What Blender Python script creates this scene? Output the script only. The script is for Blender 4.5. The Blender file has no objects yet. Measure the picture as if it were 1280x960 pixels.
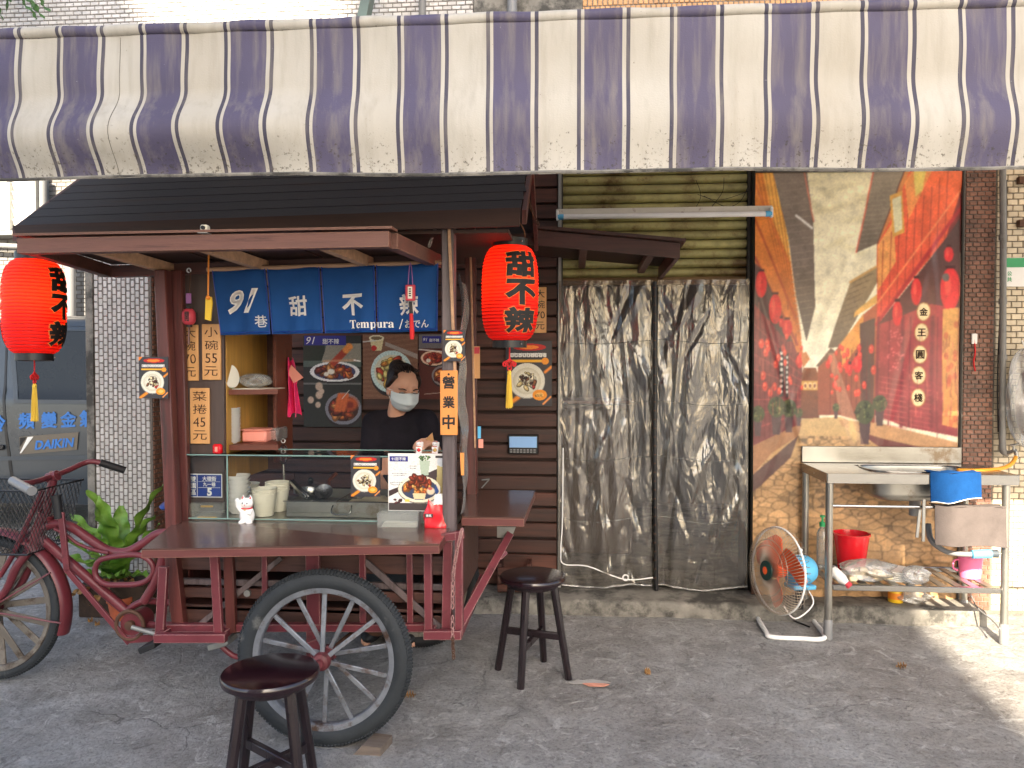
import bpy, bmesh, math, random
import numpy as np
from mathutils import Vector, Matrix, Quaternion

random.seed(7)
rng = np.random.default_rng(11)
scene = bpy.context.scene
COL = scene.collection
R = math.radians

# ------------------------------------------------------------------ camera, sky, sun, exposure
EYE = Vector((0.0, 0.0, 1.43))
YAW, PITCH, FPX = R(4.6), R(-1.42), 967.0
cam_data = bpy.data.cameras.new('camera')
cam_data.lens = 36.0 * FPX / 1280.0
cam_data.clip_start = 0.05
cam_data.clip_end = 500
cam = bpy.data.objects.new('camera', cam_data)
cam.location = EYE
cam.rotation_euler = (R(90) + PITCH, 0, YAW)
COL.objects.link(cam)
scene.camera = cam

SUN_EL, SUN_AZ = R(32), R(-7)          # azimuth away from straight behind the viewer
to_sun = Vector((math.sin(SUN_AZ) * math.cos(SUN_EL), -math.cos(SUN_AZ) * math.cos(SUN_EL), math.sin(SUN_EL)))
world = bpy.data.worlds.new('World')
scene.world = world
world.use_nodes = True
wn = world.node_tree
bg = wn.nodes['Background']
sky = wn.nodes.new('ShaderNodeTexSky')
sky.sky_type = 'NISHITA'
sky.sun_disc = False
sky.sun_elevation = SUN_EL
sky.sun_rotation = R(180) + SUN_AZ
sky.air_density = 1.0
sky.dust_density = 2.5
sky.ozone_density = 1.0
wn.links.new(sky.outputs[0], bg.inputs[0])
bg.inputs[1].default_value = 0.095
sun_data = bpy.data.lights.new('sun', 'SUN')
sun_data.energy = 5.0
sun_data.angle = R(0.6)
sun_data.color = (1.0, 0.87, 0.68)
sun = bpy.data.objects.new('sun', sun_data)
sun.rotation_euler = (-to_sun).to_track_quat('-Z', 'Y').to_euler()
sun.location = to_sun * 30
COL.objects.link(sun)
scene.view_settings.view_transform = 'Standard'
scene.view_settings.look = 'None'
scene.view_settings.gamma = 1.0
scene.view_settings.exposure = 2.15
scene.view_settings.use_curve_mapping = False
scene.cycles.max_bounces = 10
scene.cycles.transparent_max_bounces = 24
scene.cycles.use_denoising = True
scene.cycles.sample_clamp_indirect = 6.0

# ------------------------------------------------------------------ measuring: a pixel of the 1280 x 960 photograph at a depth
_f = Vector((-math.sin(YAW) * math.cos(PITCH), math.cos(YAW) * math.cos(PITCH), math.sin(PITCH)))
_r = Vector((math.cos(YAW), math.sin(YAW), 0))
_u = _r.cross(_f)
def ray(px, py):
    return _f + _r * ((px - 640) / FPX) + _u * ((480 - py) / FPX)
def P(px, py, Y):
    d = ray(px, py)
    return EYE + d * (Y / d.y)
def G(px, py, z=0.0):
    d = ray(px, py)
    return EYE + d * ((z - EYE.z) / d.z)
def PX(px, Y, py=456): return P(px, py, Y).x
def PZ(py, Y, px=640): return P(px, py, Y).z

# ------------------------------------------------------------------ materials
def lin(c):
    c = np.asarray(c, float) / 255.0
    return np.where(c <= 0.04045, c / 12.92, ((c + 0.055) / 1.055) ** 2.4)
def rgba(c):
    l = lin(c)
    return (float(l[0]), float(l[1]), float(l[2]), 1.0)

class Nodes:
    def __init__(self, name):
        self.m = bpy.data.materials.new(name)
        self.m.use_nodes = True
        self.t = self.m.node_tree
        self.b = self.t.nodes['Principled BSDF']
        self.out = self.t.nodes['Material Output']
        self._co = None
    def n(self, kind, **kw):
        x = self.t.nodes.new('ShaderNode' + kind)
        for k, v in kw.items():
            setattr(x, k, v)
        return x
    def l(self, a, b): self.t.links.new(a, b)
    def coord(self, stretch=(1, 1, 1), which='Object'):
        if self._co is None: self._co = self.n('TexCoord')
        mp = self.n('Mapping')
        mp.inputs['Scale'].default_value = stretch
        self.l(self._co.outputs[which], mp.inputs['Vector'])
        return mp.outputs[0]
    def noise(self, scale, detail=5, rough=.6, stretch=(1, 1, 1), dist=0.0):
        x = self.n('TexNoise')
        x.inputs['Scale'].default_value = scale
        x.inputs['Detail'].default_value = detail
        x.inputs['Roughness'].default_value = rough
        x.inputs['Distortion'].default_value = dist
        self.l(self.coord(stretch), x.inputs['Vector'])
        return x.outputs[0]
    def ramp(self, fac, stops):
        x = self.n('ValToRGB')
        e = x.color_ramp.elements
        while len(e) < len(stops): e.new(0.5)
        for i, (p, c) in enumerate(stops):
            e[i].position = p
            e[i].color = c if len(c) == 4 else (*c, 1)
        self.l(fac, x.inputs[0])
        return x.outputs[0]
    def mix(self, fac, a, b, mode='MIX'):
        x = self.n('Mix', data_type='RGBA', blend_type=mode)
        for s, v in ((0, fac), (6, a), (7, b)):
            if hasattr(v, 'is_output'): self.l(v, x.inputs[s])
            else: x.inputs[s].default_value = v
        return x.outputs[2]
    def math(self, op, a, b=0.0):
        x = self.n('Math', operation=op)
        for s, v in ((0, a), (1, b)):
            if hasattr(v, 'is_output'): self.l(v, x.inputs[s])
            else: x.inputs[s].default_value = v
        return x.outputs[0]
    def bump(self, h, strength=.3, dist=.01):
        x = self.n('Bump')
        x.inputs['Strength'].default_value = strength
        x.inputs['Distance'].default_value = dist
        self.l(h, x.inputs['Height'])
        self.l(x.outputs[0], self.b.inputs['Normal'])
    def color(self, c):
        if hasattr(c, 'is_output'): self.l(c, self.b.inputs['Base Color'])
        else: self.b.inputs['Base Color'].default_value = c

def scaled(c, k): return tuple(min(1, x * k) for x in c[:3]) + (1,)

def edge_wear(m, col, radius=.004, amount=.8):
    """paint rubbed through along the edges"""
    t = m.node_tree
    b = t.nodes['Principled BSDF']
    src = b.inputs['Base Color'].links[0].from_socket
    N = t.nodes.new
    bv = N('ShaderNodeBevel'); bv.samples = 4; bv.inputs['Radius'].default_value = radius
    ge = N('ShaderNodeNewGeometry')
    dt = N('ShaderNodeVectorMath'); dt.operation = 'DOT_PRODUCT'
    t.links.new(bv.outputs[0], dt.inputs[0]); t.links.new(ge.outputs['Normal'], dt.inputs[1])
    nz = N('ShaderNodeTexNoise'); nz.inputs['Scale'].default_value = 22; nz.inputs['Detail'].default_value = 6
    tc = N('ShaderNodeTexCoord'); t.links.new(tc.outputs['Object'], nz.inputs['Vector'])
    ad = N('ShaderNodeMath'); ad.operation = 'MULTIPLY_ADD'; ad.inputs[1].default_value = -.14; 
    t.links.new(nz.outputs[0], ad.inputs[0]); t.links.new(dt.outputs['Value'], ad.inputs[2])
    rp = N('ShaderNodeValToRGB'); e = rp.color_ramp.elements
    e[0].position, e[0].color = .82, (amount, amount, amount, 1)
    e[1].position, e[1].color = .90, (0, 0, 0, 1)
    t.links.new(ad.outputs[0], rp.inputs[0])
    mx = N('ShaderNodeMix'); mx.data_type = 'RGBA'
    t.links.new(rp.outputs[0], mx.inputs[0]); t.links.new(src, mx.inputs[6]); mx.inputs[7].default_value = rgba(col)
    t.links.new(mx.outputs[2], b.inputs['Base Color'])
    return m

def mat(name, col, rough=.6, metal=0.0, var=.18, scale=6, stretch=(1, 1, 1), bump=.15, bscale=70, col2=None, rnd=0.0,
        dirt=None, dirt_at=.6, dirt_scale=3, coat=0.0, spec=.5, rvar=.12, tone=False, trans=0.0):
    k = Nodes(name)
    c = rgba(col)
    a = scaled(c, 1 - var)
    b = rgba(col2) if col2 is not None else scaled(c, 1 + var)
    n1 = k.noise(scale, 6, .62, stretch)
    colr = k.ramp(n1, [(.32, a), (.68, b)])
    if dirt is not None:
        n2 = k.noise(dirt_scale, 7, .7, stretch)
        colr = k.mix(k.ramp(n2, [(dirt_at - .05, (0, 0, 0)), (dirt_at + .08, (1, 1, 1))]), colr, rgba(dirt))
    if rnd or tone:
        h = k.n('HueSaturation')
        if tone:
            at = k.n('Attribute', attribute_name='tone')
            src = at.outputs['Fac']
            k.l(k.math('ADD', src, 0.0), h.inputs['Value'])
        else:
            oi = k.n('ObjectInfo')
            k.l(k.math('ADD', k.math('MULTIPLY', oi.outputs['Random'], rnd * 2), 1 - rnd), h.inputs['Value'])
        k.l(colr, h.inputs['Color'])
        colr = h.outputs[0]
    k.color(colr)
    k.b.inputs['Metallic'].default_value = metal
    k.b.inputs['Specular IOR Level'].default_value = spec
    k.b.inputs['Coat Weight'].default_value = coat
    k.b.inputs['Coat Roughness'].default_value = .12
    if rvar:
        k.l(k.math('ADD', k.math('MULTIPLY', n1, rvar * 2), max(.02, rough - rvar)), k.b.inputs['Roughness'])
    else:
        k.b.inputs['Roughness'].default_value = rough
    if bump:
        k.bump(k.noise(bscale, 4, .6, stretch), bump, .004)
    return k.m

def clear_mat(name, tint=(1, 1, 1, 1), gloss=.1, rough=.03, haze=0.0, hazecol=(.6, .6, .6, 1), bump=0.0, bscale=20, ior=1.45):
    k = Nodes(name)
    t = k.n('BsdfTransparent'); t.inputs[0].default_value = tint
    g = k.n('BsdfGlossy'); g.inputs['Roughness'].default_value = rough
    fr = k.n('Fresnel'); fr.inputs[0].default_value = ior
    f = k.math('MINIMUM', k.math('ADD', fr.outputs[0], gloss), 1.0)
    ms = k.n('MixShader'); k.l(f, ms.inputs[0]); k.l(t.outputs[0], ms.inputs[1]); k.l(g.outputs[0], ms.inputs[2])
    last = ms
    if haze:
        d = k.n('BsdfDiffuse'); d.inputs[0].default_value = hazecol
        m2 = k.n('MixShader'); m2.inputs[0].default_value = haze
        k.l(ms.outputs[0], m2.inputs[1]); k.l(d.outputs[0], m2.inputs[2]); last = m2
    if bump:
        x = k.n('Bump'); x.inputs['Strength'].default_value = bump; x.inputs['Distance'].default_value = .01
        k.l(k.noise(bscale, 5, .6), x.inputs['Height']); k.l(x.outputs[0], g.inputs['Normal'])
    k.l(last.outputs[0], k.out.inputs[0])
    k.t.nodes.remove(k.b)
    return k.m

def print_mat(name, rough=.4, bump=0.0, spec=.4):
    k = Nodes(name)
    at = k.n('Attribute', attribute_name='ink')
    k.color(at.outputs['Color'])
    k.b.inputs['Roughness'].default_value = rough
    k.b.inputs['Specular IOR Level'].default_value = spec
    if bump: k.bump(k.noise(25, 4), bump, .004)
    return k.m

# ------------------------------------------------------------------ mesh building
def _cbox():
    cs = [(x, y, z) for x in (-1, 1) for y in (-1, 1) for z in (-1, 1)]
    faces = []
    idx = lambda c, a: cs.index(c) * 3 + a
    for a in range(3):
        o = [i for i in range(3) if i != a]
        for s in (-1, 1):
            q = []
            for (p, r) in ((-1, -1), (1, -1), (1, 1), (-1, 1)):
                c = [0, 0, 0]; c[a] = s; c[o[0]] = p; c[o[1]] = r
                q.append(idx(tuple(c), a))
            faces.append(q)
    for k in range(3):
        a, b = [i for i in range(3) if i != k]
        for p in (-1, 1):
            for r in (-1, 1):
                c = [0, 0, 0]; c[a] = p; c[b] = r
                c1 = list(c); c1[k] = -1; c2 = list(c); c2[k] = 1
                c1, c2 = tuple(c1), tuple(c2)
                faces.append([idx(c1, a), idx(c2, a), idx(c2, b), idx(c1, b)])
    for c in cs: faces.append([idx(c, 0), idx(c, 1), idx(c, 2)])
    base = np.array([c for c in cs for a in range(3)], float)
    ins = np.array([[0 if j == a else 1 for j in range(3)] for c in cs for a in range(3)], float)
    v = base - base * ins * .1
    out = []
    for f in faces:
        pts = v[f]
        nrm = np.cross(pts[1] - pts[0], pts[2] - pts[0])
        out.append(f if nrm @ pts.mean(0) > 0 else f[::-1])
    return base, ins, out
CB, CI, CF = _cbox()

class MB:
    def __init__(self):
        self.v, self.f, self.tone, self.k = [], [], [], 0
    def add(self, v, f, tone=None):
        v = np.asarray(v, float).reshape(-1, 3)
        k = self.k
        self.v.append(v)
        self.f.extend([[i + k for i in q] for q in f])
        self.k += len(v)
        if tone is not None: self.tone.extend([tone] * len(f))
        return self
    def box(self, x0, x1, y0, y1, z0, z1, ch=.003, tone=None):
        return self.obox(((x0 + x1) / 2, (y0 + y1) / 2, (z0 + z1) / 2), np.eye(3), (abs(x1 - x0) / 2, abs(y1 - y0) / 2, abs(z1 - z0) / 2), ch, tone)
    def obox(self, c, axes, h, ch=.003, tone=None):
        h = np.asarray(h, float)
        ch = min(ch, h.min() * .6)
        loc = CB * h - CB * CI * ch
        v = loc @ np.asarray(axes, float) + np.asarray(c, float)
        return self.add(v, CF, tone)
    def bar(self, p0, p1, w, h, up=(0, 0, 1), ch=.002, tone=None):
        p0, p1 = Vector(p0), Vector(p1)
        d = p1 - p0
        L = d.length
        d.normalize()
        up = Vector(up)
        s = d.cross(up)
        if s.length < 1e-4: s = d.cross(Vector((0, 1, 0)))
        s.normalize()
        t = s.cross(d)
        return self.obox((p0 + p1) / 2, [d, s, t], (L / 2, w / 2, h / 2), ch, tone)
    def tube(self, pts, r, seg=10, closed=False, caps=True, smooth=0):
        pts = [Vector(p) for p in pts]
        if smooth: pts = curve(pts, smooth, closed)
        n = len(pts)
        rs = [r] * n if np.isscalar(r) else list(np.interp(np.linspace(0, 1, n), np.linspace(0, 1, len(r)), r))
        v = []
        prev = None
        for i in range(n):
            if closed: d = pts[(i + 1) % n] - pts[i - 1]
            else: d = pts[min(i + 1, n - 1)] - pts[max(i - 1, 0)]
            if d.length < 1e-9: d = Vector((0, 0, 1))
            d.normalize()
            if prev is None:
                a = Vector((0, 0, 1)) if abs(d.z) < .9 else Vector((1, 0, 0))
                s = d.cross(a).normalized()
            else:
                s = (prev - d * prev.dot(d))
                s = s.normalized() if s.length > 1e-6 else d.orthogonal().normalized()
            prev = s
            t = d.cross(s)
            for j in range(seg):
                a = 2 * math.pi * j / seg
                v.append(pts[i] + (s * math.cos(a) + t * math.sin(a)) * rs[i])
        f = []
        for i in range(n if closed else n - 1):
            for j in range(seg):
                a, b = i * seg + j, i * seg + (j + 1) % seg
                c, d2 = ((i + 1) % n) * seg + (j + 1) % seg, ((i + 1) % n) * seg + j
                f.append([a, b, c, d2])
        if caps and not closed:
            f.append(list(range(seg))[::-1])
            f.append([(n - 1) * seg + j for j in range(seg)])
        return self.add([tuple(x) for x in v], f)
    def cyl(self, p0, p1, r0, r1=None, seg=20):
        return self.tube([p0, p1], [r0, r0 if r1 is None else r1], seg)
    def lathe(self, prof, c=(0, 0, 0), axis=(0, 0, 1), seg=28, caps=True):
        ax = Vector(axis).normalized()
        s = ax.orthogonal().normalized() if abs(ax.z) < .99 else Vector((1, 0, 0))
        t = ax.cross(s)
        v, f = [], []
        n = len(prof)
        for (r, z) in prof:
            for j in range(seg):
                a = 2 * math.pi * j / seg
                v.append(Vector(c) + ax * z + (s * math.cos(a) + t * math.sin(a)) * r)
        for i in range(n - 1):
            for j in range(seg):
                f.append([i * seg + j, i * seg + (j + 1) % seg, (i + 1) * seg + (j + 1) % seg, (i + 1) * seg + j])
        if caps:
            if prof[0][0] > 1e-5: f.append(list(range(seg))[::-1])
            if prof[-1][0] > 1e-5: f.append([(n - 1) * seg + j for j in range(seg)])
        return self.add([tuple(x) for x in v], f)
    def ball(self, c, r, seg=16, rings=10, rot=None):
        r = (r, r, r) if np.isscalar(r) else r
        v, f = [], []
        for i in range(rings + 1):
            ph = math.pi * i / rings
            for j in range(seg):
                a = 2 * math.pi * j / seg
                p = Vector((r[0] * math.sin(ph) * math.cos(a), r[1] * math.sin(ph) * math.sin(a), -r[2] * math.cos(ph)))
                if rot is not None: p = rot @ p
                v.append(p + Vector(c))
        for i in range(rings):
            for j in range(seg):
                f.append([i * seg + j, i * seg + (j + 1) % seg, (i + 1) * seg + (j + 1) % seg, (i + 1) * seg + j])
        return self.add([tuple(x) for x in v], f)
    def ring(self, c, R0, r, axis=(0, 1, 0), seg=48, sub=10, squash=1.0):
        ax = Vector(axis).normalized()
        s = ax.orthogonal().normalized(); t = ax.cross(s)
        v, f = [], []
        for i in range(seg):
            a = 2 * math.pi * i / seg
            d = s * math.cos(a) + t * math.sin(a)
            for j in range(sub):
                b = 2 * math.pi * j / sub
                v.append(tuple(Vector(c) + d * (R0 + r * math.cos(b)) + ax * (r * squash * math.sin(b))))
        for i in range(seg):
            for j in range(sub):
                f.append([i * sub + j, ((i + 1) % seg) * sub + j, ((i + 1) % seg) * sub + (j + 1) % sub, i * sub + (j + 1) % sub])
        return self.add(v, f)
    def prism(self, poly, ext, tone=None):
        n = len(poly)
        p = [tuple(x) for x in poly]
        e = Vector(ext)
        q = [tuple(Vector(x) + e) for x in poly]
        f = [list(range(n))[::-1], [n + i for i in range(n)]] + [[i, (i + 1) % n, n + (i + 1) % n, n + i] for i in range(n)]
        return self.add(p + q, f, tone)
    def sheet(self, nu, nv, fn, thick=0.0, back=(0, 1, 0)):
        u, w = np.meshgrid(np.linspace(0, 1, nu), np.linspace(0, 1, nv), indexing='ij')
        v = np.asarray(fn(u.ravel(), w.ravel())).reshape(3, -1).T
        I = np.arange(nu * nv).reshape(nu, nv)
        q = np.stack([I[:-1, :-1], I[1:, :-1], I[1:, 1:], I[:-1, 1:]], -1).reshape(-1, 4)
        f = q.tolist()
        if thick:
            m = len(v)
            v = np.vstack([v, v + np.asarray(back) * thick])
            f += (q[:, ::-1] + m).tolist()
            rim = list(I[:, 0]) + list(I[-1, 1:]) + list(I[::-1, -1][1:]) + list(I[0, ::-1][1:-1])
            for i in range(len(rim)):
                a, b = int(rim[i]), int(rim[(i + 1) % len(rim)])
                f.append([b, a, a + m, b + m])
        return self.add(v, f)
    def tiles(self, x0, x1, z0, z1, y, tw, th, gap, depth=.006, bond=.5, vertical=False, jit=.12, axis='x'):
        """little facing tiles standing proud of the plane y, in running bond"""
        step_a, step_b = (th, tw) if vertical else (tw, th)
        if vertical: cols = int((x1 - x0) / tw) + 1
        rows = int((z1 - z0) / th) + 1
        if vertical:
            for i in range(int((x1 - x0) / tw)):
                off = bond * th if i % 2 else 0
                z = z0 - off
                while z < z1 - .01:
                    a, b = max(z, z0) + gap / 2, min(z + th, z1) - gap / 2
                    if b - a > .004: self._tile(x0 + i * tw + gap / 2, x0 + (i + 1) * tw - gap / 2, a, b, y, depth, jit, axis)
                    z += th
        else:
            for j in range(int((z1 - z0) / th)):
                off = bond * tw if j % 2 else 0
                x = x0 - off
                while x < x1 - .004:
                    a, b = max(x, x0) + gap / 2, min(x + tw, x1) - gap / 2
                    if b - a > .004: self._tile(a, b, z0 + j * th + gap / 2, z0 + (j + 1) * th - gap / 2, y, depth, jit, axis)
                    x += tw
        return self
    def _tile(self, a, b, c, d, y, dep, jit, axis):
        e = dep * random.uniform(.7, 1.15)
        i = min(.0022, (b - a) * .2, (d - c) * .2)
        t = [random.uniform(-.0012, .0012) for _ in range(4)]
        v = [(a, y, c), (b, y, c), (b, y, d), (a, y, d),
             (a + i, y - e + t[0], c + i), (b - i, y - e + t[1], c + i), (b - i, y - e + t[2], d - i), (a + i, y - e + t[3], d - i)]
        if axis == 'y': v = [(p[1], p[0], p[2]) for p in v]
        f = [[4, 5, 6, 7], [0, 1, 5, 4], [1, 2, 6, 5], [2, 3, 7, 6], [3, 0, 4, 7]]
        if axis == 'y': f = [q[::-1] for q in f]
        self.add(v, f, random.uniform(1 - jit, 1 + jit))
    def build(self, name, material, parent=None, smooth=40, local=False, kind=None):
        v = np.vstack(self.v)
        o_ = ORIGIN.get(parent.name, Vector((0, 0, 0))) if parent is not None else Vector((0, 0, 0))
        if not local: v = v - np.asarray(o_)
        me = bpy.data.meshes.new(name)
        me.from_pydata(v.tolist(), [], self.f)
        return finish(me, name, material, parent, smooth, self.tone, o_, kind)

ORIGIN = {}
def finish(me, name, material, parent=None, smooth=40, tone=None, origin=None, kind=None):
    me.update()
    if tone and len(tone) == len(me.polygons):
        at = me.attributes.new('tone', 'FLOAT', 'FACE')
        at.data.foreach_set('value', np.asarray(tone, np.float32))
    if smooth:
        me.polygons.foreach_set('use_smooth', np.ones(len(me.polygons), bool))
        if smooth < 180: me.set_sharp_from_angle(angle=R(smooth))
    o = bpy.data.objects.new(name, me)
    COL.objects.link(o)
    if material is not None: me.materials.append(material)
    if parent is not None: o.parent = parent
    ORIGIN[o.name] = origin if origin is not None else Vector((0, 0, 0))
    if kind: o['kind'] = kind
    return o

def curve(pts, k=6, closed=False):
    """Catmull-Rom through the points"""
    pts = [Vector(p) for p in pts]
    n = len(pts)
    out = []
    rngi = range(n) if closed else range(n - 1)
    for i in rngi:
        if closed: a, b, c, d = pts[i - 1], pts[i], pts[(i + 1) % n], pts[(i + 2) % n]
        else: a, b, c, d = pts[max(i - 1, 0)], pts[i], pts[i + 1], pts[min(i + 2, n - 1)]
        for j in range(k):
            t = j / k
            out.append(.5 * ((2 * b) + (c - a) * t + (2 * a - 5 * b + 4 * c - d) * t * t + (3 * b - a - 3 * c + d) * t ** 3))
    if not closed: out.append(pts[-1])
    return out

def thing(name, label, cat, loc=(0, 0, 0), group=None, rotz=0.0):
    o = bpy.data.objects.new(name, None)
    o.empty_display_size = .1
    COL.objects.link(o)
    o.location = loc
    o.rotation_euler = (0, 0, rotz)
    o['label'] = label
    o['category'] = cat
    if group: o['group'] = group
    ORIGIN[o.name] = Vector(loc)
    return o
def part(name, parent):
    """an Empty part that carries sub-parts"""
    o = bpy.data.objects.new(name, None)
    o.empty_display_size = .05
    COL.objects.link(o)
    o.parent = parent
    ORIGIN[o.name] = ORIGIN[parent.name]
    return o
def tag(o, label, cat, group=None):
    o['label'] = label
    o['category'] = cat
    if group: o['group'] = group
    return o
def copy_tree(o, parent=None):
    c = o.copy()
    COL.objects.link(c)
    c.parent = parent
    for ch in list(o.children): copy_tree(ch, c)
    return c
def struct(o):
    o['kind'] = 'structure'
    return o

# ------------------------------------------------------------------ lettering (built-in font, turned into mesh)
_text_cache = {}
def glyphs(s, bold=0.0, shear=0.0):
    key = (s, bold, shear)
    if key in _text_cache: return _text_cache[key]
    c = bpy.data.curves.new('lettering', 'FONT')
    c.body = s
    c.shear = shear
    c.resolution_u = 3
    if bold:
        c.bevel_depth = bold
        c.bevel_resolution = 0
    o = bpy.data.objects.new('lettering', c)
    COL.objects.link(o)
    dg = bpy.context.evaluated_depsgraph_get()
    me = bpy.data.meshes.new_from_object(o.evaluated_get(dg))
    v = np.empty(len(me.vertices) * 3)
    me.vertices.foreach_get('co', v)
    v = v.reshape(-1, 3)
    f = [list(p.vertices) for p in me.polygons]
    bpy.data.objects.remove(o)
    bpy.data.curves.remove(c)
    bpy.data.meshes.remove(me)
    _text_cache[key] = (v, f)
    return v, f

def fit(s, w, h, bold=0.0, shear=0.0, keep=True, wob=0.0, pad=None):
    """glyph mesh centred on the origin inside a w x h box, in x (right) and y (up); z flat"""
    v, f = glyphs(s, bold, shear)
    v = v.copy()
    lo, hi = v.min(0), v.max(0)
    sx, sy = w / max(hi[0] - lo[0], 1e-6), h / max(hi[1] - lo[1], 1e-6)
    if keep: sx = sy = min(sx, sy)
    v[:, 0] = (v[:, 0] - (lo[0] + hi[0]) / 2) * sx
    v[:, 1] = (v[:, 1] - (lo[1] + hi[1]) / 2) * sy
    v[:, 2] *= .02 * sy
    if wob:
        k = 2 * math.pi / max(w, h)
        v[:, 0] += wob * w * np.sin(v[:, 1] * k * 1.7 + len(f)) + wob * w * .5 * np.sin(v[:, 0] * k * 3.1 + v[:, 1] * k * 2)
        v[:, 1] += wob * h * np.sin(v[:, 0] * k * 1.9 + 1.3 * len(f))
    return v, f

class Plane:
    """a flat face given by an origin and its right and up directions; put() lays lettering on it"""
    def __init__(self, o, right=(1, 0, 0), up=(0, 0, 1)):
        self.o, self.r, self.u = Vector(o), Vector(right).normalized(), Vector(up).normalized()
        self.n = self.r.cross(self.u)          # towards the viewer
    def at(self, x, y, lift=.0015):
        return self.o + self.r * x + self.u * y + self.n * lift
    def put(self, mb, s, x, y, w, h, lift=.0015, **kw):
        v, f = fit(s, w, h, **kw)
        A = np.array([self.r, self.u, self.n])
        mb.add(v @ A + np.asarray(self.at(x, y, lift)), f)
        return mb
    def box(self, mb, x0, x1, y0, y1, d0, d1, ch=.001):
        c = self.at((x0 + x1) / 2, (y0 + y1) / 2, (d0 + d1) / 2)
        return mb.obox(c, [self.r, self.u, self.n], (abs(x1 - x0) / 2, abs(y1 - y0) / 2, abs(d1 - d0) / 2), ch)

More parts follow.
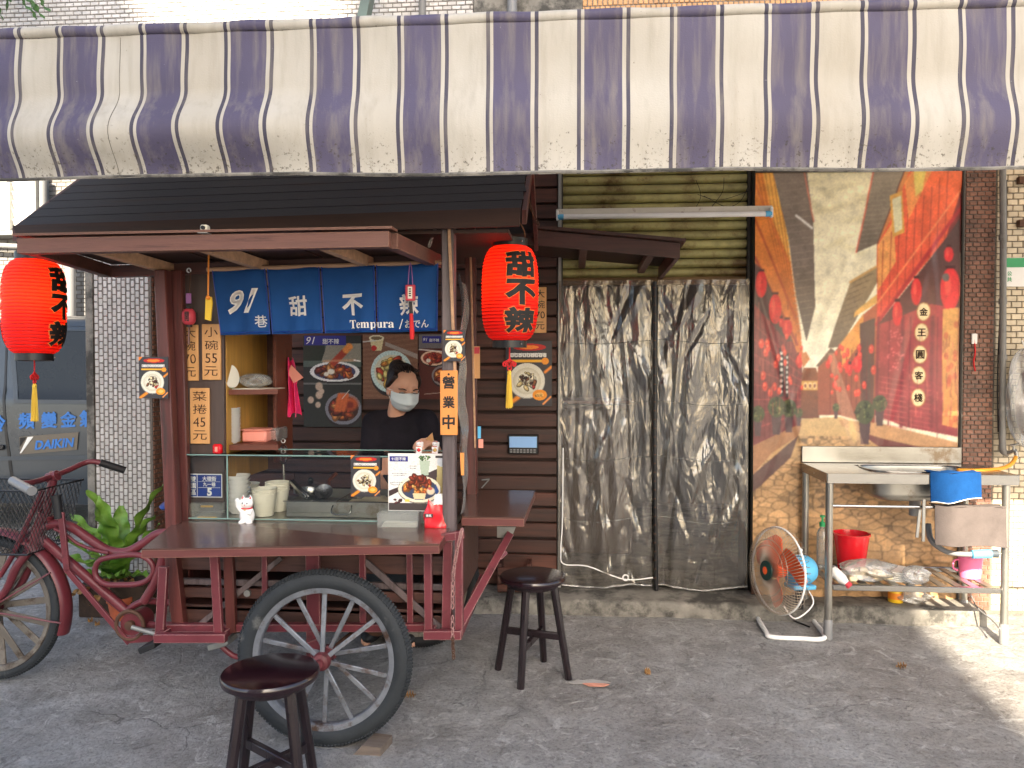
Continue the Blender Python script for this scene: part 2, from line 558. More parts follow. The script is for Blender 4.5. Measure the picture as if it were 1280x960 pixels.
# ------------------------------------------------------------------ prints: painted cell by cell, carried by the sheet's own mesh
class Print:
    def __init__(self, w, h, x0=0, y0=0, x1=1, y1=1, base=(128, 128, 128)):
        self.w, self.h = w, h
        self.X, self.Y = np.meshgrid(np.linspace(x0, x1, w), np.linspace(y0, y1, h))   # y down
        self.c = np.zeros((h, w, 3)) + np.asarray(base, float)
    def _mix(self, m, col, a=1.0):
        m = m.astype(float) * a
        self.c = self.c * (1 - m[..., None]) + np.asarray(col, float) * m[..., None]
    def poly(self, pts, col, a=1.0, col2=None, along='y'):
        X, Y = self.X, self.Y
        m = np.zeros(X.shape, bool)
        n = len(pts)
        for i in range(n):
            xa, ya = pts[i]; xb, yb = pts[(i + 1) % n]
            if ya == yb: continue
            cr = ((ya > Y) != (yb > Y)) & (X < (xb - xa) * (Y - ya) / (yb - ya) + xa)
            m ^= cr
        if col2 is not None:
            p = np.asarray(pts, float)
            A = Y if along == 'y' else X
            k = 1 if along == 'y' else 0
            t = np.clip((A - p[:, k].min()) / max(1e-6, np.ptp(p[:, k])), 0, 1)[..., None]
            c = np.asarray(col, float) * (1 - t) + np.asarray(col2, float) * t
            mm = (m * a)[..., None]
            self.c = self.c * (1 - mm) + c * mm
        else: self._mix(m, col, a)
        return m
    def ell(self, cx, cy, rx, ry, col, a=1.0, rot=0.0, soft=0.0):
        dx, dy = self.X - cx, self.Y - cy
        c, s = math.cos(rot), math.sin(rot)
        d = ((dx * c + dy * s) / rx) ** 2 + ((-dx * s + dy * c) / ry) ** 2
        m = np.clip((1 - d) / soft, 0, 1) if soft else (d < 1)
        self._mix(m, col, a)
    def line(self, x0, y0, x1, y1, w, col, a=1.0):
        dx, dy = x1 - x0, y1 - y0
        L2 = dx * dx + dy * dy + 1e-9
        t = np.clip(((self.X - x0) * dx + (self.Y - y0) * dy) / L2, 0, 1)
        d = np.hypot(self.X - x0 - t * dx, self.Y - y0 - t * dy)
        self._mix(np.clip(1.5 - d / (w / 2), 0, 1), col, a)
    def rect(self, x0, y0, x1, y1, col, a=1.0):
        self._mix((self.X >= x0) & (self.X <= x1) & (self.Y >= y0) & (self.Y <= y1), col, a)
    def blobs(self, cx, cy, rx, ry, n, size, cols):
        for _ in range(n):
            a, r = rng.uniform(0, 6.28), math.sqrt(rng.uniform())
            c = np.asarray(cols[rng.integers(len(cols))], float) * rng.uniform(.75, 1.15)
            s = size * rng.uniform(.5, 1.2)
            x, y = cx + rx * r * math.cos(a), cy + ry * r * math.sin(a)
            ro = rng.uniform(0, 3)
            self.ell(x, y, s, s * .6, c * .55, 1, ro)
            self.ell(x - s * .08, y - s * .12, s * .85, s * .45, c, 1, ro, .6)
            self.ell(x - s * .2, y - s * .2, s * .3, s * .12, np.minimum(255, c * 1.5 + 25), .7, ro, .8)
    def grain(self, amp, cell=1):
        g = rng.normal(0, amp, (self.h // cell + 1, self.w // cell + 1))
        g = np.kron(g, np.ones((cell, cell)))[:self.h, :self.w]
        self.c = self.c * (1 + g[..., None])
    def soft(self, amp, cells):
        """smooth mottling"""
        g = rng.normal(0, 1, (int(cells * self.h / self.w) + 2, cells + 2))
        yy = np.linspace(0, g.shape[0] - 1.001, self.h); xx = np.linspace(0, g.shape[1] - 1.001, self.w)
        y0, x0 = yy.astype(int), xx.astype(int); fy, fx = (yy - y0)[:, None], (xx - x0)[None, :]
        G_ = lambda a, b: g[np.minimum(y0 + a, g.shape[0] - 1)][:, np.minimum(x0 + b, g.shape[1] - 1)]
        n = G_(0, 0) * (1 - fy) * (1 - fx) + G_(1, 0) * fy * (1 - fx) + G_(0, 1) * (1 - fy) * fx + G_(1, 1) * fy * fx
        self.c = self.c * (1 + amp * n[..., None])
    def blur(self, n=1):
        for _ in range(n):
            p = np.pad(self.c, ((1, 1), (1, 1), (0, 0)), mode='edge')
            self.c = (p[:-2, 1:-1] + p[2:, 1:-1] + p[1:-1, :-2] + p[1:-1, 2:] + 2 * p[1:-1, 1:-1]) / 6
    def sheet(self, name, fn, material, parent, smooth=180, thick=0.0, gain=1.0, origin_sub=True):
        """fn(u, w) -> x, y, z arrays with u to the right and w DOWN; one face corner per painted cell"""
        u, w = np.meshgrid(np.linspace(0, 1, self.w), np.linspace(0, 1, self.h))
        x, y, z = fn(u.ravel(), w.ravel())
        o_ = ORIGIN[parent.name] if parent is not None else Vector((0, 0, 0))
        v = np.stack([x - o_.x, y - o_.y, z - o_.z], -1)
        I = np.arange(self.w * self.h).reshape(self.h, self.w)
        q = np.stack([I[1:, :-1], I[1:, 1:], I[:-1, 1:], I[:-1, :-1]], -1).reshape(-1, 4)
        me = bpy.data.meshes.new(name)
        nq = len(q)
        me.vertices.add(len(v)); me.vertices.foreach_set('co', v.ravel().astype(np.float32))
        me.loops.add(nq * 4); me.loops.foreach_set('vertex_index', q.ravel().astype(np.int32))
        me.polygons.add(nq)
        me.polygons.foreach_set('loop_start', np.arange(0, nq * 4, 4, dtype=np.int32))
        me.polygons.foreach_set('loop_total', np.full(nq, 4, np.int32))
        me.update(calc_edges=True)
        at = me.attributes.new('ink', 'FLOAT_COLOR', 'POINT')
        c = np.ones((len(v), 4), np.float32)
        c[:, :3] = lin(np.clip(self.c, 0, 255)).reshape(-1, 3) * gain
        at.data.foreach_set('color', c.ravel())
        return finish(me, name, material, parent, smooth, None, o_)

def flat(plane, w, h, lift=0.001, wave=0.0):
    """sheet function: a w x h print on a Plane, centred"""
    o, r, up, n = (np.asarray(plane.o), np.asarray(plane.r), np.asarray(plane.u), np.asarray(plane.n))
    def fn(u, t):
        b = lift + wave * np.sin(u * 5 + t * 3) * np.sin(t * 4)
        p = o[:, None] + r[:, None] * ((u - .5) * w) + up[:, None] * ((.5 - t) * h) + n[:, None] * b
        return p[0], p[1], p[2]
    return fn

def remeshed(mb, name, material, parent, voxel=.007, smooth_it=6, kind=None):
    """one continuous skin over everything in mb"""
    v = np.vstack(mb.v) - np.asarray(ORIGIN[parent.name] if parent is not None else (0, 0, 0))
    me = bpy.data.meshes.new(name)
    me.from_pydata(v.tolist(), [], mb.f)
    o = bpy.data.objects.new(name, me)
    COL.objects.link(o)
    m = o.modifiers.new('r', 'REMESH'); m.mode = 'VOXEL'; m.voxel_size = voxel
    s = o.modifiers.new('s', 'SMOOTH'); s.factor = .5; s.iterations = smooth_it
    dg = bpy.context.evaluated_depsgraph_get()
    out = bpy.data.meshes.new_from_object(o.evaluated_get(dg))
    bpy.data.objects.remove(o)
    bpy.data.meshes.remove(me)
    out.name = name
    return finish(out, name, material, parent, 180, None, ORIGIN[parent.name] if parent is not None else None, kind)

# ================================================================== MATERIALS
YW = 4.65                                   # the shop front
def ground_mat():
    k = Nodes('worn_concrete')
    big = k.noise(.9, 6, .6, dist=.4)
    mid = k.noise(5, 8, .7, dist=.6)
    fine = k.noise(60, 8, .8)
    c = k.ramp(mid, [(.3, rgba((160, 158, 155))), (.5, rgba((196, 194, 191))), (.68, rgba((220, 219, 217)))])
    c = k.mix(k.ramp(big, [(.42, (0, 0, 0)), (.62, (1, 1, 1))]), c, k.mix(.4, c, rgba((170, 158, 147))))
    c = k.mix(k.ramp(fine, [(.38, (1, 1, 1)), (.5, (0, 0, 0))]), c, k.mix(.5, c, rgba((92, 88, 84))))
    c = k.mix(k.ramp(k.noise(17, 8, .75, dist=1.2), [(.6, (0, 0, 0)), (.66, (.55, .55, .55))]), c, rgba((226, 223, 218)))
    def crack(scale, w, off):
        vo = k.n('TexVoronoi', feature='DISTANCE_TO_EDGE')
        vo.inputs['Scale'].default_value = scale
        ad = k.n('VectorMath', operation='ADD')
        nz = k.n('TexNoise'); nz.inputs['Scale'].default_value = 6; nz.inputs['Detail'].default_value = 6
        k.l(k.coord(), nz.inputs['Vector'])
        sc = k.n('VectorMath', operation='SCALE'); sc.inputs['Scale'].default_value = .25
        k.l(nz.outputs['Color'], sc.inputs[0])
        mp = k.coord((1, 1, 1))
        k.l(mp, ad.inputs[0]); k.l(sc.outputs[0], ad.inputs[1])
        a2 = k.n('VectorMath', operation='ADD'); a2.inputs[1].default_value = off
        k.l(ad.outputs[0], a2.inputs[0]); k.l(a2.outputs[0], vo.inputs['Vector'])
        return k.ramp(vo.outputs['Distance'], [(0, (1, 1, 1)), (w, (0, 0, 0))])
    c = k.mix(k.math('MULTIPLY', k.ramp(k.noise(2.1, 7, .72, dist=1.0), [(.52, (0, 0, 0)), (.68, (1, 1, 1))]), .42), c, rgba((128, 121, 114)))
    c = k.mix(k.math('MULTIPLY', k.ramp(k.noise(7.5, 9, .8, dist=1.5), [(.55, (0, 0, 0)), (.62, (1, 1, 1))]), .75), c, rgba((232, 230, 226)))
    c = k.mix(k.math('MULTIPLY', k.ramp(k.noise(13, 9, .8, dist=1.0), [(.36, (1, 1, 1)), (.44, (0, 0, 0))]), .5), c, rgba((96, 92, 88)))
    c1 = k.math('MULTIPLY', crack(.75, .0045, (.3, .2, 0)), k.ramp(k.noise(1.1, 3), [(.5, (0, 0, 0)), (.58, (1, 1, 1))]))
    c2 = k.math('MULTIPLY', crack(2.3, .007, (1.7, .4, 0)), k.ramp(k.noise(1.7, 3, dist=.3), [(.58, (0, 0, 0)), (.66, (.8, .8, .8))]))
    cr = k.math('MAXIMUM', c1, c2)
    c = k.mix(k.math('MULTIPLY', cr, .5), c, rgba((62, 58, 54)))
    k.color(c)
    k.b.inputs['Roughness'].default_value = .88
    k.b.inputs['Specular IOR Level'].default_value = .25
    h = k.math('ADD', k.math('MULTIPLY', k.noise(30, 9, .75, dist=.8), .6), k.math('MULTIPLY', mid, .8))
    h = k.math('SUBTRACT', h, k.math('MULTIPLY', cr, .25))
    k.bump(k.math('ADD', k.math('ADD', h, k.math('MULTIPLY', k.noise(14, 8, .7, (1, .55, 1), .6), 1.3)), k.math('MULTIPLY', fine, .4)), 1.0, .06)
    return k.m

def fabric_mat(period, phase, tr_amount=.1):
    k = Nodes('striped_awning_fabric')
    at = k.n('Attribute', attribute_name='run')
    x = k.math('FRACT', k.math('DIVIDE', k.math('SUBTRACT', at.outputs['Fac'], phase), period))
    rp = k.n('ValToRGB'); rp.color_ramp.interpolation = 'CONSTANT'
    purple, cream, dark = rgba((88, 83, 107)), rgba((188, 183, 172)), rgba((74, 71, 86))
    st = [(0, purple), (.414, cream), (.457, dark), (.5, cream), (.919, dark), (.962, cream)]
    e = rp.color_ramp.elements
    while len(e) < len(st): e.new(.5)
    for i, (p_, c_) in enumerate(st): e[i].position = p_; e[i].color = c_
    k.l(x, rp.inputs[0])
    c = rp.outputs[0]
    old = k.noise(2.2, 6, .65, (1, 1, .6))
    c = k.mix(k.math('MULTIPLY', k.ramp(old, [(.35, (0, 0, 0)), (.7, (1, 1, 1))]), .45), c, k.mix(1.0, c, rgba((214, 202, 182)), 'MULTIPLY'))
    run = k.noise(9, 5, .6, (3, 3, .25))
    c = k.mix(k.math('MULTIPLY', k.ramp(run, [(.46, (0, 0, 0)), (.72, (1, 1, 1))]), .45), c, rgba((150, 141, 126)))
    # mildew specks, thicker towards the hem where water sits
    hm = k.n('Attribute', attribute_name='hem')
    spk = k.ramp(k.math('ADD', k.noise(75, 6, .75), k.math('MULTIPLY', hm.outputs['Fac'], .11)), [(.645, (0, 0, 0)), (.71, (1, 1, 1))])
    gate = k.ramp(k.math('ADD', k.noise(3.5, 4), k.math('MULTIPLY', hm.outputs['Fac'], .25)), [(.45, (0, 0, 0)), (.62, (1, 1, 1))])
    c = k.mix(k.math('MULTIPLY', k.math('MULTIPLY', spk, gate), .75), c, rgba((66, 60, 50)))
    white = k.ramp(k.noise(110, 4, .7), [(.71, (0, 0, 0)), (.74, (1, 1, 1))])
    c = k.mix(k.math('MULTIPLY', white, .35), c, rgba((225, 222, 225)))
    k.color(c)
    k.b.inputs['Roughness'].default_value = .62
    k.b.inputs['Specular IOR Level'].default_value = .3
    k.bump(k.math('ADD', k.noise(220, 2, .5), k.math('MULTIPLY', k.noise(5, 4, .6, (2, 2, .4)), 3)), .18, .004)
    tr = k.n('BsdfTranslucent'); k.l(c, tr.inputs[0])
    ms = k.n('MixShader'); ms.inputs[0].default_value = tr_amount
    k.l(k.b.outputs[0], ms.inputs[1]); k.l(tr.outputs[0], ms.inputs[2]); k.l(ms.outputs[0], k.out.inputs[0])
    return k.m

LONG_X, LONG_Z, LONG_Y = (.6, 9, 9), (9, 9, .6), (9, .6, 9)
M = {}
M['ground'] = ground_mat()
M['step'] = mat('step_concrete', (128, 124, 116), .9, var=.3, scale=9, bump=.6, bscale=50, dirt=(70, 68, 64), dirt_at=.5, dirt_scale=5)
M['plaster'] = mat('grey_plaster', (120, 116, 110), .9, var=.2, bump=.3)
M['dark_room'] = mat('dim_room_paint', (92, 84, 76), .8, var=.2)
M['plank'] = mat('stained_wall_plank', (72, 39, 28), .5, var=.55, scale=3, stretch=LONG_X, bump=.4, bscale=40, rnd=.38, dirt=(44, 22, 16), dirt_at=.6, dirt_scale=2.5)
M['plank_back'] = mat('board_behind_planks', (38, 22, 16), .8)
M['cart_wood'] = mat('cart_stained_wood', (82, 52, 44), .45, var=.45, scale=3, stretch=LONG_X, bump=.3, bscale=40, rnd=.25, dirt=(52, 30, 27), dirt_at=.6)
M['cart_post'] = mat('cart_post_wood', (86, 42, 38), .42, var=.4, scale=4, stretch=LONG_Z, bump=.25, rnd=.2, dirt=(58, 38, 36), dirt_at=.58)
M['grey_post'] = mat('grey_worn_post', (96, 84, 84), .5, var=.3, scale=4, stretch=LONG_Z, bump=.25, dirt=(66, 54, 52), dirt_at=.55)
M['board_dark'] = mat('dark_laminate', (78, 64, 58), .42, var=.16, scale=5, stretch=LONG_Z, bump=.08)
M['counter'] = mat('counter_laminate', (86, 60, 52), .22, var=.2, scale=2.5, stretch=LONG_X, bump=.04, coat=.25)
M['counter_edge'] = mat('counter_edge', (102, 56, 52), .4, var=.2, stretch=LONG_X)
M['beam'] = mat('roof_frame_wood', (100, 66, 56), .55, var=.3, scale=3, stretch=LONG_X, bump=.3, bscale=40, rnd=.15, dirt=(74, 46, 40), dirt_at=.6)
M['raw_wood'] = mat('raw_pale_wood', (176, 138, 106), .65, var=.25, scale=4, stretch=LONG_X, bump=.2)
M['roof'] = mat('black_roof_felt', (40, 38, 42), .62, var=.35, scale=3, stretch=(.7, 4, 4), bump=.35, bscale=45, dirt=(56, 42, 36), dirt_at=.6)
M['roof_board'] = mat('dark_roof_board', (58, 36, 28), .6, var=.4, scale=3, stretch=LONG_X, bump=.3, rnd=.2)
M['red_steel'] = mat('maroon_painted_steel', (106, 45, 52), .42, var=.22, scale=5, bump=.12, bscale=90, dirt=(72, 36, 38), dirt_at=.6, dirt_scale=9)
M['bike_paint'] = mat('maroon_bicycle_paint', (104, 43, 50), .36, var=.22, scale=6, bump=.1, dirt=(70, 36, 38), dirt_at=.62, dirt_scale=12)
M['rubber'] = mat('tyre_rubber', (36, 40, 43), .7, var=.25, scale=20, bump=.4, bscale=120, dirt=(92, 92, 90), dirt_at=.66, dirt_scale=8)
M['rubber_dark'] = mat('black_rubber', (28, 28, 30), .6, var=.2)
M['rim'] = mat('grey_painted_rim', (134, 137, 142), .36, metal=.5, var=.2, scale=14, bump=.3, dirt=(86, 66, 54), dirt_at=.56, dirt_scale=11)
M['old_rim'] = mat('weathered_rim', (120, 112, 102), .55, metal=.3, var=.25, dirt=(70, 56, 44), dirt_at=.55, dirt_scale=12)
M['steel'] = mat('brushed_stainless', (150, 150, 149), .24, metal=.95, var=.1, scale=4, stretch=(1, 8, 8), bump=.06, bscale=60, rvar=.1)
M['steel_worn'] = mat('worn_stainless', (158, 156, 150), .34, metal=.85, var=.16, scale=5, bump=.1, dirt=(126, 112, 96), dirt_at=.62, dirt_scale=7)
M['galv'] = mat('dull_galvanised', (150, 150, 146), .5, metal=.6, var=.15)
M['pipe'] = mat('grey_plastic_pipe', (120, 118, 114), .5, var=.12, dirt=(86, 80, 72), dirt_at=.6)
M['plastic_grey'] = mat('grey_plastic', (124, 124, 124), .45, var=.06, bump=0)
M['white'] = mat('white_enamel', (234, 232, 228), .45, var=.05, bump=.03)
M['white_card'] = mat('white_card', (232, 230, 224), .6, var=.03, bump=0)
M['rusty_white'] = mat('rusty_white_steel', (206, 200, 186), .5, var=.08, dirt=(120, 70, 36), dirt_at=.66, dirt_scale=16)
M['black'] = mat('black_plastic', (26, 26, 28), .4, var=.12, bump=.05)
M['ink'] = mat('black_ink', (22, 18, 18), .6, var=.05, bump=0)
M['brown_ink'] = mat('brown_brush_ink', (66, 40, 24), .7, var=.05, bump=0)
M['stool'] = mat('black_lacquered_wood', (30, 14, 20), .18, var=.3, scale=5, bump=.06, coat=.4, dirt=(60, 28, 30), dirt_at=.72, dirt_scale=16)
M['stool_leg'] = mat('black_stained_leg', (30, 20, 24), .3, var=.3, scale=6, stretch=LONG_Z, bump=.15, coat=.2, dirt=(84, 66, 58), dirt_at=.7, dirt_scale=10)
M['noren'] = mat('blue_curtain_cloth', (28, 70, 124), .8, var=.14, scale=4, bump=.25, bscale=320, spec=.2)
M['noren_print'] = mat('white_cloth_print', (232, 226, 220), .8, var=.03, bump=0)
M['tag_wood'] = mat('pale_tag_wood', (206, 154, 98), .45, var=.14, scale=3, stretch=LONG_Z, bump=.08, rnd=.08)
M['tag_orange'] = mat('orange_tag_wood', (218, 142, 72), .35, var=.12, scale=3, stretch=LONG_Z, bump=.06, coat=.3)
M['glass'] = clear_mat('case_glass', (.97, .985, .978, 1), .0, .02, ior=1.4)
M['glass_edge'] = mat('glass_edge', (120, 150, 142), .2, var=.1, bump=0)
M['acrylic'] = clear_mat('clear_acrylic', (.92, .94, .93, 1), .04, .06, haze=.16, hazecol=(.7, .7, .66, 1))
M['film'] = clear_mat('thin_plastic_bag', (.95, .95, .95, 1), .1, .16, haze=.22, hazecol=(.75, .75, .72, 1), bump=.6, bscale=30)
M['red_cloth_cord'] = mat('red_cord', (200, 30, 34), .7, var=.1, bump=0)
M['yellow_thread'] = mat('yellow_tassel', (232, 194, 66), .7, var=.16, scale=3, stretch=(60, 60, 1), bump=.4, bscale=40)
M['yellow'] = mat('yellow_plastic', (236, 190, 40), .4, var=.06, bump=0)
M['purple'] = mat('purple_charm', (150, 96, 150), .6, var=.1)
M['pink_charm'] = mat('pink_charm', (196, 62, 74), .55, var=.14)
M['red_gloss'] = mat('red_gloss_plastic', (206, 22, 34), .25, var=.06, bump=0, coat=.3)
M['pink_plastic'] = mat('pink_bag_plastic', (238, 50, 110), .4, var=.25, scale=7, bump=.5, bscale=30)
M['pink_box'] = mat('pink_tub', (232, 150, 132), .45, var=.06, bump=0)
M['paper'] = mat('cream_paper_cup', (232, 226, 208), .6, var=.05, bump=.03)
M['teal'] = mat('teal_plastic', (60, 186, 176), .4, var=.06, bump=0)
M['porcelain'] = mat('white_porcelain', (240, 238, 234), .2, var=.03, bump=0, coat=.4)
M['blue_sign'] = mat('enamel_blue', (30, 60, 140), .3, var=.06, bump=.02)
M['deep_blue'] = mat('print_blue', (40, 40, 130), .5, var=.05, bump=0)
M['brass'] = mat('pale_wood_slip', (206, 168, 96), .5, var=.1)
M['orange'] = mat('orange_print', (238, 140, 40), .5, var=.05, bump=0)
M['yellow_wood'] = mat('yellow_shelf_side', (176, 132, 62), .55, var=.18, stretch=LONG_Z)
M['shelf_wood'] = mat('brown_shelf', (104, 56, 40), .5, var=.25, stretch=LONG_X)
M['print'] = print_mat('printed_sheet', .42)
M['print_vinyl'] = print_mat('printed_vinyl', .3, .25, .5)
M['leaf'] = mat('fern_leaf', (88, 140, 48), .42, var=.3, scale=5, col2=(150, 190, 80), bump=.25, bscale=26, spec=.45)
M['leaf_dark'] = mat('dark_leaf', (44, 84, 40), .5, var=.3, col2=(80, 120, 60), bump=.2)
M['dry_leaf'] = mat('dry_leaf', (150, 112, 66), .8, var=.25)
M['terracotta'] = mat('terracotta', (178, 92, 60), .8, var=.2, scale=9, bump=.25, dirt=(120, 84, 66), dirt_at=.6)
M['soil'] = mat('potting_soil', (56, 42, 32), .95, var=.4, scale=30, bump=.8, bscale=60)
M['skin'] = mat('skin', (222, 168, 140), .5, var=.06, scale=12, bump=.04, spec=.35)
M['shirt'] = mat('dark_cotton', (36, 33, 40), .9, var=.3, scale=9, bump=1.0, bscale=16, spec=.2)
M['hair'] = mat('dark_hair', (40, 26, 22), .42, var=.45, scale=9, stretch=(14, 14, 1.5), bump=.5, bscale=24)
M['mask'] = mat('pale_face_mask', (216, 226, 228), .75, var=.03, bump=.06)
M['van'] = mat('slate_van_paint', (54, 62, 69), .3, var=.04, scale=2, bump=.02, coat=.4)
M['van_trim'] = mat('van_trim', (64, 72, 80), .4, var=.05)
M['van_glass'] = mat('van_glass', (24, 27, 27), .12, var=.15, bump=.02, spec=.35)
M['van_blue'] = mat('van_blue_letter', (40, 112, 190), .4, var=.06, bump=0)
M['brown_patch'] = mat('van_brown_patch', (104, 96, 84), .4, var=.05, bump=0)
M['white_tile'] = mat('white_facing_tile', (196, 192, 188), .35, var=.12, scale=10, bump=.12, tone=True, dirt=(140, 130, 120), dirt_at=.66, dirt_scale=3)
M['cream_tile'] = mat('cream_facing_tile', (204, 188, 160), .4, var=.12, scale=10, bump=.12, tone=True, dirt=(134, 112, 84), dirt_at=.62, dirt_scale=2.4)
M['brown_tile'] = mat('brown_facing_tile', (128, 88, 70), .5, var=.2, scale=8, bump=.25, tone=True, dirt=(70, 46, 38), dirt_at=.6, dirt_scale=2.6)
M['tan_tile'] = mat('tan_facing_tile', (186, 138, 88), .5, var=.2, scale=8, bump=.25, tone=True)
M['grey_brick'] = mat('pale_far_brick', (122, 121, 119), .6, var=.08, scale=6, bump=.1, tone=True)
M['grout'] = mat('dark_grout', (112, 104, 97), .95, var=.25, scale=20, bump=.3)
M['grout_pale'] = mat('pale_grout', (104, 100, 92), .95, var=.2, scale=20, bump=.3)
M['facade'] = mat('opposite_facade', (206, 203, 197), .85, var=.14, scale=1.2, bump=.2)
M['shutter'] = mat('weathered_shutter_slat', (168, 160, 104), .5, metal=.15, var=.3, scale=12, stretch=(1, 1, 1), bump=.35, bscale=60, dirt=(96, 76, 42), dirt_at=.53, dirt_scale=3, rnd=.14)
M['shutter_bar'] = mat('rusty_shutter_bar', (118, 92, 58), .6, var=.3, stretch=LONG_X, bump=.3)
M['rail'] = mat('dark_door_rail', (62, 58, 52), .5, var=.25, bump=.2, metal=.3)
M['towel_blue'] = mat('blue_towel', (20, 62, 112), .95, var=.16, scale=12, bump=.6, bscale=160, spec=.1)
M['towel_grey'] = mat('grey_towel', (88, 81, 79), .95, var=.14, scale=12, bump=.6, bscale=160, spec=.1)
M['hose'] = mat('orange_hose', (232, 156, 30), .35, var=.08, bump=0)
M['fan_blue'] = mat('sky_blue_plastic', (94, 180, 222), .4, var=.05, bump=.02)
M['fan_orange'] = mat('orange_fan_blade', (232, 92, 40), .35, var=.06, bump=0)
M['fan_wire'] = mat('fan_guard_wire', (172, 158, 140), .45, metal=.6, var=.2)
M['dark_green'] = mat('dark_green_badge', (24, 56, 50), .4, var=.05, bump=0)
M['green_sign'] = mat('green_sign_print', (46, 150, 92), .4, var=.04, bump=0)
M['tofu'] = mat('pale_tofu', (232, 214, 176), .6, var=.06)
M['chrome'] = mat('tap_chrome', (170, 168, 162), .25, metal=.9, var=.1, bump=0)
M['iron'] = mat('rusty_iron', (92, 66, 52), .7, metal=.4, var=.3, scale=20, bump=.3)
M['green_metal'] = mat('grey_green_bracket', (96, 110, 100), .6, var=.2, dirt=(110, 74, 52), dirt_at=.66)
M['cable'] = mat('black_cable', (26, 24, 24), .6, var=.1, bump=0)
M['wedge'] = mat('weathered_wood_block', (104, 92, 82), .85, var=.35, stretch=LONG_X, bump=.5)
M['chalk_white'] = mat('pale_smear', (168, 164, 158), .9, var=.15, scale=30)
edge_wear(M['red_steel'], (206, 170, 160)); edge_wear(M['counter_edge'], (196, 150, 120), .003, .6); edge_wear(M['cart_post'], (150, 104, 84), .004, .5); edge_wear(M['bike_paint'], (190, 150, 146), .003, .5); edge_wear(M['beam'], (186, 146, 116), .004, .5)
M['hub_red'] = mat('dark_maroon_hub', (92, 38, 42), .5, var=.3, scale=14, bump=.3, dirt=(58, 40, 36), dirt_at=.55, dirt_scale=9)
M['hoop'] = mat('dark_red_hoop', (150, 8, 12), .6, var=.1, bump=0)
M['hot_pink'] = mat('pink_mug_plastic', (236, 120, 164), .4, var=.05, bump=0)
M['chalk'] = mat('orange_paint_mark', (214, 150, 126), .9, var=.2, scale=30)
M['screen'] = mat('pale_screen', (150, 190, 236), .15, var=.03, bump=0)

# ================================================================== GROUND
def ground():
    xs = np.concatenate([[-60, -30, -15, -8], np.arange(-4.5, 4.51, .06), [8, 15, 30, 60]])
    ys = np.concatenate([[-60, -30, -14, -6, -2], np.arange(.6, 5.2, .045), [6, 9, 15, 30, 60]])
    X, Y = np.meshgrid(xs, ys, indexing='ij')
    n = lambda a, b, c, d: np.sin(X * a + d) * np.cos(Y * b + c)
    Z = .004 * n(2.1, 2.9, .4, 1) + .0025 * n(7.3, 6.1, 2, .2) + .0012 * n(19, 23, 1, 3)
    Z += rng.normal(0, .0007, Z.shape)
    Z[(np.abs(X) > 4.4) | (Y < .7) | (Y > 5.1)] = 0
    v = np.stack([X, Y, Z], -1).reshape(-1, 3)
    I = np.arange(X.size).reshape(X.shape)
    q = np.stack([I[:-1, :-1], I[1:, :-1], I[1:, 1:], I[:-1, 1:]], -1).reshape(-1, 4)
    mb = MB(); mb.add(v, q.tolist())
    struct(mb.build('ground', M['ground'], None, 180))
ground()
XL, XR = PX(110, 4.42), 4.6                  # shop front from the tiled column to beyond the frame
xa, xb = PX(540, 4.4), PX(1236, 4.4)
def step():
    n = 90
    def top(u, w):
        x = xa + (xb - xa) * u
        r = .006 * np.sin(x * 23) * np.sin(x * 7 + 1) + .004 * np.sin(x * 61)
        # profile: front face bottom, front top with a worn nose, back top
        y = np.interp(w, [0, .35, .45, .55, 1], [4.385, 4.39, 4.396, 4.41, 4.68])
        z = np.interp(w, [0, .35, .45, .55, 1], [-.02, .07, .082, .088, .092])
        return x, y + r * (w < .5), z + .6 * r * (w > .3)
    mb = MB(); mb.sheet(n, 14, top)
    return struct(mb.build('step', M['step'], None, 60))
step()

# ================================================================== THE SHOP BUILDING
xdl, xdr = PX(700, YW), PX(938, YW)          # doorway
ZT = 2.62
b = thing('shop_building', 'shop building with pale tiled upper wall above the striped awning', 'building', (0, 4.9, 0))
mb = MB()
mb.box(XL + .02, xdl, 4.70, 4.95, -.05, 3.1, .0)
mb.box(xdr, XR, 4.70, 4.95, -.05, 3.1, .0)
mb.box(xdl, xdr, 4.76, 4.95, ZT, 3.1, .0)
mb.box(-5.2, XR, 4.70, 4.95, 3.1, 5.4, .0)
mb.build('wall', M['plaster'], b)
xg0, xg1 = PX(592, 4.7, 10), PX(728, 4.7, 10)
mb = MB(); mb.tiles(-4.3, xg0, 3.12, 4.0, 4.70, .056, .027, .005, bond=.5)
mb.build('wall_tile', M['white_tile'], b, 0, kind='stuff')
mb = MB(); mb.tiles(xg1, 3.4, 3.12, 4.0, 4.70, .03, .045, .005)
mb.build('tan_wall_tile', M['tan_tile'], b, 0, kind='stuff')
mb = MB(); mb.box(xg0 + .004, xg1 - .004, 4.675, 4.70, 3.12, 4.0, .004)
mb.build('cement_panel', M['step'], b)
# right of the doorway: brown tiled strip and cream tiled wall
xc0, xc1, xc2 = PX(1204, 4.6), PX(1243, 4.6), 3.9
mb = MB(); mb.box(xc0, xc1, 4.612, 4.70, .0, 3.0, .0); mb.build('brown_pier', M['grout'], b)
mb = MB(); mb.tiles(xc0 + .004, xc1, .02, 3.0, 4.612, .042, .026, .004, jit=.2)
mb.build('brown_pier_tile', M['brown_tile'], b, 0, kind='stuff')
mb = MB(); mb.box(xc1, xc2, 4.612, 4.70, .0, 3.0, .0); mb.build('cream_pier', M['grout_pale'], b)
mb = MB(); mb.tiles(xc1 + .004, xc2, .02, 3.0, 4.612, .058, .034, .004, jit=.12)
mb.build('cream_pier_tile', M['cream_tile'], b, 0, kind='stuff')
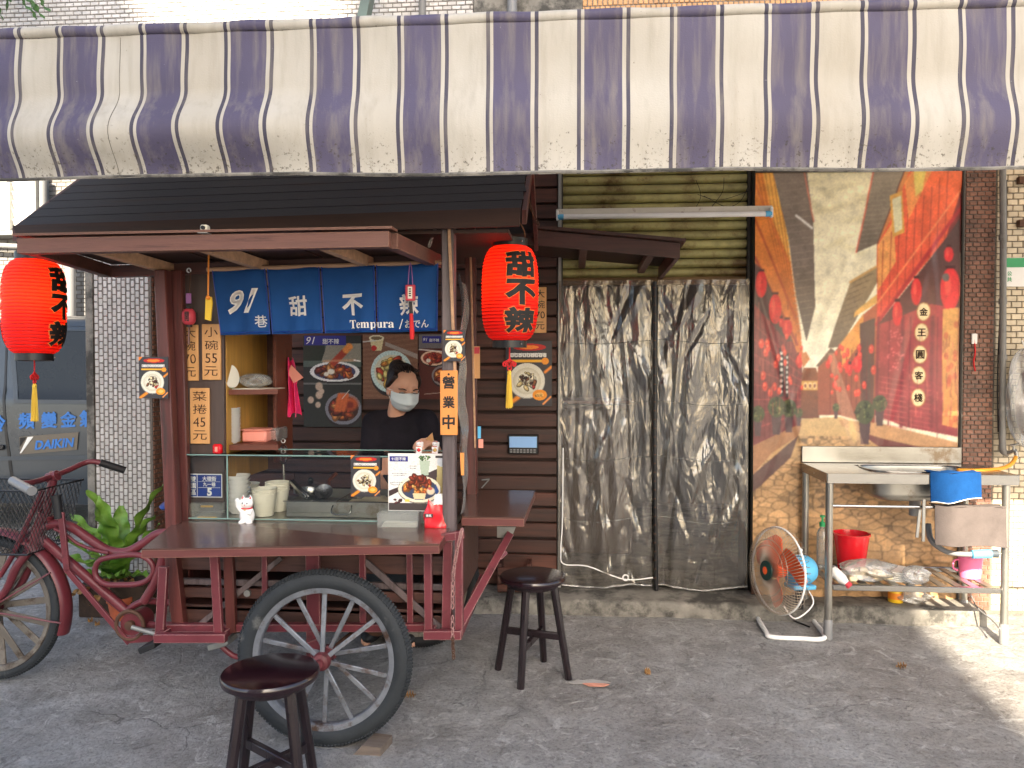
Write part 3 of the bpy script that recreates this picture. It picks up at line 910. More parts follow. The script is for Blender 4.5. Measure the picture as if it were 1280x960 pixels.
# tiled column at the corner of the lane
cx0, cx1 = PX(108, 4.42), PX(189, 4.42)
mb = MB(); mb.box(cx0, cx1, 4.426, 4.72, -.02, 3.1, .0); mb.build('corner_column', M['grout'], b)
mb = MB(); mb.tiles(cx0 + .05, cx1, .0, 3.0, 4.426, .0287, .043, .005, vertical=True, jit=.1)
mb.build('column_tile', M['white_tile'], b, 0, kind='stuff')
mb = MB(); mb.box(cx0, cx0 + .048, 4.414, 4.426, 0, 3.0, .002); mb.build('column_edge_strip', M['step'], b)
mb = MB()
ys0 = MB(); ys0.tiles(4.43, 4.70, 0, 3.0, 0, .043, .0287, .005, jit=.2)
v = np.vstack(ys0.v); v2 = np.stack([cx1 - v[:, 1], v[:, 0], v[:, 2]], -1)
mb.add(v2, [q[::-1] for q in ys0.f]); mb.tone = ys0.tone
mb.build('column_side_tile', M['brown_tile'], b, 0, kind='stuff')
# dim room behind the plastic door
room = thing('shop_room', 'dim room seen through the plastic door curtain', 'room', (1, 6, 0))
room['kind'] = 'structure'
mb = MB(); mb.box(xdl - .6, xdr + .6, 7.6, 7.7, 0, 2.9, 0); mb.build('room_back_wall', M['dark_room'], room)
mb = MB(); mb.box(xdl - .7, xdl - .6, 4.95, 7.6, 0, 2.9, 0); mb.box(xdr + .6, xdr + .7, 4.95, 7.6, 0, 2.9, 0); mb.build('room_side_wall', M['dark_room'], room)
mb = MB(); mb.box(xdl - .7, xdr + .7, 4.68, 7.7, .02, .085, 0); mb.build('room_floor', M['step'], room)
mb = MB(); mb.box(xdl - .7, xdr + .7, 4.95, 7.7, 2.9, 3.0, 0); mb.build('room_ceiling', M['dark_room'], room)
# things dimly visible inside
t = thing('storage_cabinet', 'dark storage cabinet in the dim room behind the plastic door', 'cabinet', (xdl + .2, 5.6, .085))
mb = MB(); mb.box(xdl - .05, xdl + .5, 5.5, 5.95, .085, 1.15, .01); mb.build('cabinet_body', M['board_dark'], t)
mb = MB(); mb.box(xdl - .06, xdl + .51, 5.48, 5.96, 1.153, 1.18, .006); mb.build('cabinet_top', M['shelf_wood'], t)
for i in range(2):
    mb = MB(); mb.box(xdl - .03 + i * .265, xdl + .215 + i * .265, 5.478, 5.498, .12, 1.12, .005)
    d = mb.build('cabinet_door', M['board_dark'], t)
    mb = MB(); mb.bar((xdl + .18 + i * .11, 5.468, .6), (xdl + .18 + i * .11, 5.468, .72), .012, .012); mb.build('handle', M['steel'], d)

# ---------------- plank wall
pw = thing('plank_wall', 'dark red-brown horizontal plank wall behind the food cart', 'wall', (-.6, YW, 0))
px0, px1 = cx1 + .012, PX(697, YW)
mb = MB(); mb.box(px0, px1 - .01, 4.672, 4.698, .08, 2.9, 0); mb.build('backing_board', M['plank_back'], pw)
z = .10
while z < 2.75:
    h = .091 + random.uniform(-.004, .004)
    cuts = [px0, px1] if random.random() < .45 else [px0, px0 + random.uniform(.7, 2.0), px1]
    for a, c in zip(cuts[:-1], cuts[1:]):
        mb = MB()
        dy = random.uniform(-.003, .003)
        mb.box(a + .002, c - .002, 4.646 + dy, 4.672, z, z + h - .008, .003)
        mb.build('plank', M['plank'], pw)
    z += .0958
mb = MB(); mb.box(px1 + .002, px1 + .022, 4.625, 4.70, .09, 2.75, .003); mb.build('edge_trim', M['galv'], pw)
t = thing('wood_crate', 'small reddish wood crate on the step under the side shelf', 'crate', G(612, 745) + Vector((0, .1, .09)))
zb = .094
x0_, x1_ = PX(622, 4.5), PX(664, 4.5)
for i in range(3):
    mb = MB(); mb.box(x0_, x1_, 4.47, 4.485, zb + .01 + i * .05, zb + .052 + i * .05, .003); mb.build('slat', M['plank'], t)
for xx in (x0_ + .012, x1_ - .012):
    mb = MB(); mb.box(xx - .012, xx + .012, 4.486, 4.62, zb, zb + .17, .003); mb.build('side_post', M['plank'], t)

# ---------------- wooden eave on the plank wall
ev = thing('wood_eave', 'dark wooden eave jutting out from the plank wall beside the tube lamp', 'eave', (PX(700, 4.3), 4.3, 2.0))
e0, e1 = P(540, 276, 3.95), P(850, 304, 3.95)
f0, f1 = Vector((e0.x, 4.66, e0.z - .05)), Vector((e1.x - .01, 4.66, e1.z - .035))
dn = Vector((0, 0, -.075))
mb = MB(); mb.prism([e0, e1, e1 + dn, e0 + dn], (0, .022, 0)); mb.build('front_fascia', M['cart_wood'], ev)
mb = MB(); mb.prism([e1 + Vector((0, .023, 0)), f1, f1 + dn * .9, e1 + dn + Vector((0, .023, 0))], (-.022, 0, 0)); mb.build('end_fascia', M['cart_wood'], ev)
for i in range(4):
    a, c = i / 4, (i + 1) / 4 - .012
    q = lambda s, tt: (e0.lerp(e1, s)).lerp(f0.lerp(f1, s), tt) + Vector((0, 0, .006))
    mb = MB(); mb.prism([q(-.01, a - .03), q(1.02, a - .03), q(1.02, c), q(-.01, c)], (0, 0, .016)); mb.build('eave_board', M['roof_board'], ev)
mb = MB()
for s in (.3, .62, .9):
    p0, p1_ = q(s, .05) + Vector((0, 0, -.03)), q(s, .99) + Vector((0, 0, -.03)); mb = MB(); mb.bar(p0, p1_, .04, .04); mb.build('rafter', M['cart_wood'], ev)

# ---------------- rolling shutter
sh = thing('rolling_shutter', 'half-raised weathered yellow-green rolling shutter above the plastic door', 'shutter', ((xdl + xdr) / 2, 4.7, 1.9))
z0s = PZ(356, 4.70, 820)
mb = MB(); mb.box(xdl + .012, xdr - .02, 4.685, 4.72, z0s - .002, z0s + .045, .005); mb.build('bottom_bar', M['shutter_bar'], sh)
prof = [(0, .008), (.004, .0), (.01, -.012), (.02, -.018), (.034, -.018), (.044, -.012), (.049, .0), (.052, .008)]
zz = z0s + .047
while zz < 2.78:
    mb = MB()
    n = len(prof)
    vv = []
    for xx in (xdl + .012, xdr - .02):
        for (dz, dy) in prof: vv.append((xx, 4.70 + dy, zz + dz))
    for xx in (xdl + .012, xdr - .02):
        for (dz, dy) in prof: vv.append((xx, 4.703 + dy, zz + dz))
    ff = [[i, n + i, n + i + 1, i + 1] for i in range(n - 1)] + [[2 * n + i + 1, 3 * n + i + 1, 3 * n + i, 2 * n + i] for i in range(n - 1)]
    mb.add(vv, ff)
    mb.build('slat', M['shutter'], sh, 50)
    zz += .0555
for xx in (xdl + .004, xdr - .012):
    mb = MB(); mb.box(xx - .006, xx + .012, 4.66, 4.73, .1, 2.78, .003); mb.build('guide_rail', M['rail'], sh)
dp = thing('door_post', 'dark grey steel post between plastic door and street banner', 'post', (xdr + .02, 4.62, .09))
mb = MB(); mb.box(xdr + .001, xdr + .03, 4.60, 4.69, .09, 2.75, .004); mb.build('upright', M['rail'], dp)
mb = MB(); mb.box(xdr - .001, xdr + .034, 4.58, 4.6, .09, .16, .004); mb.build('foot_plate', M['iron'], dp)
# loose wires above the lamp
wr = thing('loose_wires', 'tangle of thin dark wires hanging over the shutter', 'wires', P(900, 235, 4.6))
for pts in ([(870, 225), (876, 245), (868, 262)], [(905, 222), (903, 240), (890, 258)], [(872, 243), (900, 250), (938, 238)],
            [(935, 233), (925, 252), (905, 262)], [(880, 245), (915, 262), (945, 262), (985, 230)]):
    mb = MB(); mb.tube([P(x, y, 4.63) for x, y in pts], .0018, 5, smooth=6); mb.build('wire', M['cable'], wr)

# ---------------- tube lamp
tl = thing('tube_lamp', 'long white fluorescent batten with rust spots in front of the shutter', 'lamp', P(830, 270, 4.45))
a, c = P(695, 262, 4.45), P(966, 262, 4.45)
mb = MB(); mb.box(a.x, c.x, 4.45, 4.50, a.z - .036, a.z + .004, .004); mb.build('channel', M['rusty_white'], tl)
mb = MB(); mb.cyl((a.x + .045, 4.432, a.z - .046), (c.x - .045, 4.432, a.z - .046), .0145); mb.build('glass_tube', M['white'], tl)
for xx, s in ((a.x + .01, 1), (c.x - .01, -1)):
    mb = MB(); mb.cyl((xx, 4.432, a.z - .046), (xx + s * .034, 4.432, a.z - .046), .016); mb.build('tube_end', M['fan_blue'], tl)
    mb = MB(); mb.box(xx - .008, xx + .006, 4.42, 4.45, a.z - .066, a.z - .01, .003); mb.build('lamp_holder', M['white'], tl)
for xx in (a.x + .2, c.x - .2):
    mb = MB(); mb.bar((xx, 4.47, a.z), (xx, 4.72, a.z + .02), .012, .012); mb.build('mounting_bracket', M['galv'], tl)

# ---------------- clear plastic door curtain
def film_mat():
    k = Nodes('creased_clear_vinyl')
    t = k.n('BsdfTransparent'); t.inputs[0].default_value = (.80, .77, .72, 1)
    g = k.n('BsdfGlossy'); g.inputs['Roughness'].default_value = .15; g.inputs[0].default_value = (1, .98, .96, 1)
    d = k.n('BsdfDiffuse'); d.inputs[0].default_value = (.42, .39, .35, 1)
    h = k.math('ADD', k.noise(7, 2, .5, (2.2, 1, .5), 1.6), k.math('MULTIPLY', k.noise(30, 3, .55, (1.5, 1, .6), 1.2), .16))
    bp = k.n('Bump'); bp.inputs['Strength'].default_value = .42; bp.inputs['Distance'].default_value = .03
    k.l(h, bp.inputs['Height']); k.l(bp.outputs[0], g.inputs['Normal'])
    fr = k.n('Fresnel'); fr.inputs[0].default_value = 1.5
    k.l(bp.outputs[0], fr.inputs['Normal'])
    m1 = k.n('MixShader'); k.l(k.math('ADD', fr.outputs[0], .10), m1.inputs[0])
    k.l(t.outputs[0], m1.inputs[1]); k.l(g.outputs[0], m1.inputs[2])
    m2 = k.n('MixShader'); m2.inputs[0].default_value = .12
    k.l(m1.outputs[0], m2.inputs[1]); k.l(d.outputs[0], m2.inputs[2])
    k.l(m2.outputs[0], k.out.inputs[0]); k.t.nodes.remove(k.b)
    return k.m
M['vinyl'] = film_mat()
dc = thing('plastic_door_curtain', 'clear creased plastic double door curtain with black zip down the middle', 'curtain', ((xdl + xdr) / 2, 4.62, .1))
zt, zb = PZ(350, 4.62, 820), PZ(733, 4.62, 820)
def panel(pxa, pxb, seed):
    r = random.Random(seed)
    xa_, xb_ = PX(pxa, 4.62), PX(pxb, 4.62)
    folds = [(r.uniform(0, 1), (r.uniform(.1, .8) if seed == 3 else r.uniform(-.9, -.1)) if r.random() < .75 else r.uniform(-.3, .3), r.uniform(.022, .075), r.uniform(.004, .012) * r.choice((-1, 1, 1))) for _ in range(24)]
    dents = [(r.uniform(0, 1), r.uniform(0, 1), r.uniform(.04, .13), r.uniform(-.014, .014), r.uniform(-2, 2)) for _ in range(60)]
    def fn(u, w):
        y = np.zeros_like(u)
        for (c0, sl, wd, am) in folds:
            cc = c0 - sl * (w - .5) * .7 + .015 * np.sin(w * 9 + c0 * 20)
            y += am * np.exp(-((u - cc) / wd) ** 2) * (.5 + .5 * np.sin(w * 5 + c0 * 31))
        for (cu, cw, s, am, sl) in dents:
            du, dw = u - cu, (w - cw) * 2.2
            y += am * np.clip(1 - np.abs(du + sl * dw * .4) / s - np.abs(dw) / (s * 3), 0, 1)
        y *= np.clip(np.minimum(u, 1 - u) * 14, 0, 1)
        x = xa_ + (xb_ - xa_) * u + .012 * np.sin(w * 7 + seed) * np.where(u < .5, (1 - u * 2), 0) * .5
        zz = zb + (zt - zb) * w + .012 * np.sin(u * 6 + seed) * (1 - w)
        return x, 4.622 - y + .018 * np.sin(u * 3.1) * (1 - w) * -1, zz
    mb = MB(); mb.sheet(90, 190, fn)
    o = mb.build('plastic_panel', M['vinyl'], dc, 180)
    for zf in (.22, .42, .6, .8):
        mb = MB()
        uu = np.linspace(.01, .99, 60)
        x, y, z_ = fn(uu, np.full(60, zf) + .006 * np.sin(uu * 4 + seed))
        mb.tube(list(zip(x, y - .002, z_)), .0016, 4); mb.build('seam', M['acrylic'], o)
    # hem at the bottom edge
    mb = MB(); uu = np.linspace(0, 1, 40); x, y, z_ = fn(uu, np.zeros(40)); mb.tube(list(zip(x, y - .003, z_)), .005, 6); mb.build('bottom_hem', M['film'], o)
panel(699, 816, 3); panel(821, 936, 8)
mb = MB(); mb.tube([P(818.5 + dx, y, 4.60) for dx, y in ((0, 352), (.5, 460), (0, 560), (1, 660), (2, 738))], .012, 8, smooth=5); z_ = mb.build('zip_strip', M['black'], dc, 60)
for k_ in range(34):
    mb = MB(); yy = 360 + k_ * 11; p = P(818.6, yy, 4.585); mb.box(p.x - .008, p.x + .008, p.y - .002, p.y + .006, p.z, p.z + .006, .001); mb.build('zip_tooth', M['iron'], z_)
mb = MB(); mb.ring(P(782, 722, 4.59), .016, .005, seg=20, sub=8); mb.build('eyelet', M['white'], dc)
mb = MB(); mb.tube([P(x, y, 4.59) for x, y in ((704, 560), (703, 650), (701, 690), (705, 705), (735, 708), (780, 724), (816, 722))], .004, 6, smooth=6); mb.build('tie_cord', M['white'], dc)

# ================================================================== AWNING
AY = 2.45
x730 = PX(730, AY, 200)
period = (PX(1200, AY, 200) - PX(77, AY, 200)) / 10.0
aw = thing('striped_awning', 'faded purple and cream striped shop awning spanning the whole front', 'awning', (0, AY, 2.0))
axl, axr = PX(-190, AY, 120), 3.7
def awn_bulge(x):
    return np.interp(x, [axl, PX(0, AY), PX(300, AY), PX(520, AY), PX(680, AY), PX(930, AY), PX(1080, AY), PX(1250, AY), axr],
                     [.07, .07, .075, .06, .022, .006, .035, .055, .05])
def fabric_sheet(name, fn, nu, nv, thick=.0015):
    mb = MB()
    mb.sheet(nu, nv, fn)
    o = mb.build(name, M['fabric'], aw, 180)
    n = len(o.data.vertices)
    u, w = np.meshgrid(np.linspace(0, 1, nu), np.linspace(0, 1, nv), indexing='ij')
    at = o.data.attributes.new('run', 'FLOAT', 'POINT')
    at.data.foreach_set('value', (axl + (axr - axl) * u.ravel()).astype(np.float32))
    at = o.data.attributes.new('hem', 'FLOAT', 'POINT')
    at.data.foreach_set('value', np.clip(1 - w.ravel() * 2.4, 0, 1).astype(np.float32))
    return o
M['fabric'] = fabric_mat(period, x730)
def zline(px_l, y_l, px_r, y_r):
    a, c = P(px_l, y_l, AY), P(px_r, y_r, AY)
    return lambda x: a.z + (c.z - a.z) * (x - a.x) / (c.x - a.x)
z_bot, z_fold, z_top = zline(0, 225, 1280, 211), zline(0, 49, 1280, 8), zline(0, 34, 1280, -8)
def valance(u, w):                                # w: 0 hem, 1 fold under the bar
    x = axl + (axr - axl) * u
    zb_, zf_ = z_bot(x), z_fold(x)
    z = zb_ + (zf_ - zb_) * w
    bl = awn_bulge(x)
    y = AY - bl * np.sin(np.pi * np.clip(w / .62, 0, 1)) ** 2 * (.75 + .25 * np.sin(x * 3.7))
    y += .006 * np.sin(x * 9 + 2 * w) * (1 - w) + .003 * np.sin(x * 23 + 5 * w) + .004 * np.sin(w * 11 + x * 2)
    z += .004 * np.sin(x * 4.1) * (1 - w)
    return x, y, z
fabric_sheet('valance', valance, 560, 60)
def roll(u, w):                                   # the fabric wrapped round the front bar, then away over the canopy
    x = axl + (axr - axl) * u
    zf_, zt_ = z_fold(x), z_top(x)
    r = (zt_ - zf_) / 2
    a = -.5 * np.pi + np.pi * np.clip(w, 0, 1)
    y = AY + .012 - (r * 1.0) * np.cos(a) + .002 * np.sin(x * 31)
    return x, y, zf_ + r + r * np.sin(a) + .0015 * np.sin(x * 17)
fabric_sheet('front_roll', roll, 560, 10)
def canopy(u, w):
    x = axl + (axr - axl) * u
    z = z_top(x) + (3.16 - z_top(x)) * w - .05 * np.sin(np.pi * w)
    return x, AY + .012 + (4.68 - AY - .012) * w, z
fab_ = M['fabric']; M['fabric'] = fabric_mat(period, x730, .6); fabric_sheet('canopy', canopy, 60, 12); M['fabric'] = fab_
mb = MB()
xs = np.linspace(axl, axr, 60)
x, y, z = valance((xs - axl) / (axr - axl), np.full(60, .0))
mb.tube([(a, b_ + .001, c_ + .006) for a, b_, c_ in zip(x, y, z)], .006, 6); mb.build('hem_cord', M['step'], aw)
mb = MB(); mb.tube([(xx, AY + .016, float((z_fold(xx) + z_top(xx)) / 2)) for xx in (axl, axr)], .016, 12); mb.build('front_bar', M['galv'], aw)
# the sewn joint down two of the cream stripes
for pxs in (150,):
    mb = MB(); xx = PX(pxs, AY, 120); ww = np.linspace(.01, .99, 30)
    x, y, z = valance(np.full(30, (xx - axl) / (axr - axl)), ww)
    mb.tube([(a, b_ - .001, c_) for i, (a, b_, c_) in enumerate(zip(x, y, z))], .0008, 5); mb.build('sewn_joint', M['step'], aw)
for i, pxs in enumerate((468, 1118)):
    p0, p1_ = P(pxs, -6, 4.6), P(pxs + 22, 60, 3.6)
    mb = MB(); mb.bar(Vector((p0.x, 4.66, 3.9)), Vector((p0.x + .09, 3.9, 3.02)), .05, .09); mb.build('support_arm', M['green_metal'], aw)
    mb = MB(); mb.box(p0.x - .06, p0.x + .06, 4.655, 4.675, 3.78, 4.02, .004); mb.build('wall_plate', M['green_metal'], aw)
mb = MB(); mb.tube([(PX(528, 4.6, 10), 4.6, 3.0), (PX(528, 4.6, 10), 4.6, 4.2)], .022, 10)
o = mb.build('drain_pipe', M['pipe'], None); tag(o, 'grey upright pipe on the pale tiled wall above the awning', 'pipe')
mb = MB(); mb.tube([(PX(640, 4.6, 10), 4.62, 3.0), (PX(640, 4.6, 10), 4.62, 4.2)], .03, 10)
o = mb.build('drain_pipe', M['plastic_grey'], None); tag(o, 'short thick pipe on the cement panel above the awning', 'pipe')

# ================================================================== STREET BANNER
bw = thing('street_banner', 'large vinyl banner printed with an old lane of red houses and lanterns', 'banner', (PX(1070, 4.58), 4.58, .1))
cv = Print(350, 730, 35, 20, 740, 1495, (232, 222, 186))
cv.poly([(35, 20), (740, 20), (740, 700), (35, 700)], (240, 226, 176), 1, (250, 243, 216))
for _ in range(14):
    cv.ell(rng.uniform(200, 450), rng.uniform(30, 300), rng.uniform(30, 90), rng.uniform(6, 20), (200, 186, 130), .35, rng.uniform(-.6, .6), 1)
# left houses
cv.poly([(35, 20), (110, 20), (150, 250), (180, 470), (206, 650), (192, 705), (170, 600), (35, 330)], (222, 118, 36), 1, (196, 96, 44))
cv.poly([(60, 20), (112, 20), (150, 240), (160, 330), (100, 190)], (240, 176, 70), .8)
for i in range(7): cv.line(40 + i * 14, 20, 150 + i * 8, 470 + i * 20, 3, (160, 70, 24), .7)
cv.line(35, 180, 180, 520, 7, (170, 66, 30)); cv.line(35, 310, 185, 610, 9, (150, 52, 34)); cv.line(35, 60, 150, 330, 4, (200, 90, 40))
cv.poly([(96, 20), (215, 20), (236, 180), (240, 300), (246, 480), (216, 600), (182, 450), (152, 250), (122, 120)], (122, 106, 90), 1, (84, 72, 66))
for i in range(22): cv.line(122 + i * 3, 60 + i * 24, 236, 50 + i * 24, 2.5, (150, 132, 114), .5)
cv.line(205, 20, 238, 190, 4, (214, 110, 80)); cv.line(178, 168, 232, 212, 8, (232, 226, 214))
cv.poly([(35, 330), (170, 600), (202, 690), (206, 860), (160, 935), (35, 980)], (128, 40, 42), 1, (92, 34, 38))
cv.poly([(35, 330), (60, 350), (120, 480), (170, 600), (150, 600), (35, 470)], (58, 44, 42), .85)
for i in range(9): cv.line(38 + i * 18, 470 + i * 22, 38 + i * 18, 950 - i * 8, 4, (78, 24, 28), .8)
for i in range(8): cv.line(35, 540 + i * 52, 200, 690 + i * 22, 3.5, (166, 60, 58), .6)
for (x, y, a, b_) in ((58, 402, 20, 46), (108, 488, 22, 52), (150, 553, 17, 30), (192, 668, 12, 24), (130, 535, 9, 16)):
    cv.ell(x, y, a, b_, (206, 30, 32)); cv.ell(x - a * .3, y - b_ * .2, a * .4, b_ * .6, (240, 80, 60), .6, 0, .7); cv.rect(x - a * .5, y - b_ - 6, x + a * .5, y - b_ + 2, (60, 20, 20))
cv.rect(122, 622, 139, 790, (34, 28, 30)); cv.rect(144, 640, 156, 792, (38, 30, 32))
for i in range(8): cv.ell(130, 640 + i * 19, 5, 6, (220, 210, 200)); cv.ell(150, 655 + i * 17, 3.5, 5, (220, 210, 200))
cv.poly([(206, 690), (250, 690), (262, 730), (262, 865), (200, 865), (200, 720)], (124, 62, 36), 1, (84, 40, 30))
cv.rect(200, 735, 258, 768, (196, 140, 70))
for x in (214, 230, 246): cv.ell(x, 752, 7, 11, (236, 206, 150)); cv.ell(x, 752, 4, 7, (120, 60, 40))
cv.poly([(196, 640), (216, 636), (228, 660), (205, 690)], (190, 110, 60))
# right houses
cv.poly([(530, 20), (600, 20), (560, 150), (455, 345), (455, 250)], (206, 120, 56), 1, (190, 96, 50))
cv.poly([(440, 20), (545, 20), (455, 268), (384, 298)], (134, 120, 98), 1, (92, 80, 68))
for i in range(16): cv.line(438 - i * 3, 30 + i * 16, 530 - i * 5, 24 + i * 16, 3, (142, 130, 108), .5)
cv.line(440, 20, 385, 296, 5, (212, 90, 66)); cv.line(545, 20, 455, 268, 4, (80, 50, 40))
cv.poly([(365, 398), (456, 345), (456, 400), (400, 500), (330, 620), (290, 622), (316, 540)], (150, 128, 92), 1, (96, 78, 62))
for i in range(10): cv.line(372 - i * 7, 400 + i * 20, 440 - i * 10, 370 + i * 22, 3, (88, 70, 54), .6)
cv.line(365, 398, 456, 345, 8, (210, 160, 90))
cv.poly([(250, 684), (300, 622), (322, 640), (262, 690)], (92, 66, 52))
cv.poly([(256, 690), (312, 636), (410, 510), (456, 470), (456, 885), (330, 852), (258, 852)], (168, 74, 44), 1, (120, 52, 40))
cv.poly([(330, 610), (412, 506), (412, 590), (340, 690)], (222, 138, 60)); cv.poly([(380, 500), (456, 440), (456, 470), (376, 520)], (226, 166, 80))
cv.poly([(400, 540), (450, 520), (450, 860), (404, 850)], (76, 48, 42))
for i in range(9): cv.line(300 + i * 18, 670 - i * 10, 300 + i * 18, 850, 4, (92, 36, 30), .7)
for i in range(10): cv.ell(rng.uniform(290, 420), rng.uniform(660, 760), 8, 14, (214, 44, 38))
cv.poly([(690, 200), (745, 20), (745, 300), (640, 320)], (110, 36, 34))
cv.poly([(456, 272), (500, 190), (562, 20), (745, 20), (745, 70), (690, 252), (456, 542)], (238, 92, 44), 1, (210, 56, 44))
cv.poly([(458, 272), (510, 190), (520, 330), (458, 430)], (236, 156, 76), .9); cv.poly([(545, 60), (575, 20), (640, 20), (560, 190)], (232, 150, 70), .7)
for i in range(9): cv.line(476 + i * 27, 260 - i * 30, 470 + i * 27, 500 - i * 30, 3, (150, 40, 30), .8)
cv.line(456, 542, 740, 150, 12, (168, 34, 36)); cv.line(458, 470, 740, 90, 6, (240, 120, 70)); cv.line(456, 560, 740, 190, 5, (240, 96, 70))
cv.poly([(494, 108), (536, 92), (548, 232), (508, 248)], (214, 150, 60)); cv.poly([(502, 120), (532, 108), (540, 220), (514, 234)], (214, 206, 160))
cv.poly([(574, 20), (618, 20), (606, 92), (582, 112)], (222, 190, 84))
cv.poly([(456, 548), (690, 252), (740, 180), (740, 500), (640, 474), (500, 540)], (62, 42, 40), 1, (90, 40, 38))
cv.poly([(456, 545), (500, 530), (640, 474), (740, 490), (740, 925), (560, 892), (456, 852)], (160, 46, 46), 1, (122, 34, 42))
for x, w_ in ((462, 8), (500, 5), (545, 12), (572, 5), (648, 14), (665, 4)): cv.line(x, 520, x, 890, w_, (104, 24, 34), .85)
for i in range(10): cv.line(470, 720 + i * 18, 560, 735 + i * 18, 3.5, (196, 74, 70), .6); cv.line(575, 740 + i * 16, 645, 752 + i * 16, 3, (190, 70, 66), .5)
for i in range(60): cv.ell(rng.uniform(495, 550), rng.uniform(560, 700), 4, 3, (220, 90, 90), .5)
for (x, y, a, b_) in ((590, 432, 18, 46), (526, 506, 17, 42), (706, 424, 34, 72), (700, 306, 16, 26), (392, 678, 16, 30), (366, 694, 9, 18)):
    cv.ell(x, y, a, b_, (214, 32, 36)); cv.ell(x - a * .25, y - b_ * .2, a * .4, b_ * .6, (250, 90, 70), .6, 0, .7); cv.rect(x - a * .5, y - b_ - 7, x + a * .5, y - b_ + 2, (50, 18, 20))
cv.ell(690, 384, 12, 14, (90, 80, 76))
cv.poly([(682, 492), (736, 486), (736, 896), (684, 884)], (214, 146, 70), 1, (196, 120, 60))
for i in range(14): cv.ell(rng.uniform(690, 730), rng.uniform(520, 880), 8, 12, (180, 60, 40), .55)
rounds = ((616, 500), (611, 570), (608, 645), (604, 716), (603, 792))
for x, y in rounds: cv.ell(x, y, 25, 32, (150, 90, 40)); cv.ell(x, y, 22, 29, (236, 206, 150))
# lane, kerbs, pots
cv.poly([(35, 1000), (150, 930), (205, 866), (335, 858), (500, 930), (740, 990), (740, 1495), (35, 1495)], (172, 130, 82))
cv.poly([(205, 866), (335, 858), (420, 930), (430, 1010), (165, 1010), (180, 940)], (196, 158, 104), 1, (168, 126, 78))
N = 420
sd = np.stack([rng.uniform(20, 760, N), rng.uniform(0, 1, N) ** 1.4 * 560 + 930], -1)
tone_ = rng.uniform(.9, 1.08, N)
sub = cv.Y > 925
xs_, ys_ = cv.X[sub], cv.Y[sub]
d1 = np.full(xs_.shape, 1e9); d2 = d1.copy(); idx = np.zeros(xs_.shape, int)
for i in range(N):
    d = np.abs(xs_ - sd[i, 0]) * .55 + np.abs(ys_ - sd[i, 1]) * 1.25 + .15 * np.hypot(xs_ - sd[i, 0], ys_ - sd[i, 1])
    closer = d < d1
    d2 = np.where(closer, d1, np.minimum(d2, d)); idx = np.where(closer, i, idx); d1 = np.where(closer, d, d1)
edge = np.clip((d2 - d1) / 5.5 * rng.uniform(.6, 1.3, d1.shape), 0, 1)
lane = (ys_ > 1000) | ((xs_ > 190) & (xs_ < 440))
cc = np.array([186, 140, 92.]) * tone_[idx][:, None]
cc = cc * (.5 + .5 * edge[:, None]) + rng.normal(0, 9, xs_.shape)[:, None]
blk = cv.c[sub]
cv.c[sub] = np.where(lane[:, None], cc, blk)
cv.poly([(35, 960), (150, 905), (204, 880), (190, 925), (100, 985), (35, 1060)], (140, 92, 60)); cv.poly([(35, 1060), (190, 925), (165, 1000), (60, 1100), (35, 1120)], (72, 46, 44))
cv.poly([(330, 868), (470, 880), (740, 945), (740, 985), (480, 930), (340, 890)], (180, 128, 84)); cv.poly([(390, 905), (480, 932), (740, 988), (740, 1005), (470, 960)], (96, 48, 46))
for (x, y, s) in ((50, 850, 24), (115, 826, 30), (158, 830, 26), (192, 846, 14), (472, 812, 24), (420, 842, 34), (320, 826, 12)):
    cv.poly([(x - s * .6, y + s), (x + s * .6, y + s), (x + s * .4, y + s * 3.2), (x - s * .4, y + s * 3.2)], (60, 38, 44)); cv.ell(x, y, s, s * 1.2, (52, 58, 34)); cv.blobs(x, y, s * .8, s, 16, s * .3, [(70, 80, 40), (96, 100, 56), (44, 50, 30)])
cv.poly([(290, 640), (312, 640), (420, 960), (372, 965), (330, 830)], (236, 190, 150), .30); cv.ell(378, 905, 16, 50, (246, 200, 120), .6, -.2, .8)
for _ in range(46):
    x, y = (rng.uniform(300, 450), rng.uniform(600, 780)) if rng.uniform() < .6 else (rng.uniform(60, 205), rng.uniform(560, 800))
    s = 4 + 9 * abs(x - 260) / 200; cv.ell(x, y, s * .75, s * 1.3, (222, 52, 40), .9); cv.ell(x - s * .2, y - s * .4, s * .3, s * .5, (255, 130, 90), .7, 0, .6)
for _ in range(60):
    x = rng.uniform(458, 735); y = rng.uniform(560, 880); cv.line(x, y, x + rng.uniform(-2, 2), y + rng.uniform(15, 60), rng.uniform(2, 5), (92, 24, 30) if rng.uniform() < .6 else (206, 92, 76), .45)
for _ in range(50):
    x = rng.uniform(40, 200); y = rng.uniform(430, 900); cv.line(x, y, x + rng.uniform(-2, 2), y + rng.uniform(15, 50), rng.uniform(2, 5), (70, 20, 26) if rng.uniform() < .6 else (190, 84, 66), .45)
cv.blur(2); cv.soft(.03, 60); cv.soft(.05, 24); cv.soft(.03, 140); cv.soft(.03, 220); cv.blur(1); cv.c = 255 * (np.clip(cv.c, 0, 255) / 255) ** .82
bx0, bx1 = PX(943, 4.58), PX(1200, 4.58)
bz0, bz1 = PZ(752, 4.58, 1070), PZ(213, 4.58, 1070)
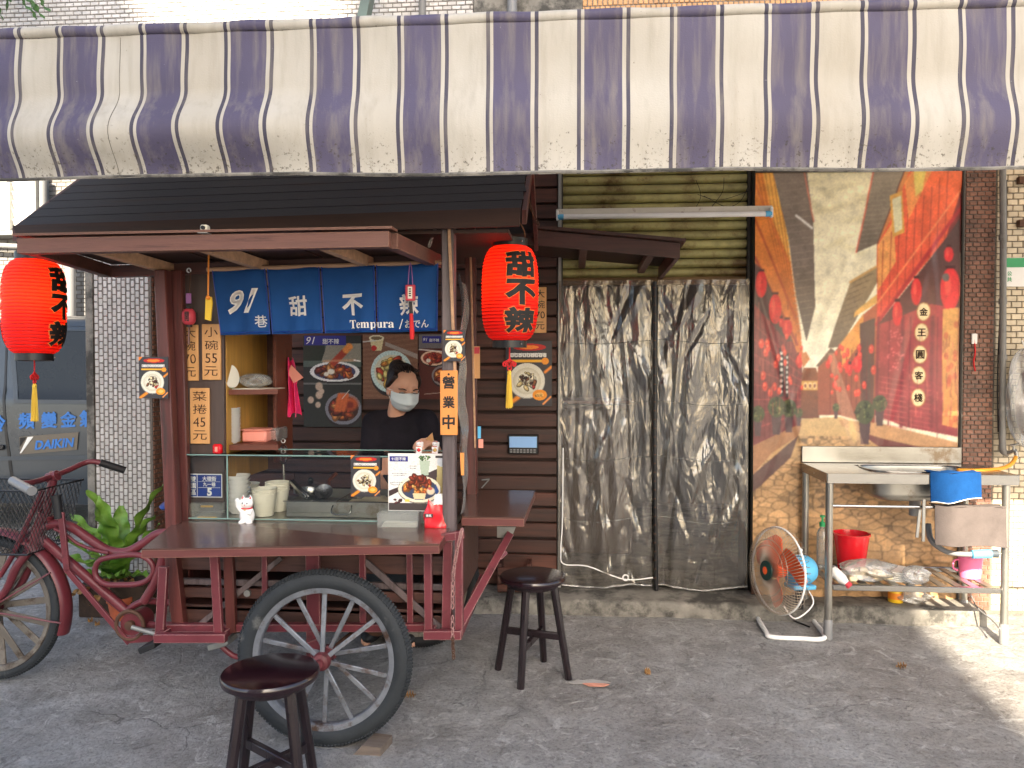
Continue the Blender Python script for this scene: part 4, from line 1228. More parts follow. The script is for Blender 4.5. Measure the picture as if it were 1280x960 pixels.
def banner_surface(u, w, lift=0.0):
    x = bx0 + (bx1 - bx0) * u
    z = bz1 + (bz0 - bz1) * w
    y = 4.585 + .006 * np.sin(u * 7 + w * 3) + .004 * np.sin(w * 23 + u * 5) * (1 - w) + .008 * np.exp(-((u - .45 - .25 * w) / .05) ** 2) * np.sin(w * 3)
    for c0, s0, a0 in ((.1, .6, .005), (.75, -.5, .005), (.5, .3, .004), (.3, -.8, .004), (.9, .2, .004)):
        y = y - a0 * np.exp(-((u - c0 - s0 * (w - .4)) / .02) ** 2) * np.sin(np.clip(w, 0, 1) * np.pi)
    y = y + .006 * np.exp(-((w - .06 - .03 * np.sin(u * 6)) / .012) ** 2)
    return x, y - lift, z
cv.sheet('printed_sheet', lambda u, w: banner_surface(u, w), M['print_vinyl'], bw)
for (x, y), ch in zip(rounds, '金王圓客棧'):
    v, f = fit(ch, .048, .06, bold=.02)
    u0, w0 = (x - 35) / 705, (y - 20) / 1475
    xx, yy, zz = banner_surface(u0 + v[:, 0] / (bx1 - bx0), w0 - v[:, 1] / (bz1 - bz0), .0022)
    mb = MB(); mb.add(np.stack([xx, yy, zz], -1), f); mb.build('printed_character', M['brown_ink'], bw, 0)
mb = MB(); mb.tube([(bx0 - .005, 4.575, bz1 + .004), ((bx0 + bx1) / 2, 4.575, bz1 - .004), (bx1 + .005, 4.575, bz1 + .004)], .008, 8); mb.build('top_rod', M['rail'], bw)
mb = MB(); mb.tube([(bx1 + .004, 4.582, bz0), (bx1 + .006, 4.582, bz1)], .006, 6); mb.build('edge_cord', M['rail'], bw)

# ================================================================== LANE ON THE LEFT: VAN AND FAR BUILDING
VY = 6.0
va = thing('parked_van', 'slate grey van with blue lettering parked in the lane', 'van', (PX(-40, VY), VY + .8, 0))
def van_sec(z):                                     # side profile: bulge of the flank, tumble-home above the belt
    return np.interp(z, [.28, .5, .9, 1.16, 1.2, 1.72, 1.82, 1.86], [.05, .0, -.015, 0, .02, .12, .22, .5])
vx0, vx1 = PX(-260, VY), PX(225, VY)
mb = MB()
def flank(u, w):
    z = .28 + w * 1.58
    return vx0 + (vx1 - vx0) * u, VY + van_sec(z), z
mb.sheet(30, 40, flank)
mb.box(vx0, vx1, VY + .5, VY + 1.6, 1.83, 1.86, 0); mb.box(vx0, vx1, VY + .1, VY + 1.6, .28, .33, 0); mb.box(vx0, vx1, VY + 1.58, VY + 1.6, .28, 1.85, 0)
mb.box(vx0 - .002, vx0 + .02, VY + .12, VY + 1.58, .34, 1.8, 0); mb.box(vx1 - .02, vx1 + .002, VY + .12, VY + 1.58, .34, 1.8, 0)
mb.build('body', M['van'], va, 50)
def on_flank(px, py, lift=.006):
    p = P(px, py, VY); p = P(px, py, VY + float(van_sec(p.z)))
    return Vector((p.x, VY + float(van_sec(p.z)) - lift, p.z))
def vpoly(name, pts, m, lift, par):
    """a pane or patch that follows the flank"""
    q = np.array([[on_flank(x, y, 0).x, on_flank(x, y, 0).z] for x, y in pts])
    mb = MB()
    def fn(u, w):
        a = q[0][:, None] * (1 - u) * w + q[1][:, None] * u * w + q[2][:, None] * u * (1 - w) + q[3][:, None] * (1 - u) * (1 - w)
        return a[0], VY + van_sec(a[1]) - lift, a[1]
    mb.sheet(12, 12, fn, .004)
    return mb.build(name, m, par, 50)
wdw = vpoly('window', [(16, 414), (190, 414), (190, 501), (24, 499)], M['van_glass'], .008, va)
for pts in ([(12, 410), (18, 410), (24, 503), (18, 503)], [(12, 408), (190, 408), (190, 414), (12, 413)], [(18, 499), (190, 501), (190, 506), (18, 504)]):
    vpoly('window_seal', pts, M['van_trim'], .011, wdw)
vpoly('window', [(-170, 414), (-12, 414), (-4, 499), (-170, 499)], M['van_glass'], .008, va)
vpoly('door_seam', [(8, 412), (10, 412), (18, 600), (14, 600)], M['black'], .004, va)
vpoly('belt_crease', [(-100, 572), (190, 568), (190, 573), (-100, 577)], M['van_trim'], .006, va)
vpoly('roof_gutter', [(-200, 402), (200, 402), (200, 408), (-200, 408)], M['van_trim'], .014, va)
mb = MB(); a_ = on_flank(-8, 559, .01); mb.box(a_.x - .1, a_.x + .1, a_.y - .012, a_.y + .01, a_.z - .02, a_.z + .02, .008); hd = mb.build('door_handle', M['black'], va)
for ch, x, y in (('冷', -2, 529), ('頻', 34, 526), ('變', 62, 525), ('金', 86, 524), ('氣', 110, 523)):
    p = on_flank(x, y, .008)
    mb = MB(); Plane(p, (1, 0, .04)).put(mb, ch, 0, 0, .14, .155, 0, bold=.03, wob=.01); mb.build('lettering', M['van_blue'], va, 0)
vpoly('logo_patch', [(25, 546), (99, 540), (97, 562), (26, 568)], M['brown_patch'], .009, va)
mb = MB(); q = [on_flank(x, y, .013) for x, y in ((36, 546), (43, 545.5), (28, 566), (26, 566.5))]; mb.prism(q, (0, .003, 0)); mb.build('logo_slash', M['white_card'], va, 0)
mb = MB(); q = [on_flank(x, y, .0125) for x, y in ((26, 547), (34, 546.5), (26, 558))]; mb.prism(q, (0, .003, 0)); mb.build('logo_corner', M['ink'], va, 0)
p = on_flank(69.5, 554.5, .014)
mb = MB(); Plane(p, (1, 0, .085)).put(mb, 'DAIKIN', 0, 0, .345, .075, 0, bold=.035, shear=.18, keep=False); mb.build('logo_lettering', M['van_blue'], va, 0)
for wx in (vx0 + .7, vx1 - .55):
    w_ = part('wheel', va)
    mb = MB(); mb.ring((wx, VY + .13, .3), .22, .08, (0, 1, 0)); mb.build('tyre', M['rubber_dark'], w_)
    mb = MB(); mb.cyl((wx, VY + .08, .3), (wx, VY + .16, .3), .16); mb.build('hub_cap', M['galv'], w_)
# blue shape behind the post: seat of a parked scooter
sc_ = thing('parked_scooter', 'dark blue scooter half hidden behind the cart post', 'scooter', G(205, 742) )
p = P(206, 632, 4.0)
mb = MB(); mb.ball((p.x + .06, 4.1, p.z), (.1, .2, .032)); mb.build('saddle', M['blue_sign'], sc_)
mb = MB(); mb.ball((p.x + .13, 4.15, p.z - .2), (.1, .16, .2)); mb.build('body', M['black'], sc_)
mb = MB(); mb.ring((p.x + .14, 4.15, .2), .15, .045, (1, .2, 0)); mb.build('tyre', M['rubber_dark'], sc_)
mb = MB(); mb.cyl((p.x + .14, 4.15, .2), (p.x + .14, 4.15, .5), .03); mb.build('strut', M['galv'], sc_)

FY = 8.6
fb = thing('pale_brick_building', 'pale brick building with louvred window at the back of the lane', 'building', (-4, FY, 0))
fx0, fx1 = -8.5, PX(240, FY)
mb = MB(); mb.box(fx0, fx1, FY, FY + .3, 0, 6.5, 0); mb.build('wall', M['grout_pale'], fb)
mb = MB(); mb.tiles(PX(-60, FY), PX(160, FY), 1.5, 3.9, FY, .112, .05, .008, .008, jit=.07); mb.build('wall_brick', M['grey_brick'], fb, 0, kind='stuff')
lx0, lx1, lz0, lz1 = PX(-90, 8.4), PX(50, 8.4), PZ(289, 8.4, 0), 4.6
lv = part('louvred_window', fb)
nl = 0
zz = lz0 + .03
while zz < 4.2:
    mb = MB(); mb.obox(((lx0 + lx1) / 2, 8.42, zz + .05), [(1, 0, 0), (0, .94, .34), (0, -.34, .94)], ((lx1 - lx0) / 2, .012, .06), .003); mb.build('louvre', M['white'], lv); zz += .105
mb = MB()
for xx in (lx0, PX(17, 8.4), lx1 - .01): mb.box(xx - .02, xx + .02, 8.36, 8.5, lz0, lz1, .004)
mb.box(lx0, lx1, 8.36, 8.6, lz0 - .05, lz0, .004); mb.build('louvre_frame', M['galv'], lv)
mb = MB(); mb.box(lx0, lx1, 8.5, 8.6, lz0, lz1, 0); mb.build('louvre_back', M['plastic_grey'], lv)
for nm, pts, r_, lb in (('drain_pipe', [(88, 300), (88, 420)], .055, 'grey upright pipe on the far pale brick wall'),
                        ('drain_pipe', [(-20, 306), (26, 308)], .03, 'thin level pipe below the louvred window'),
                        ('drain_pipe', [(53, 220), (53, 330), (57, 400)], .045, 'pale upright pipe beside the louvred window')):
    mb = MB(); mb.tube([P(x, y, 8.45) for x, y in pts], r_, 10); o = mb.build(nm, M['plastic_grey'], None); tag(o, lb, 'pipe')
# houses across the lane, behind the viewer, whose shade lies over the shop front
ob = thing('opposite_house', 'house across the lane whose shade covers the shop front', 'house', (-2.5, -12, 0))
EX = .15
mb = MB(); mb.box(-7.5, EX, -10, -9, 0, 11.3, 0); mb.build('wall', M['facade'], ob)
mb = MB(); mb.box(-2.9, EX, -9.3, -9.0, 11.3, 12.8, 0); mb.prism([(-3.4, -9, 11.3), (-2.9, -9, 11.3), (-2.9, -9, 12.8)], (0, -.3, 0))  # added unseen roofline blocks, notched to leave a sun patch on the upper wall
mb.box(-7.5, -4.5, -9.3, -9.0, 11.3, 12.8, 0); mb.prism([(-4.5, -9, 11.3), (-3.6, -9, 11.3), (-4.5, -9, 12.4)], (0, -.3, 0)); mb.build('sun_gap_parapet', M['facade'], ob)
for i in range(3):
    for j in range(3):
        mb = MB(); mb.box(-6.6 + j * 2.3, -5.2 + j * 2.3, -9.0, -8.94, 1 + i * 3.2, 2.7 + i * 3.2, .01)
        w_ = mb.build('window', M['white'], ob)
        mb = MB(); mb.box(-6.5 + j * 2.3, -5.3 + j * 2.3, -8.938, -8.93, 1.1 + i * 3.2, 2.6 + i * 3.2, .0); mb.build('pane', M['van_glass'], w_)

# ================================================================== THE FOOD CART (a cargo tricycle: all of it rolls together)
fc = thing('food_cart', 'maroon tricycle food cart with dark pitched roof and glass case', 'food cart', (PX(400, 3.3), 3.3, 0))
def cpart(mb, name, m, parent=None, smooth=40): return mb.build(name, m, parent or fc, smooth)
def cbar(name, m, p0, p1, w, h, parent=None, up=(0, 0, 1), ch=.002):
    mb = MB(); mb.bar(p0, p1, w, h, up, ch); return cpart(mb, name, m, parent)

# --- roof
RL, RR = PX(20, 3.0, 284), PX(651, 3.0, 268)
ze0, ze1 = PZ(284, 3.0, 20), PZ(262, 3.0, 650)        # eave height left and right
def roofpt(s, t):                                      # s along the eave, t from eave (0) to ridge (1)
    x = RL + (RR - RL) * s
    z = ze0 + (ze1 - ze0) * s
    return Vector((x, 3.0 + .5 * t, z + .34 * t))
nb = 7
rf = part('roof', fc)
for i in range(nb):
    a, c = i / nb + .002, (i + 1) / nb
    mb = MB()
    q = [roofpt(-.003 * (i % 2), a) + Vector((0, 0, .0012)), roofpt(1 + .003 * (i % 3), a) + Vector((0, 0, .001 + .001 * (i % 2))), roofpt(1, c), roofpt(0, c)]
    mb.prism(q, (0, -.003, .004)); cpart(mb, 'roof_board', M['roof'] if i > 1 else M['roof'], rf)
mb = MB(); q = [roofpt(0, 1), roofpt(1, 1), roofpt(1, 1) + Vector((0, .5, -.3)), roofpt(0, 1) + Vector((0, .5, -.3))]
mb.prism(q, (0, .008, .014)); cpart(mb, 'rear_slope', M['roof'], rf)
mb = MB(); q = [roofpt(0, -.02) + Vector((0, -.012, .01)), roofpt(1, -.02) + Vector((0, -.012, .01)), roofpt(1, -.02) + Vector((-.004, -.012, -.06)), roofpt(0, -.02) + Vector((.03, -.012, -.055))]
mb.prism(q, (0, .018, 0)); cpart(mb, 'eave_fascia', M['roof_board'], rf)
for s, dx in ((1, .004), (0, -.022)):
    mb = MB(); q = [roofpt(s, 0) + Vector((dx, .008, -.055)), roofpt(s, 0) + Vector((dx, .008, 0)), roofpt(s, 1) + Vector((dx, -.01, 0)), roofpt(s, 1) + Vector((dx, .48, -.3)), roofpt(s, 1) + Vector((dx, .48, -.355)), roofpt(s, 1) + Vector((dx, -.01, -.06))]
    mb.prism(q, (.018, 0, 0)); cpart(mb, 'gable_trim', M['cart_post'], rf)
mb = MB(); mb.box(RL + .05, RR - .05, 3.03, 3.96, ze0 - .045, ze0 - .03, 0); cpart(mb, 'roof_ceiling', M['roof_board'], rf)
# --- propped-up front hatch frame
h0, h1 = P(26, 297, 2.68), P(488, 288, 2.68)
k0, k1 = Vector((h0.x + .01, 3.2, h0.z - .0)), P(546, 317, 3.2)
k0.z = P(150, 330, 3.2).z
hz = Vector((0, 0, -.033))
hf = part('front_hatch', fc)
cbar('hatch_beam', M['beam'], h0 + hz, h1 + hz, .045, .055, hf)
mb = MB(); mb.prism([h0 + Vector((-.01, -.03, .002)), h1 + Vector((.012, -.03, .002)), h1 + Vector((.012, .06, .004)), h0 + Vector((-.01, .06, .004))], (0, 0, .008)); cpart(mb, 'hatch_cap', M['beam'], hf)
cbar('hatch_beam', M['beam'], h1 + hz + Vector((-.0, .025, 0)), k1 + hz, .04, .055, hf)
cbar('hatch_beam', M['cart_wood'], h0 + hz + Vector((.02, .025, 0)), k0 + hz, .04, .05, hf)
cbar('hatch_beam', M['cart_wood'], k0 + hz + Vector((.02, 0, 0)), k1 + hz + Vector((-.02, 0, 0)), .04, .05, hf)
for pxa, pxb in ((112, 168), (250, 288), (400, 434)):
    s = (pxa - 26) / 462
    a = h0.lerp(h1, s) + hz + Vector((0, .03, 0)); b_ = k0.lerp(k1, s * .97 + .02) + hz
    cbar('hatch_rib', M['raw_wood'], a, b_, .035, .045, hf)
for i in range(3):
    s0, s1 = .01 + i * .33, .33 + i * .33
    mb = MB(); mb.prism([h0.lerp(h1, s0) + Vector((0, .05, -.003)), h0.lerp(h1, s1) + Vector((0, .05, -.003)), k0.lerp(k1, s1) + Vector((0, 0, -.003)), k0.lerp(k1, s0) + Vector((0, 0, -.003))], (0, 0, .012)); cpart(mb, 'hatch_panel', M['roof_board'], hf)
def chain(name, pts, m, n, parent, r=.0022, L=.014):
    c = curve([Vector(p) for p in pts], 12)
    mb = MB()
    for i in range(n):
        f_ = i / max(1, n - 1) * (len(c) - 2)
        p, d = c[int(f_)], (c[int(f_) + 1] - c[int(f_)]).normalized()
        s = d.orthogonal().normalized(); s = Quaternion(d, (i % 2) * math.pi / 2) @ s
        ring = [p + d * (L * .8 * math.cos(a)) + s * (L * .42 * math.sin(a)) for a in np.linspace(0, 2 * math.pi, 9)[:-1]]
        mb.tube(ring, r, 5, closed=True)
    return mb.build(name, m, parent, 60)
chain('hatch_chain', [P(537, 306, 3.12), P(546, 280, 3.12)], M['galv'], 9, fc)
chain('roof_chain', [P(657, 230, 3.3), P(662, 255, 3.3), P(673, 281, 3.3)], M['iron'], 14, fc)

# --- posts
cbar('post', M['cart_post'], P(203, 338, 3.08), P(222, 764, 3.08), .05, .05, ch=.004)
cbar('post', M['cart_post'], P(222, 338, 3.14), P(234, 764, 3.14), .032, .05, ch=.004)
cbar('post', M['grey_post'], P(561, 282, 3.06), P(563, 792, 3.06), .062, .05, ch=.004)
cbar('post', M['cart_post'], P(588, 282, 3.74), P(591, 700, 3.74), .052, .05, ch=.004)
cbar('post', M['cart_post'], P(255, 330, 3.74), P(262, 700, 3.74), .05, .05, ch=.004)
cbar('corner_strip', M['raw_wood'], P(561, 282, 3.025), P(569, 470, 3.025), .012, .012)
cbar('corner_strip', M['raw_wood'], P(588, 312, 3.70), P(594, 560, 3.70), .008, .01)
# clear side sheet between the right-hand posts
mb = MB(); a_, c_ = P(575, 440, 3.10), P(583, 440, 3.7)
mb.sheet(14, 40, lambda u, w: (a_.x + (c_.x - a_.x) * u + .012 * np.sin(w * 9 + u * 6) + .006 * np.sin(w * 23), 3.10 + .58 * u, .82 + w * .98)); cpart(mb, 'side_sheet', M['film'], None, 180)
# --- price board and shelf cabinet
xb0, xb1 = PX(233, 3.2), PX(281, 3.2)
mb = MB(); mb.box(xb0, xb1, 3.19, 3.21, .80, PZ(330, 3.2, 255), .002); cpart(mb, 'price_board', M['board_dark'])
xs0, xs1 = PX(281, 3.25), PX(352, 3.25)
mb = MB(); mb.box(xb1 - .02, xb1 + .0, 3.215, 3.66, .92, 1.66, .002); cpart(mb, 'cabinet_side', M['yellow_wood'])
mb = MB(); mb.box(xb1 - .02, PX(353, 3.66), 3.66, 3.675, .92, 1.70, .002); cpart(mb, 'cabinet_back', M['cart_wood'])
mb = MB(); mb.box(PX(346, 3.5), PX(346, 3.5) + .016, 3.45, 3.655, .98, 1.66, .002); cpart(mb, 'cabinet_side', M['shelf_wood'])
zs1, zs2 = PZ(487, 3.25, 315), PZ(556, 3.25, 315)
for zz in (zs1, zs2):
    mb = MB(); mb.prism([(xb1 + .002, 3.23, zz), (xs1 - .01, 3.23, zz + .004), (PX(345, 3.46), 3.445, zz), (PX(345, 3.46), 3.655, zz), (xb1 + .002, 3.655, zz)], (0, 0, -.022)); cpart(mb, 'cabinet_shelf', M['shelf_wood'])
# --- counter
c_fl, c_fr = P(177, 686, 2.72), P(549, 680, 2.72)
zc = .775
mb = MB(); q = [Vector((c_fl.x, 2.72, c_fl.z)), Vector((c_fr.x, 2.72, c_fr.z)), Vector((PX(566, 3.15), 3.15, zc + .004)), Vector((PX(222, 3.15), 3.15, zc))]
mb.prism(q, (0, 0, -.006)); cpart(mb, 'counter_top', M['counter'])
mb = MB(); mb.prism([p + Vector((0, 0, -.0065)) for p in q], (0, 0, -.028)); cpart(mb, 'counter_edge', M['counter_edge'])
mb = MB(); mb.box(PX(228, 3.15), PX(566, 3.15), 3.152, 3.72, zc - .03, zc + .006, .002); cpart(mb, 'work_top', M['steel_worn'])
# --- body: slatted box
bx0_, bx1_ = PX(216, 3.02), PX(566, 3.02)
for (ya, yb) in ((693, 716), (727, 735), (738, 751), (759, 783)):
    za, zb_ = PZ(ya, 3.02, 400), PZ(yb, 3.02, 400)
    mb = MB(); mb.box(bx0_, bx1_, 3.02, 3.04, zb_, za, .003); cpart(mb, 'body_slat', M['cart_wood'] if ya != 727 else M['grey_post'])
for zz in (.46, .56, .66): 
    mb = MB(); mb.box(bx0_, bx1_, 3.70, 3.72, zz, zz + .07, .003); cpart(mb, 'body_slat', M['cart_wood'])
mb = MB(); mb.box(bx0_, bx1_, 3.02, 3.72, .43, .445, .002); cpart(mb, 'body_floor', M['cart_wood'])
for xx in (bx0_ - .012, bx1_ + .002):
    mb = MB(); mb.box(xx, xx + .012, 3.04, 3.70, .45, .745, .002); cpart(mb, 'body_end', M['cart_wood'])
# gas ring and bottle shapes stored in the body
mb = MB(); mb.box(PX(420, 3.3), PX(520, 3.3), 3.2, 3.6, .45, .66, .02); cpart(mb, 'stored_box', M['van_trim'])
# --- steel sub-frame
YF = 2.97
rs = M['red_steel']
def fb_(name, a, b_, w=.024, h=.03, Y0=YF, Y1=None, m=rs): return cbar(name, m, P(a[0], a[1], Y0), P(b_[0], b_[1], Y1 or Y0), w, h, up=(0, -1, 0))
fb_('frame_rail', (210, 784), (532, 784), .03, .03)
fb_('frame_upright', (268, 690), (274, 797), .034, .02, 2.9); fb_('frame_upright', (286, 690), (290, 790), .04, .025, 2.96, m=M['cart_post'])
fb_('frame_upright', (535, 688), (536, 793), .03, .025, 2.9); fb_('frame_upright', (574, 664), (574, 793), .03, .03, 2.9)
fb_('frame_upright', (560, 676), (558, 793), .036, .02, 2.93)
fb_('frame_upright', (391, 690), (393, 784), .055, .02); fb_('frame_upright', (391, 784), (391, 830), .05, .02)
fb_('frame_upright', (331, 692), (331, 784), .022, .014, 2.985); fb_('frame_upright', (453, 692), (454, 784), .026, .014, 2.985)
fb_('frame_upright', (512, 692), (513, 784), .024, .014, 2.985)
fb_('frame_brace', (246, 784), (352, 697), .022, .012, 2.99, m=M['grey_post']); fb_('frame_brace', (455, 700), (550, 785), .026, .012, 2.99, m=M['grey_post'])
fb_('frame_rail', (194, 797), (283, 797), .034, .03, 2.88); fb_('frame_rail', (530, 793), (577, 793), .034, .03, 2.88)
fb_('frame_brace', (205, 708), (200, 795), .036, .02, 2.93); fb_('frame_upright', (216, 695), (226, 790), .05, .04, 3.0, m=M['cart_post'])
fb_('frame_rail', (552, 672), (580, 668), .03, .028, 2.9)
for px_ in (200, 276, 536, 572):
    p = P(px_, 795, 2.9); mb = MB(); mb.bar((p.x, 2.9, p.z), (p.x, 3.72, p.z + .0), .03, .03); cpart(mb, 'cross_rail', rs)
for px_, py_ in ((310, 741), (441, 741), (452, 737)):
    mb = MB(); p = P(px_, py_, 2.99); mb.cyl(p, p + Vector((0, -.012, 0)), .014, seg=8); cpart(mb, 'bolt', M['galv'])
chain('frame_chain', [P(577, 664, 2.86), P(571, 690, 2.86), P(566, 730, 2.86), P(566, 812, 2.86)], rs, 30, fc, .0024, .016)
chain('drop_chain', [P(566, 800, 2.85), P(567, 822, 2.85)], M['iron'], 7, fc, .002, .014)
fb_('shelf_strut', (573, 784), (637, 668), .034, .03, 3.0, 3.45)
fb_('strut_collar', (620, 696), (629, 688), .044, .04, 3.37, 3.4)
mb = MB(); p = P(631, 664, 3.45); mb.prism([p + Vector((-.035, 0, .02)), p + Vector((.05, 0, .02)), p + Vector((.03, 0, -.03)), p + Vector((-.035, 0, -.03))], (0, .08, 0)); cpart(mb, 'strut_bracket', M['galv'])
# side shelf
s_ = [P(577, 645, 3.16), P(655, 645, 3.16), P(669, 613, 3.85), P(577, 613, 3.85)]
for p in s_: p.z = .802
mb = MB(); mb.prism(s_, (0, 0, -.006)); cpart(mb, 'side_shelf_top', M['counter'])
mb = MB(); mb.prism([p + Vector((0, 0, -.0065)) for p in s_], (0, 0, -.03)); cpart(mb, 'side_shelf_edge', M['counter_edge'])
# --- wheels
def wheel(name, c, Rw, tr, nsp, rimm, tyrm, sp_w=.02, fine=1, ph=0.1, hubm=None, squ=.9):
    w = part(name, fc)
    c = Vector(c)
    mb = MB(); mb.ring(c, Rw - tr, tr, (0, 1, 0), 96, 16, squ)
    cpart(mb, 'tyre', tyrm, w, 60)
    mb = MB()
    n = 150                                              # tread blocks
    for i in range(n):
        a = 2 * math.pi * i / n
        d = Vector((math.cos(a), 0, math.sin(a))); tt = Vector((-d.z, 0, d.x))
        for s in (-1, 1):
            cc_ = c + d * (Rw - tr + tr * .90) + Vector((0, s * tr * squ * .55, 0))
            nn = (d * .84 + Vector((0, s * .54, 0))).normalized()
            mb.obox(cc_ - nn * .0032, [tt, nn.cross(tt), nn], (.0045, tr * .3, .004), .001)
    cpart(mb, 'tread', tyrm, w, 0)['kind'] = 'stuff'
    mb = MB()
    ri, ro = Rw - 2 * tr - .012, Rw - 2 * tr + .012
    prof = [(ri, -.012), (ri + .004, -.02), (ro, -.024), (ro + .004, -.018), (ro - .006, -.012), (ro - .006, .012), (ro + .004, .018), (ro, .024), (ri + .004, .02), (ri, .012), (ri, -.012)]
    mb.lathe(prof, c, (0, 1, 0), 72, caps=False); cpart(mb, 'rim', rimm, w, 50)
    for i in range(nsp):
        a = 2 * math.pi * i / nsp + ph
        d = Vector((math.cos(a), 0, math.sin(a)))
        sy = -.02 if i % 2 else .02
        mb = MB(); mb.bar(c + d * .03 + Vector((0, sy * 1.4, 0)), c + d * (ri + .002) + Vector((0, sy * .25, 0)), .009, sp_w, up=(-d.z, 0, d.x)); cpart(mb, 'spoke', rimm, w)
    mb = MB(); mb.lathe([(.0, -.075), (.015, -.075), (.017, -.06), (.03, -.055), (.034, -.045), (.034, -.03), (.026, -.026), (.026, .026), (.034, .03), (.034, .05), (.017, .06), (0, .06)], c, (0, 1, 0), 24); cpart(mb, 'hub', hubm or M['hub_red'], w, 40)
    return w
wc = P(406, 832, 2.81); wc.z = .332
wheel('wheel', wc, .332, .037, 14, M['rim'], M['rubber'], .018, ph=.21)
wf = P(519, 738, 3.84); wf.z = .328
wheel('wheel', wf, .328, .035, 14, M['old_rim'], M['rubber_dark'], .022, ph=.0)
mb = MB(); mb.cyl(wc, (wf.x, wf.y, wf.z), .016); cpart(mb, 'axle', M['iron'])
mb = MB(); mb.lathe([(0, -.02), (.06, -.02), (.064, 0), (.06, .02), (0, .02)], (wc.x + .1, 3.2, .345), (0, 1, 0), 24); cpart(mb, 'gear_case', M['iron'])
fb_('axle_bracket', (391, 800), (404, 836), .05, .02, 2.93)

# --- the bicycle half
BY = 3.27
BD = .13                                             # the bicycle's plane lies this much nearer than first measured
bp = M['bike_paint']
def tb(name, pts, r, m=None, Y=BY, smooth=6, seg=12, parent=None, Ys=None):
    q = [P(x, y, (Ys[i] - BD if Ys else (Y if Y == BY else Y - BD))) for i, (x, y) in enumerate(pts)]
    r = r * .9 if np.isscalar(r) else r
    mb = MB(); mb.tube(q, r, seg, smooth=smooth if len(pts) > 2 else 0); return cpart(mb, name, m or bp, parent, 50)
tb('head_tube', [(56, 640), (41, 684)], .033)
tb('head_ring', [(57, 643), (56, 648)], .04); tb('head_ring', [(42, 678), (40, 684)], .038)
tb('steering_stem', [(68, 590), (58, 642)], .021); tb('stem_clamp', [(60, 598), (72, 594)], .026)
hb = tb('handlebar', [(22, 604), (40, 603), (66, 595), (85, 588), (105, 579), (118, 577), (136, 582)], .0135, M['red_steel'], Ys=[3.2, 3.25, 3.4, 3.5, 3.58, 3.6, 3.62])
tb('grip', [(16, 601), (40, 614)], .021, M['plastic_grey'], parent=hb, Ys=[3.2, 3.06]); tb('grip', [(125, 578), (156, 588)], .019, M['rubber_dark'], parent=hb, Ys=[3.6, 3.66])
tb('stem_brace', [(53, 612), (34, 655), (18, 690), (0, 720)], .013, Y=3.36); tb('stem_brace', [(58, 616), (48, 640)], .012)
tb('top_tube', [(53, 660), (68, 655), (88, 658), (112, 674), (135, 688), (158, 690), (178, 680), (196, 668), (212, 666)], .023)
tb('guide_rod', [(68, 661), (82, 668), (98, 680), (120, 688), (135, 691)], .008, Y=3.37)
tb('down_tube', [(52, 673), (165, 770)], .024)
tb('seat_tube', [(205, 693), (196, 724), (180, 752)], .023, Y=3.36)
tb('chain_stay', [(178, 781), (300, 782)], .018); tb('seat_stay', [(195, 715), (214, 730)], .014)
mb = MB(); p = P(172, 776, BY); mb.cyl(p + Vector((0, -.05, 0)), p + Vector((0, .05, 0)), .05); cpart(mb, 'bottom_bracket', bp)
mb = MB(); mb.ring(p + Vector((0, -.06, 0)), .062, .009, (0, 1, 0), 40, 8); mb.cyl(p + Vector((0, -.07, 0)), p + Vector((0, -.05, 0)), .02); cpart(mb, 'chain_wheel', M['iron'])
tb('chain_guard', [(160, 762), (178, 752), (200, 752), (240, 756)], .016)
lv_ = cbar('brake_lever', bp, P(76, 640, 3.21), P(84, 714, 3.21), .028, .012, up=(0, -1, 0))
tb('lever_grip', [(70, 619), (74, 648)], .021, M['rubber_dark'], Y=3.34, parent=lv_)
cbar('brake_rod', bp, P(83, 712, 3.21), P(162, 804, 3.21), .024, .012, up=(0, -1, 0))
cbar('brake_rod', bp, P(158, 800, 3.21), P(196, 797, 3.21), .03, .012, up=(0, -1, 0))
ov = [(135, 697), (155, 694), (175, 694), (188, 702), (192, 713), (186, 724), (172, 730), (150, 731), (132, 730), (121, 722), (119, 711), (124, 701)]
mb = MB(); mb.tube([P(x, y, 3.23) for x, y in ov], .0125, 10, closed=True, smooth=4); cpart(mb, 'oval_guard', bp, None, 60)
ck = tb('crank', [(165, 784), (196, 793)], .011, M['galv'], Y=3.3)
mb = MB(); p = P(190, 806, 3.15); mb.obox(p, [(.9, 0, .4), (0, 1, 0), (-.4, 0, .9)], (.04, .045, .013), .004); cpart(mb, 'pedal', M['rubber_dark'], ck)
ck = tb('crank', [(172, 778), (262, 800)], .010, M['galv'], Y=3.46)
mb = MB(); p = P(278, 802, 3.0); mb.obox(p, [(.95, 0, .3), (0, 1, 0), (-.3, 0, .95)], (.045, .045, .013), .004); cpart(mb, 'pedal', M['galv'], ck)
tb('drive_chain', [(180, 790), (220, 788), (300, 790)], .006, M['iron'], Y=3.33)
tb('chain_stay', [(268, 798), (285, 815), (300, 822), (345, 828)], .012, Y=3.1)
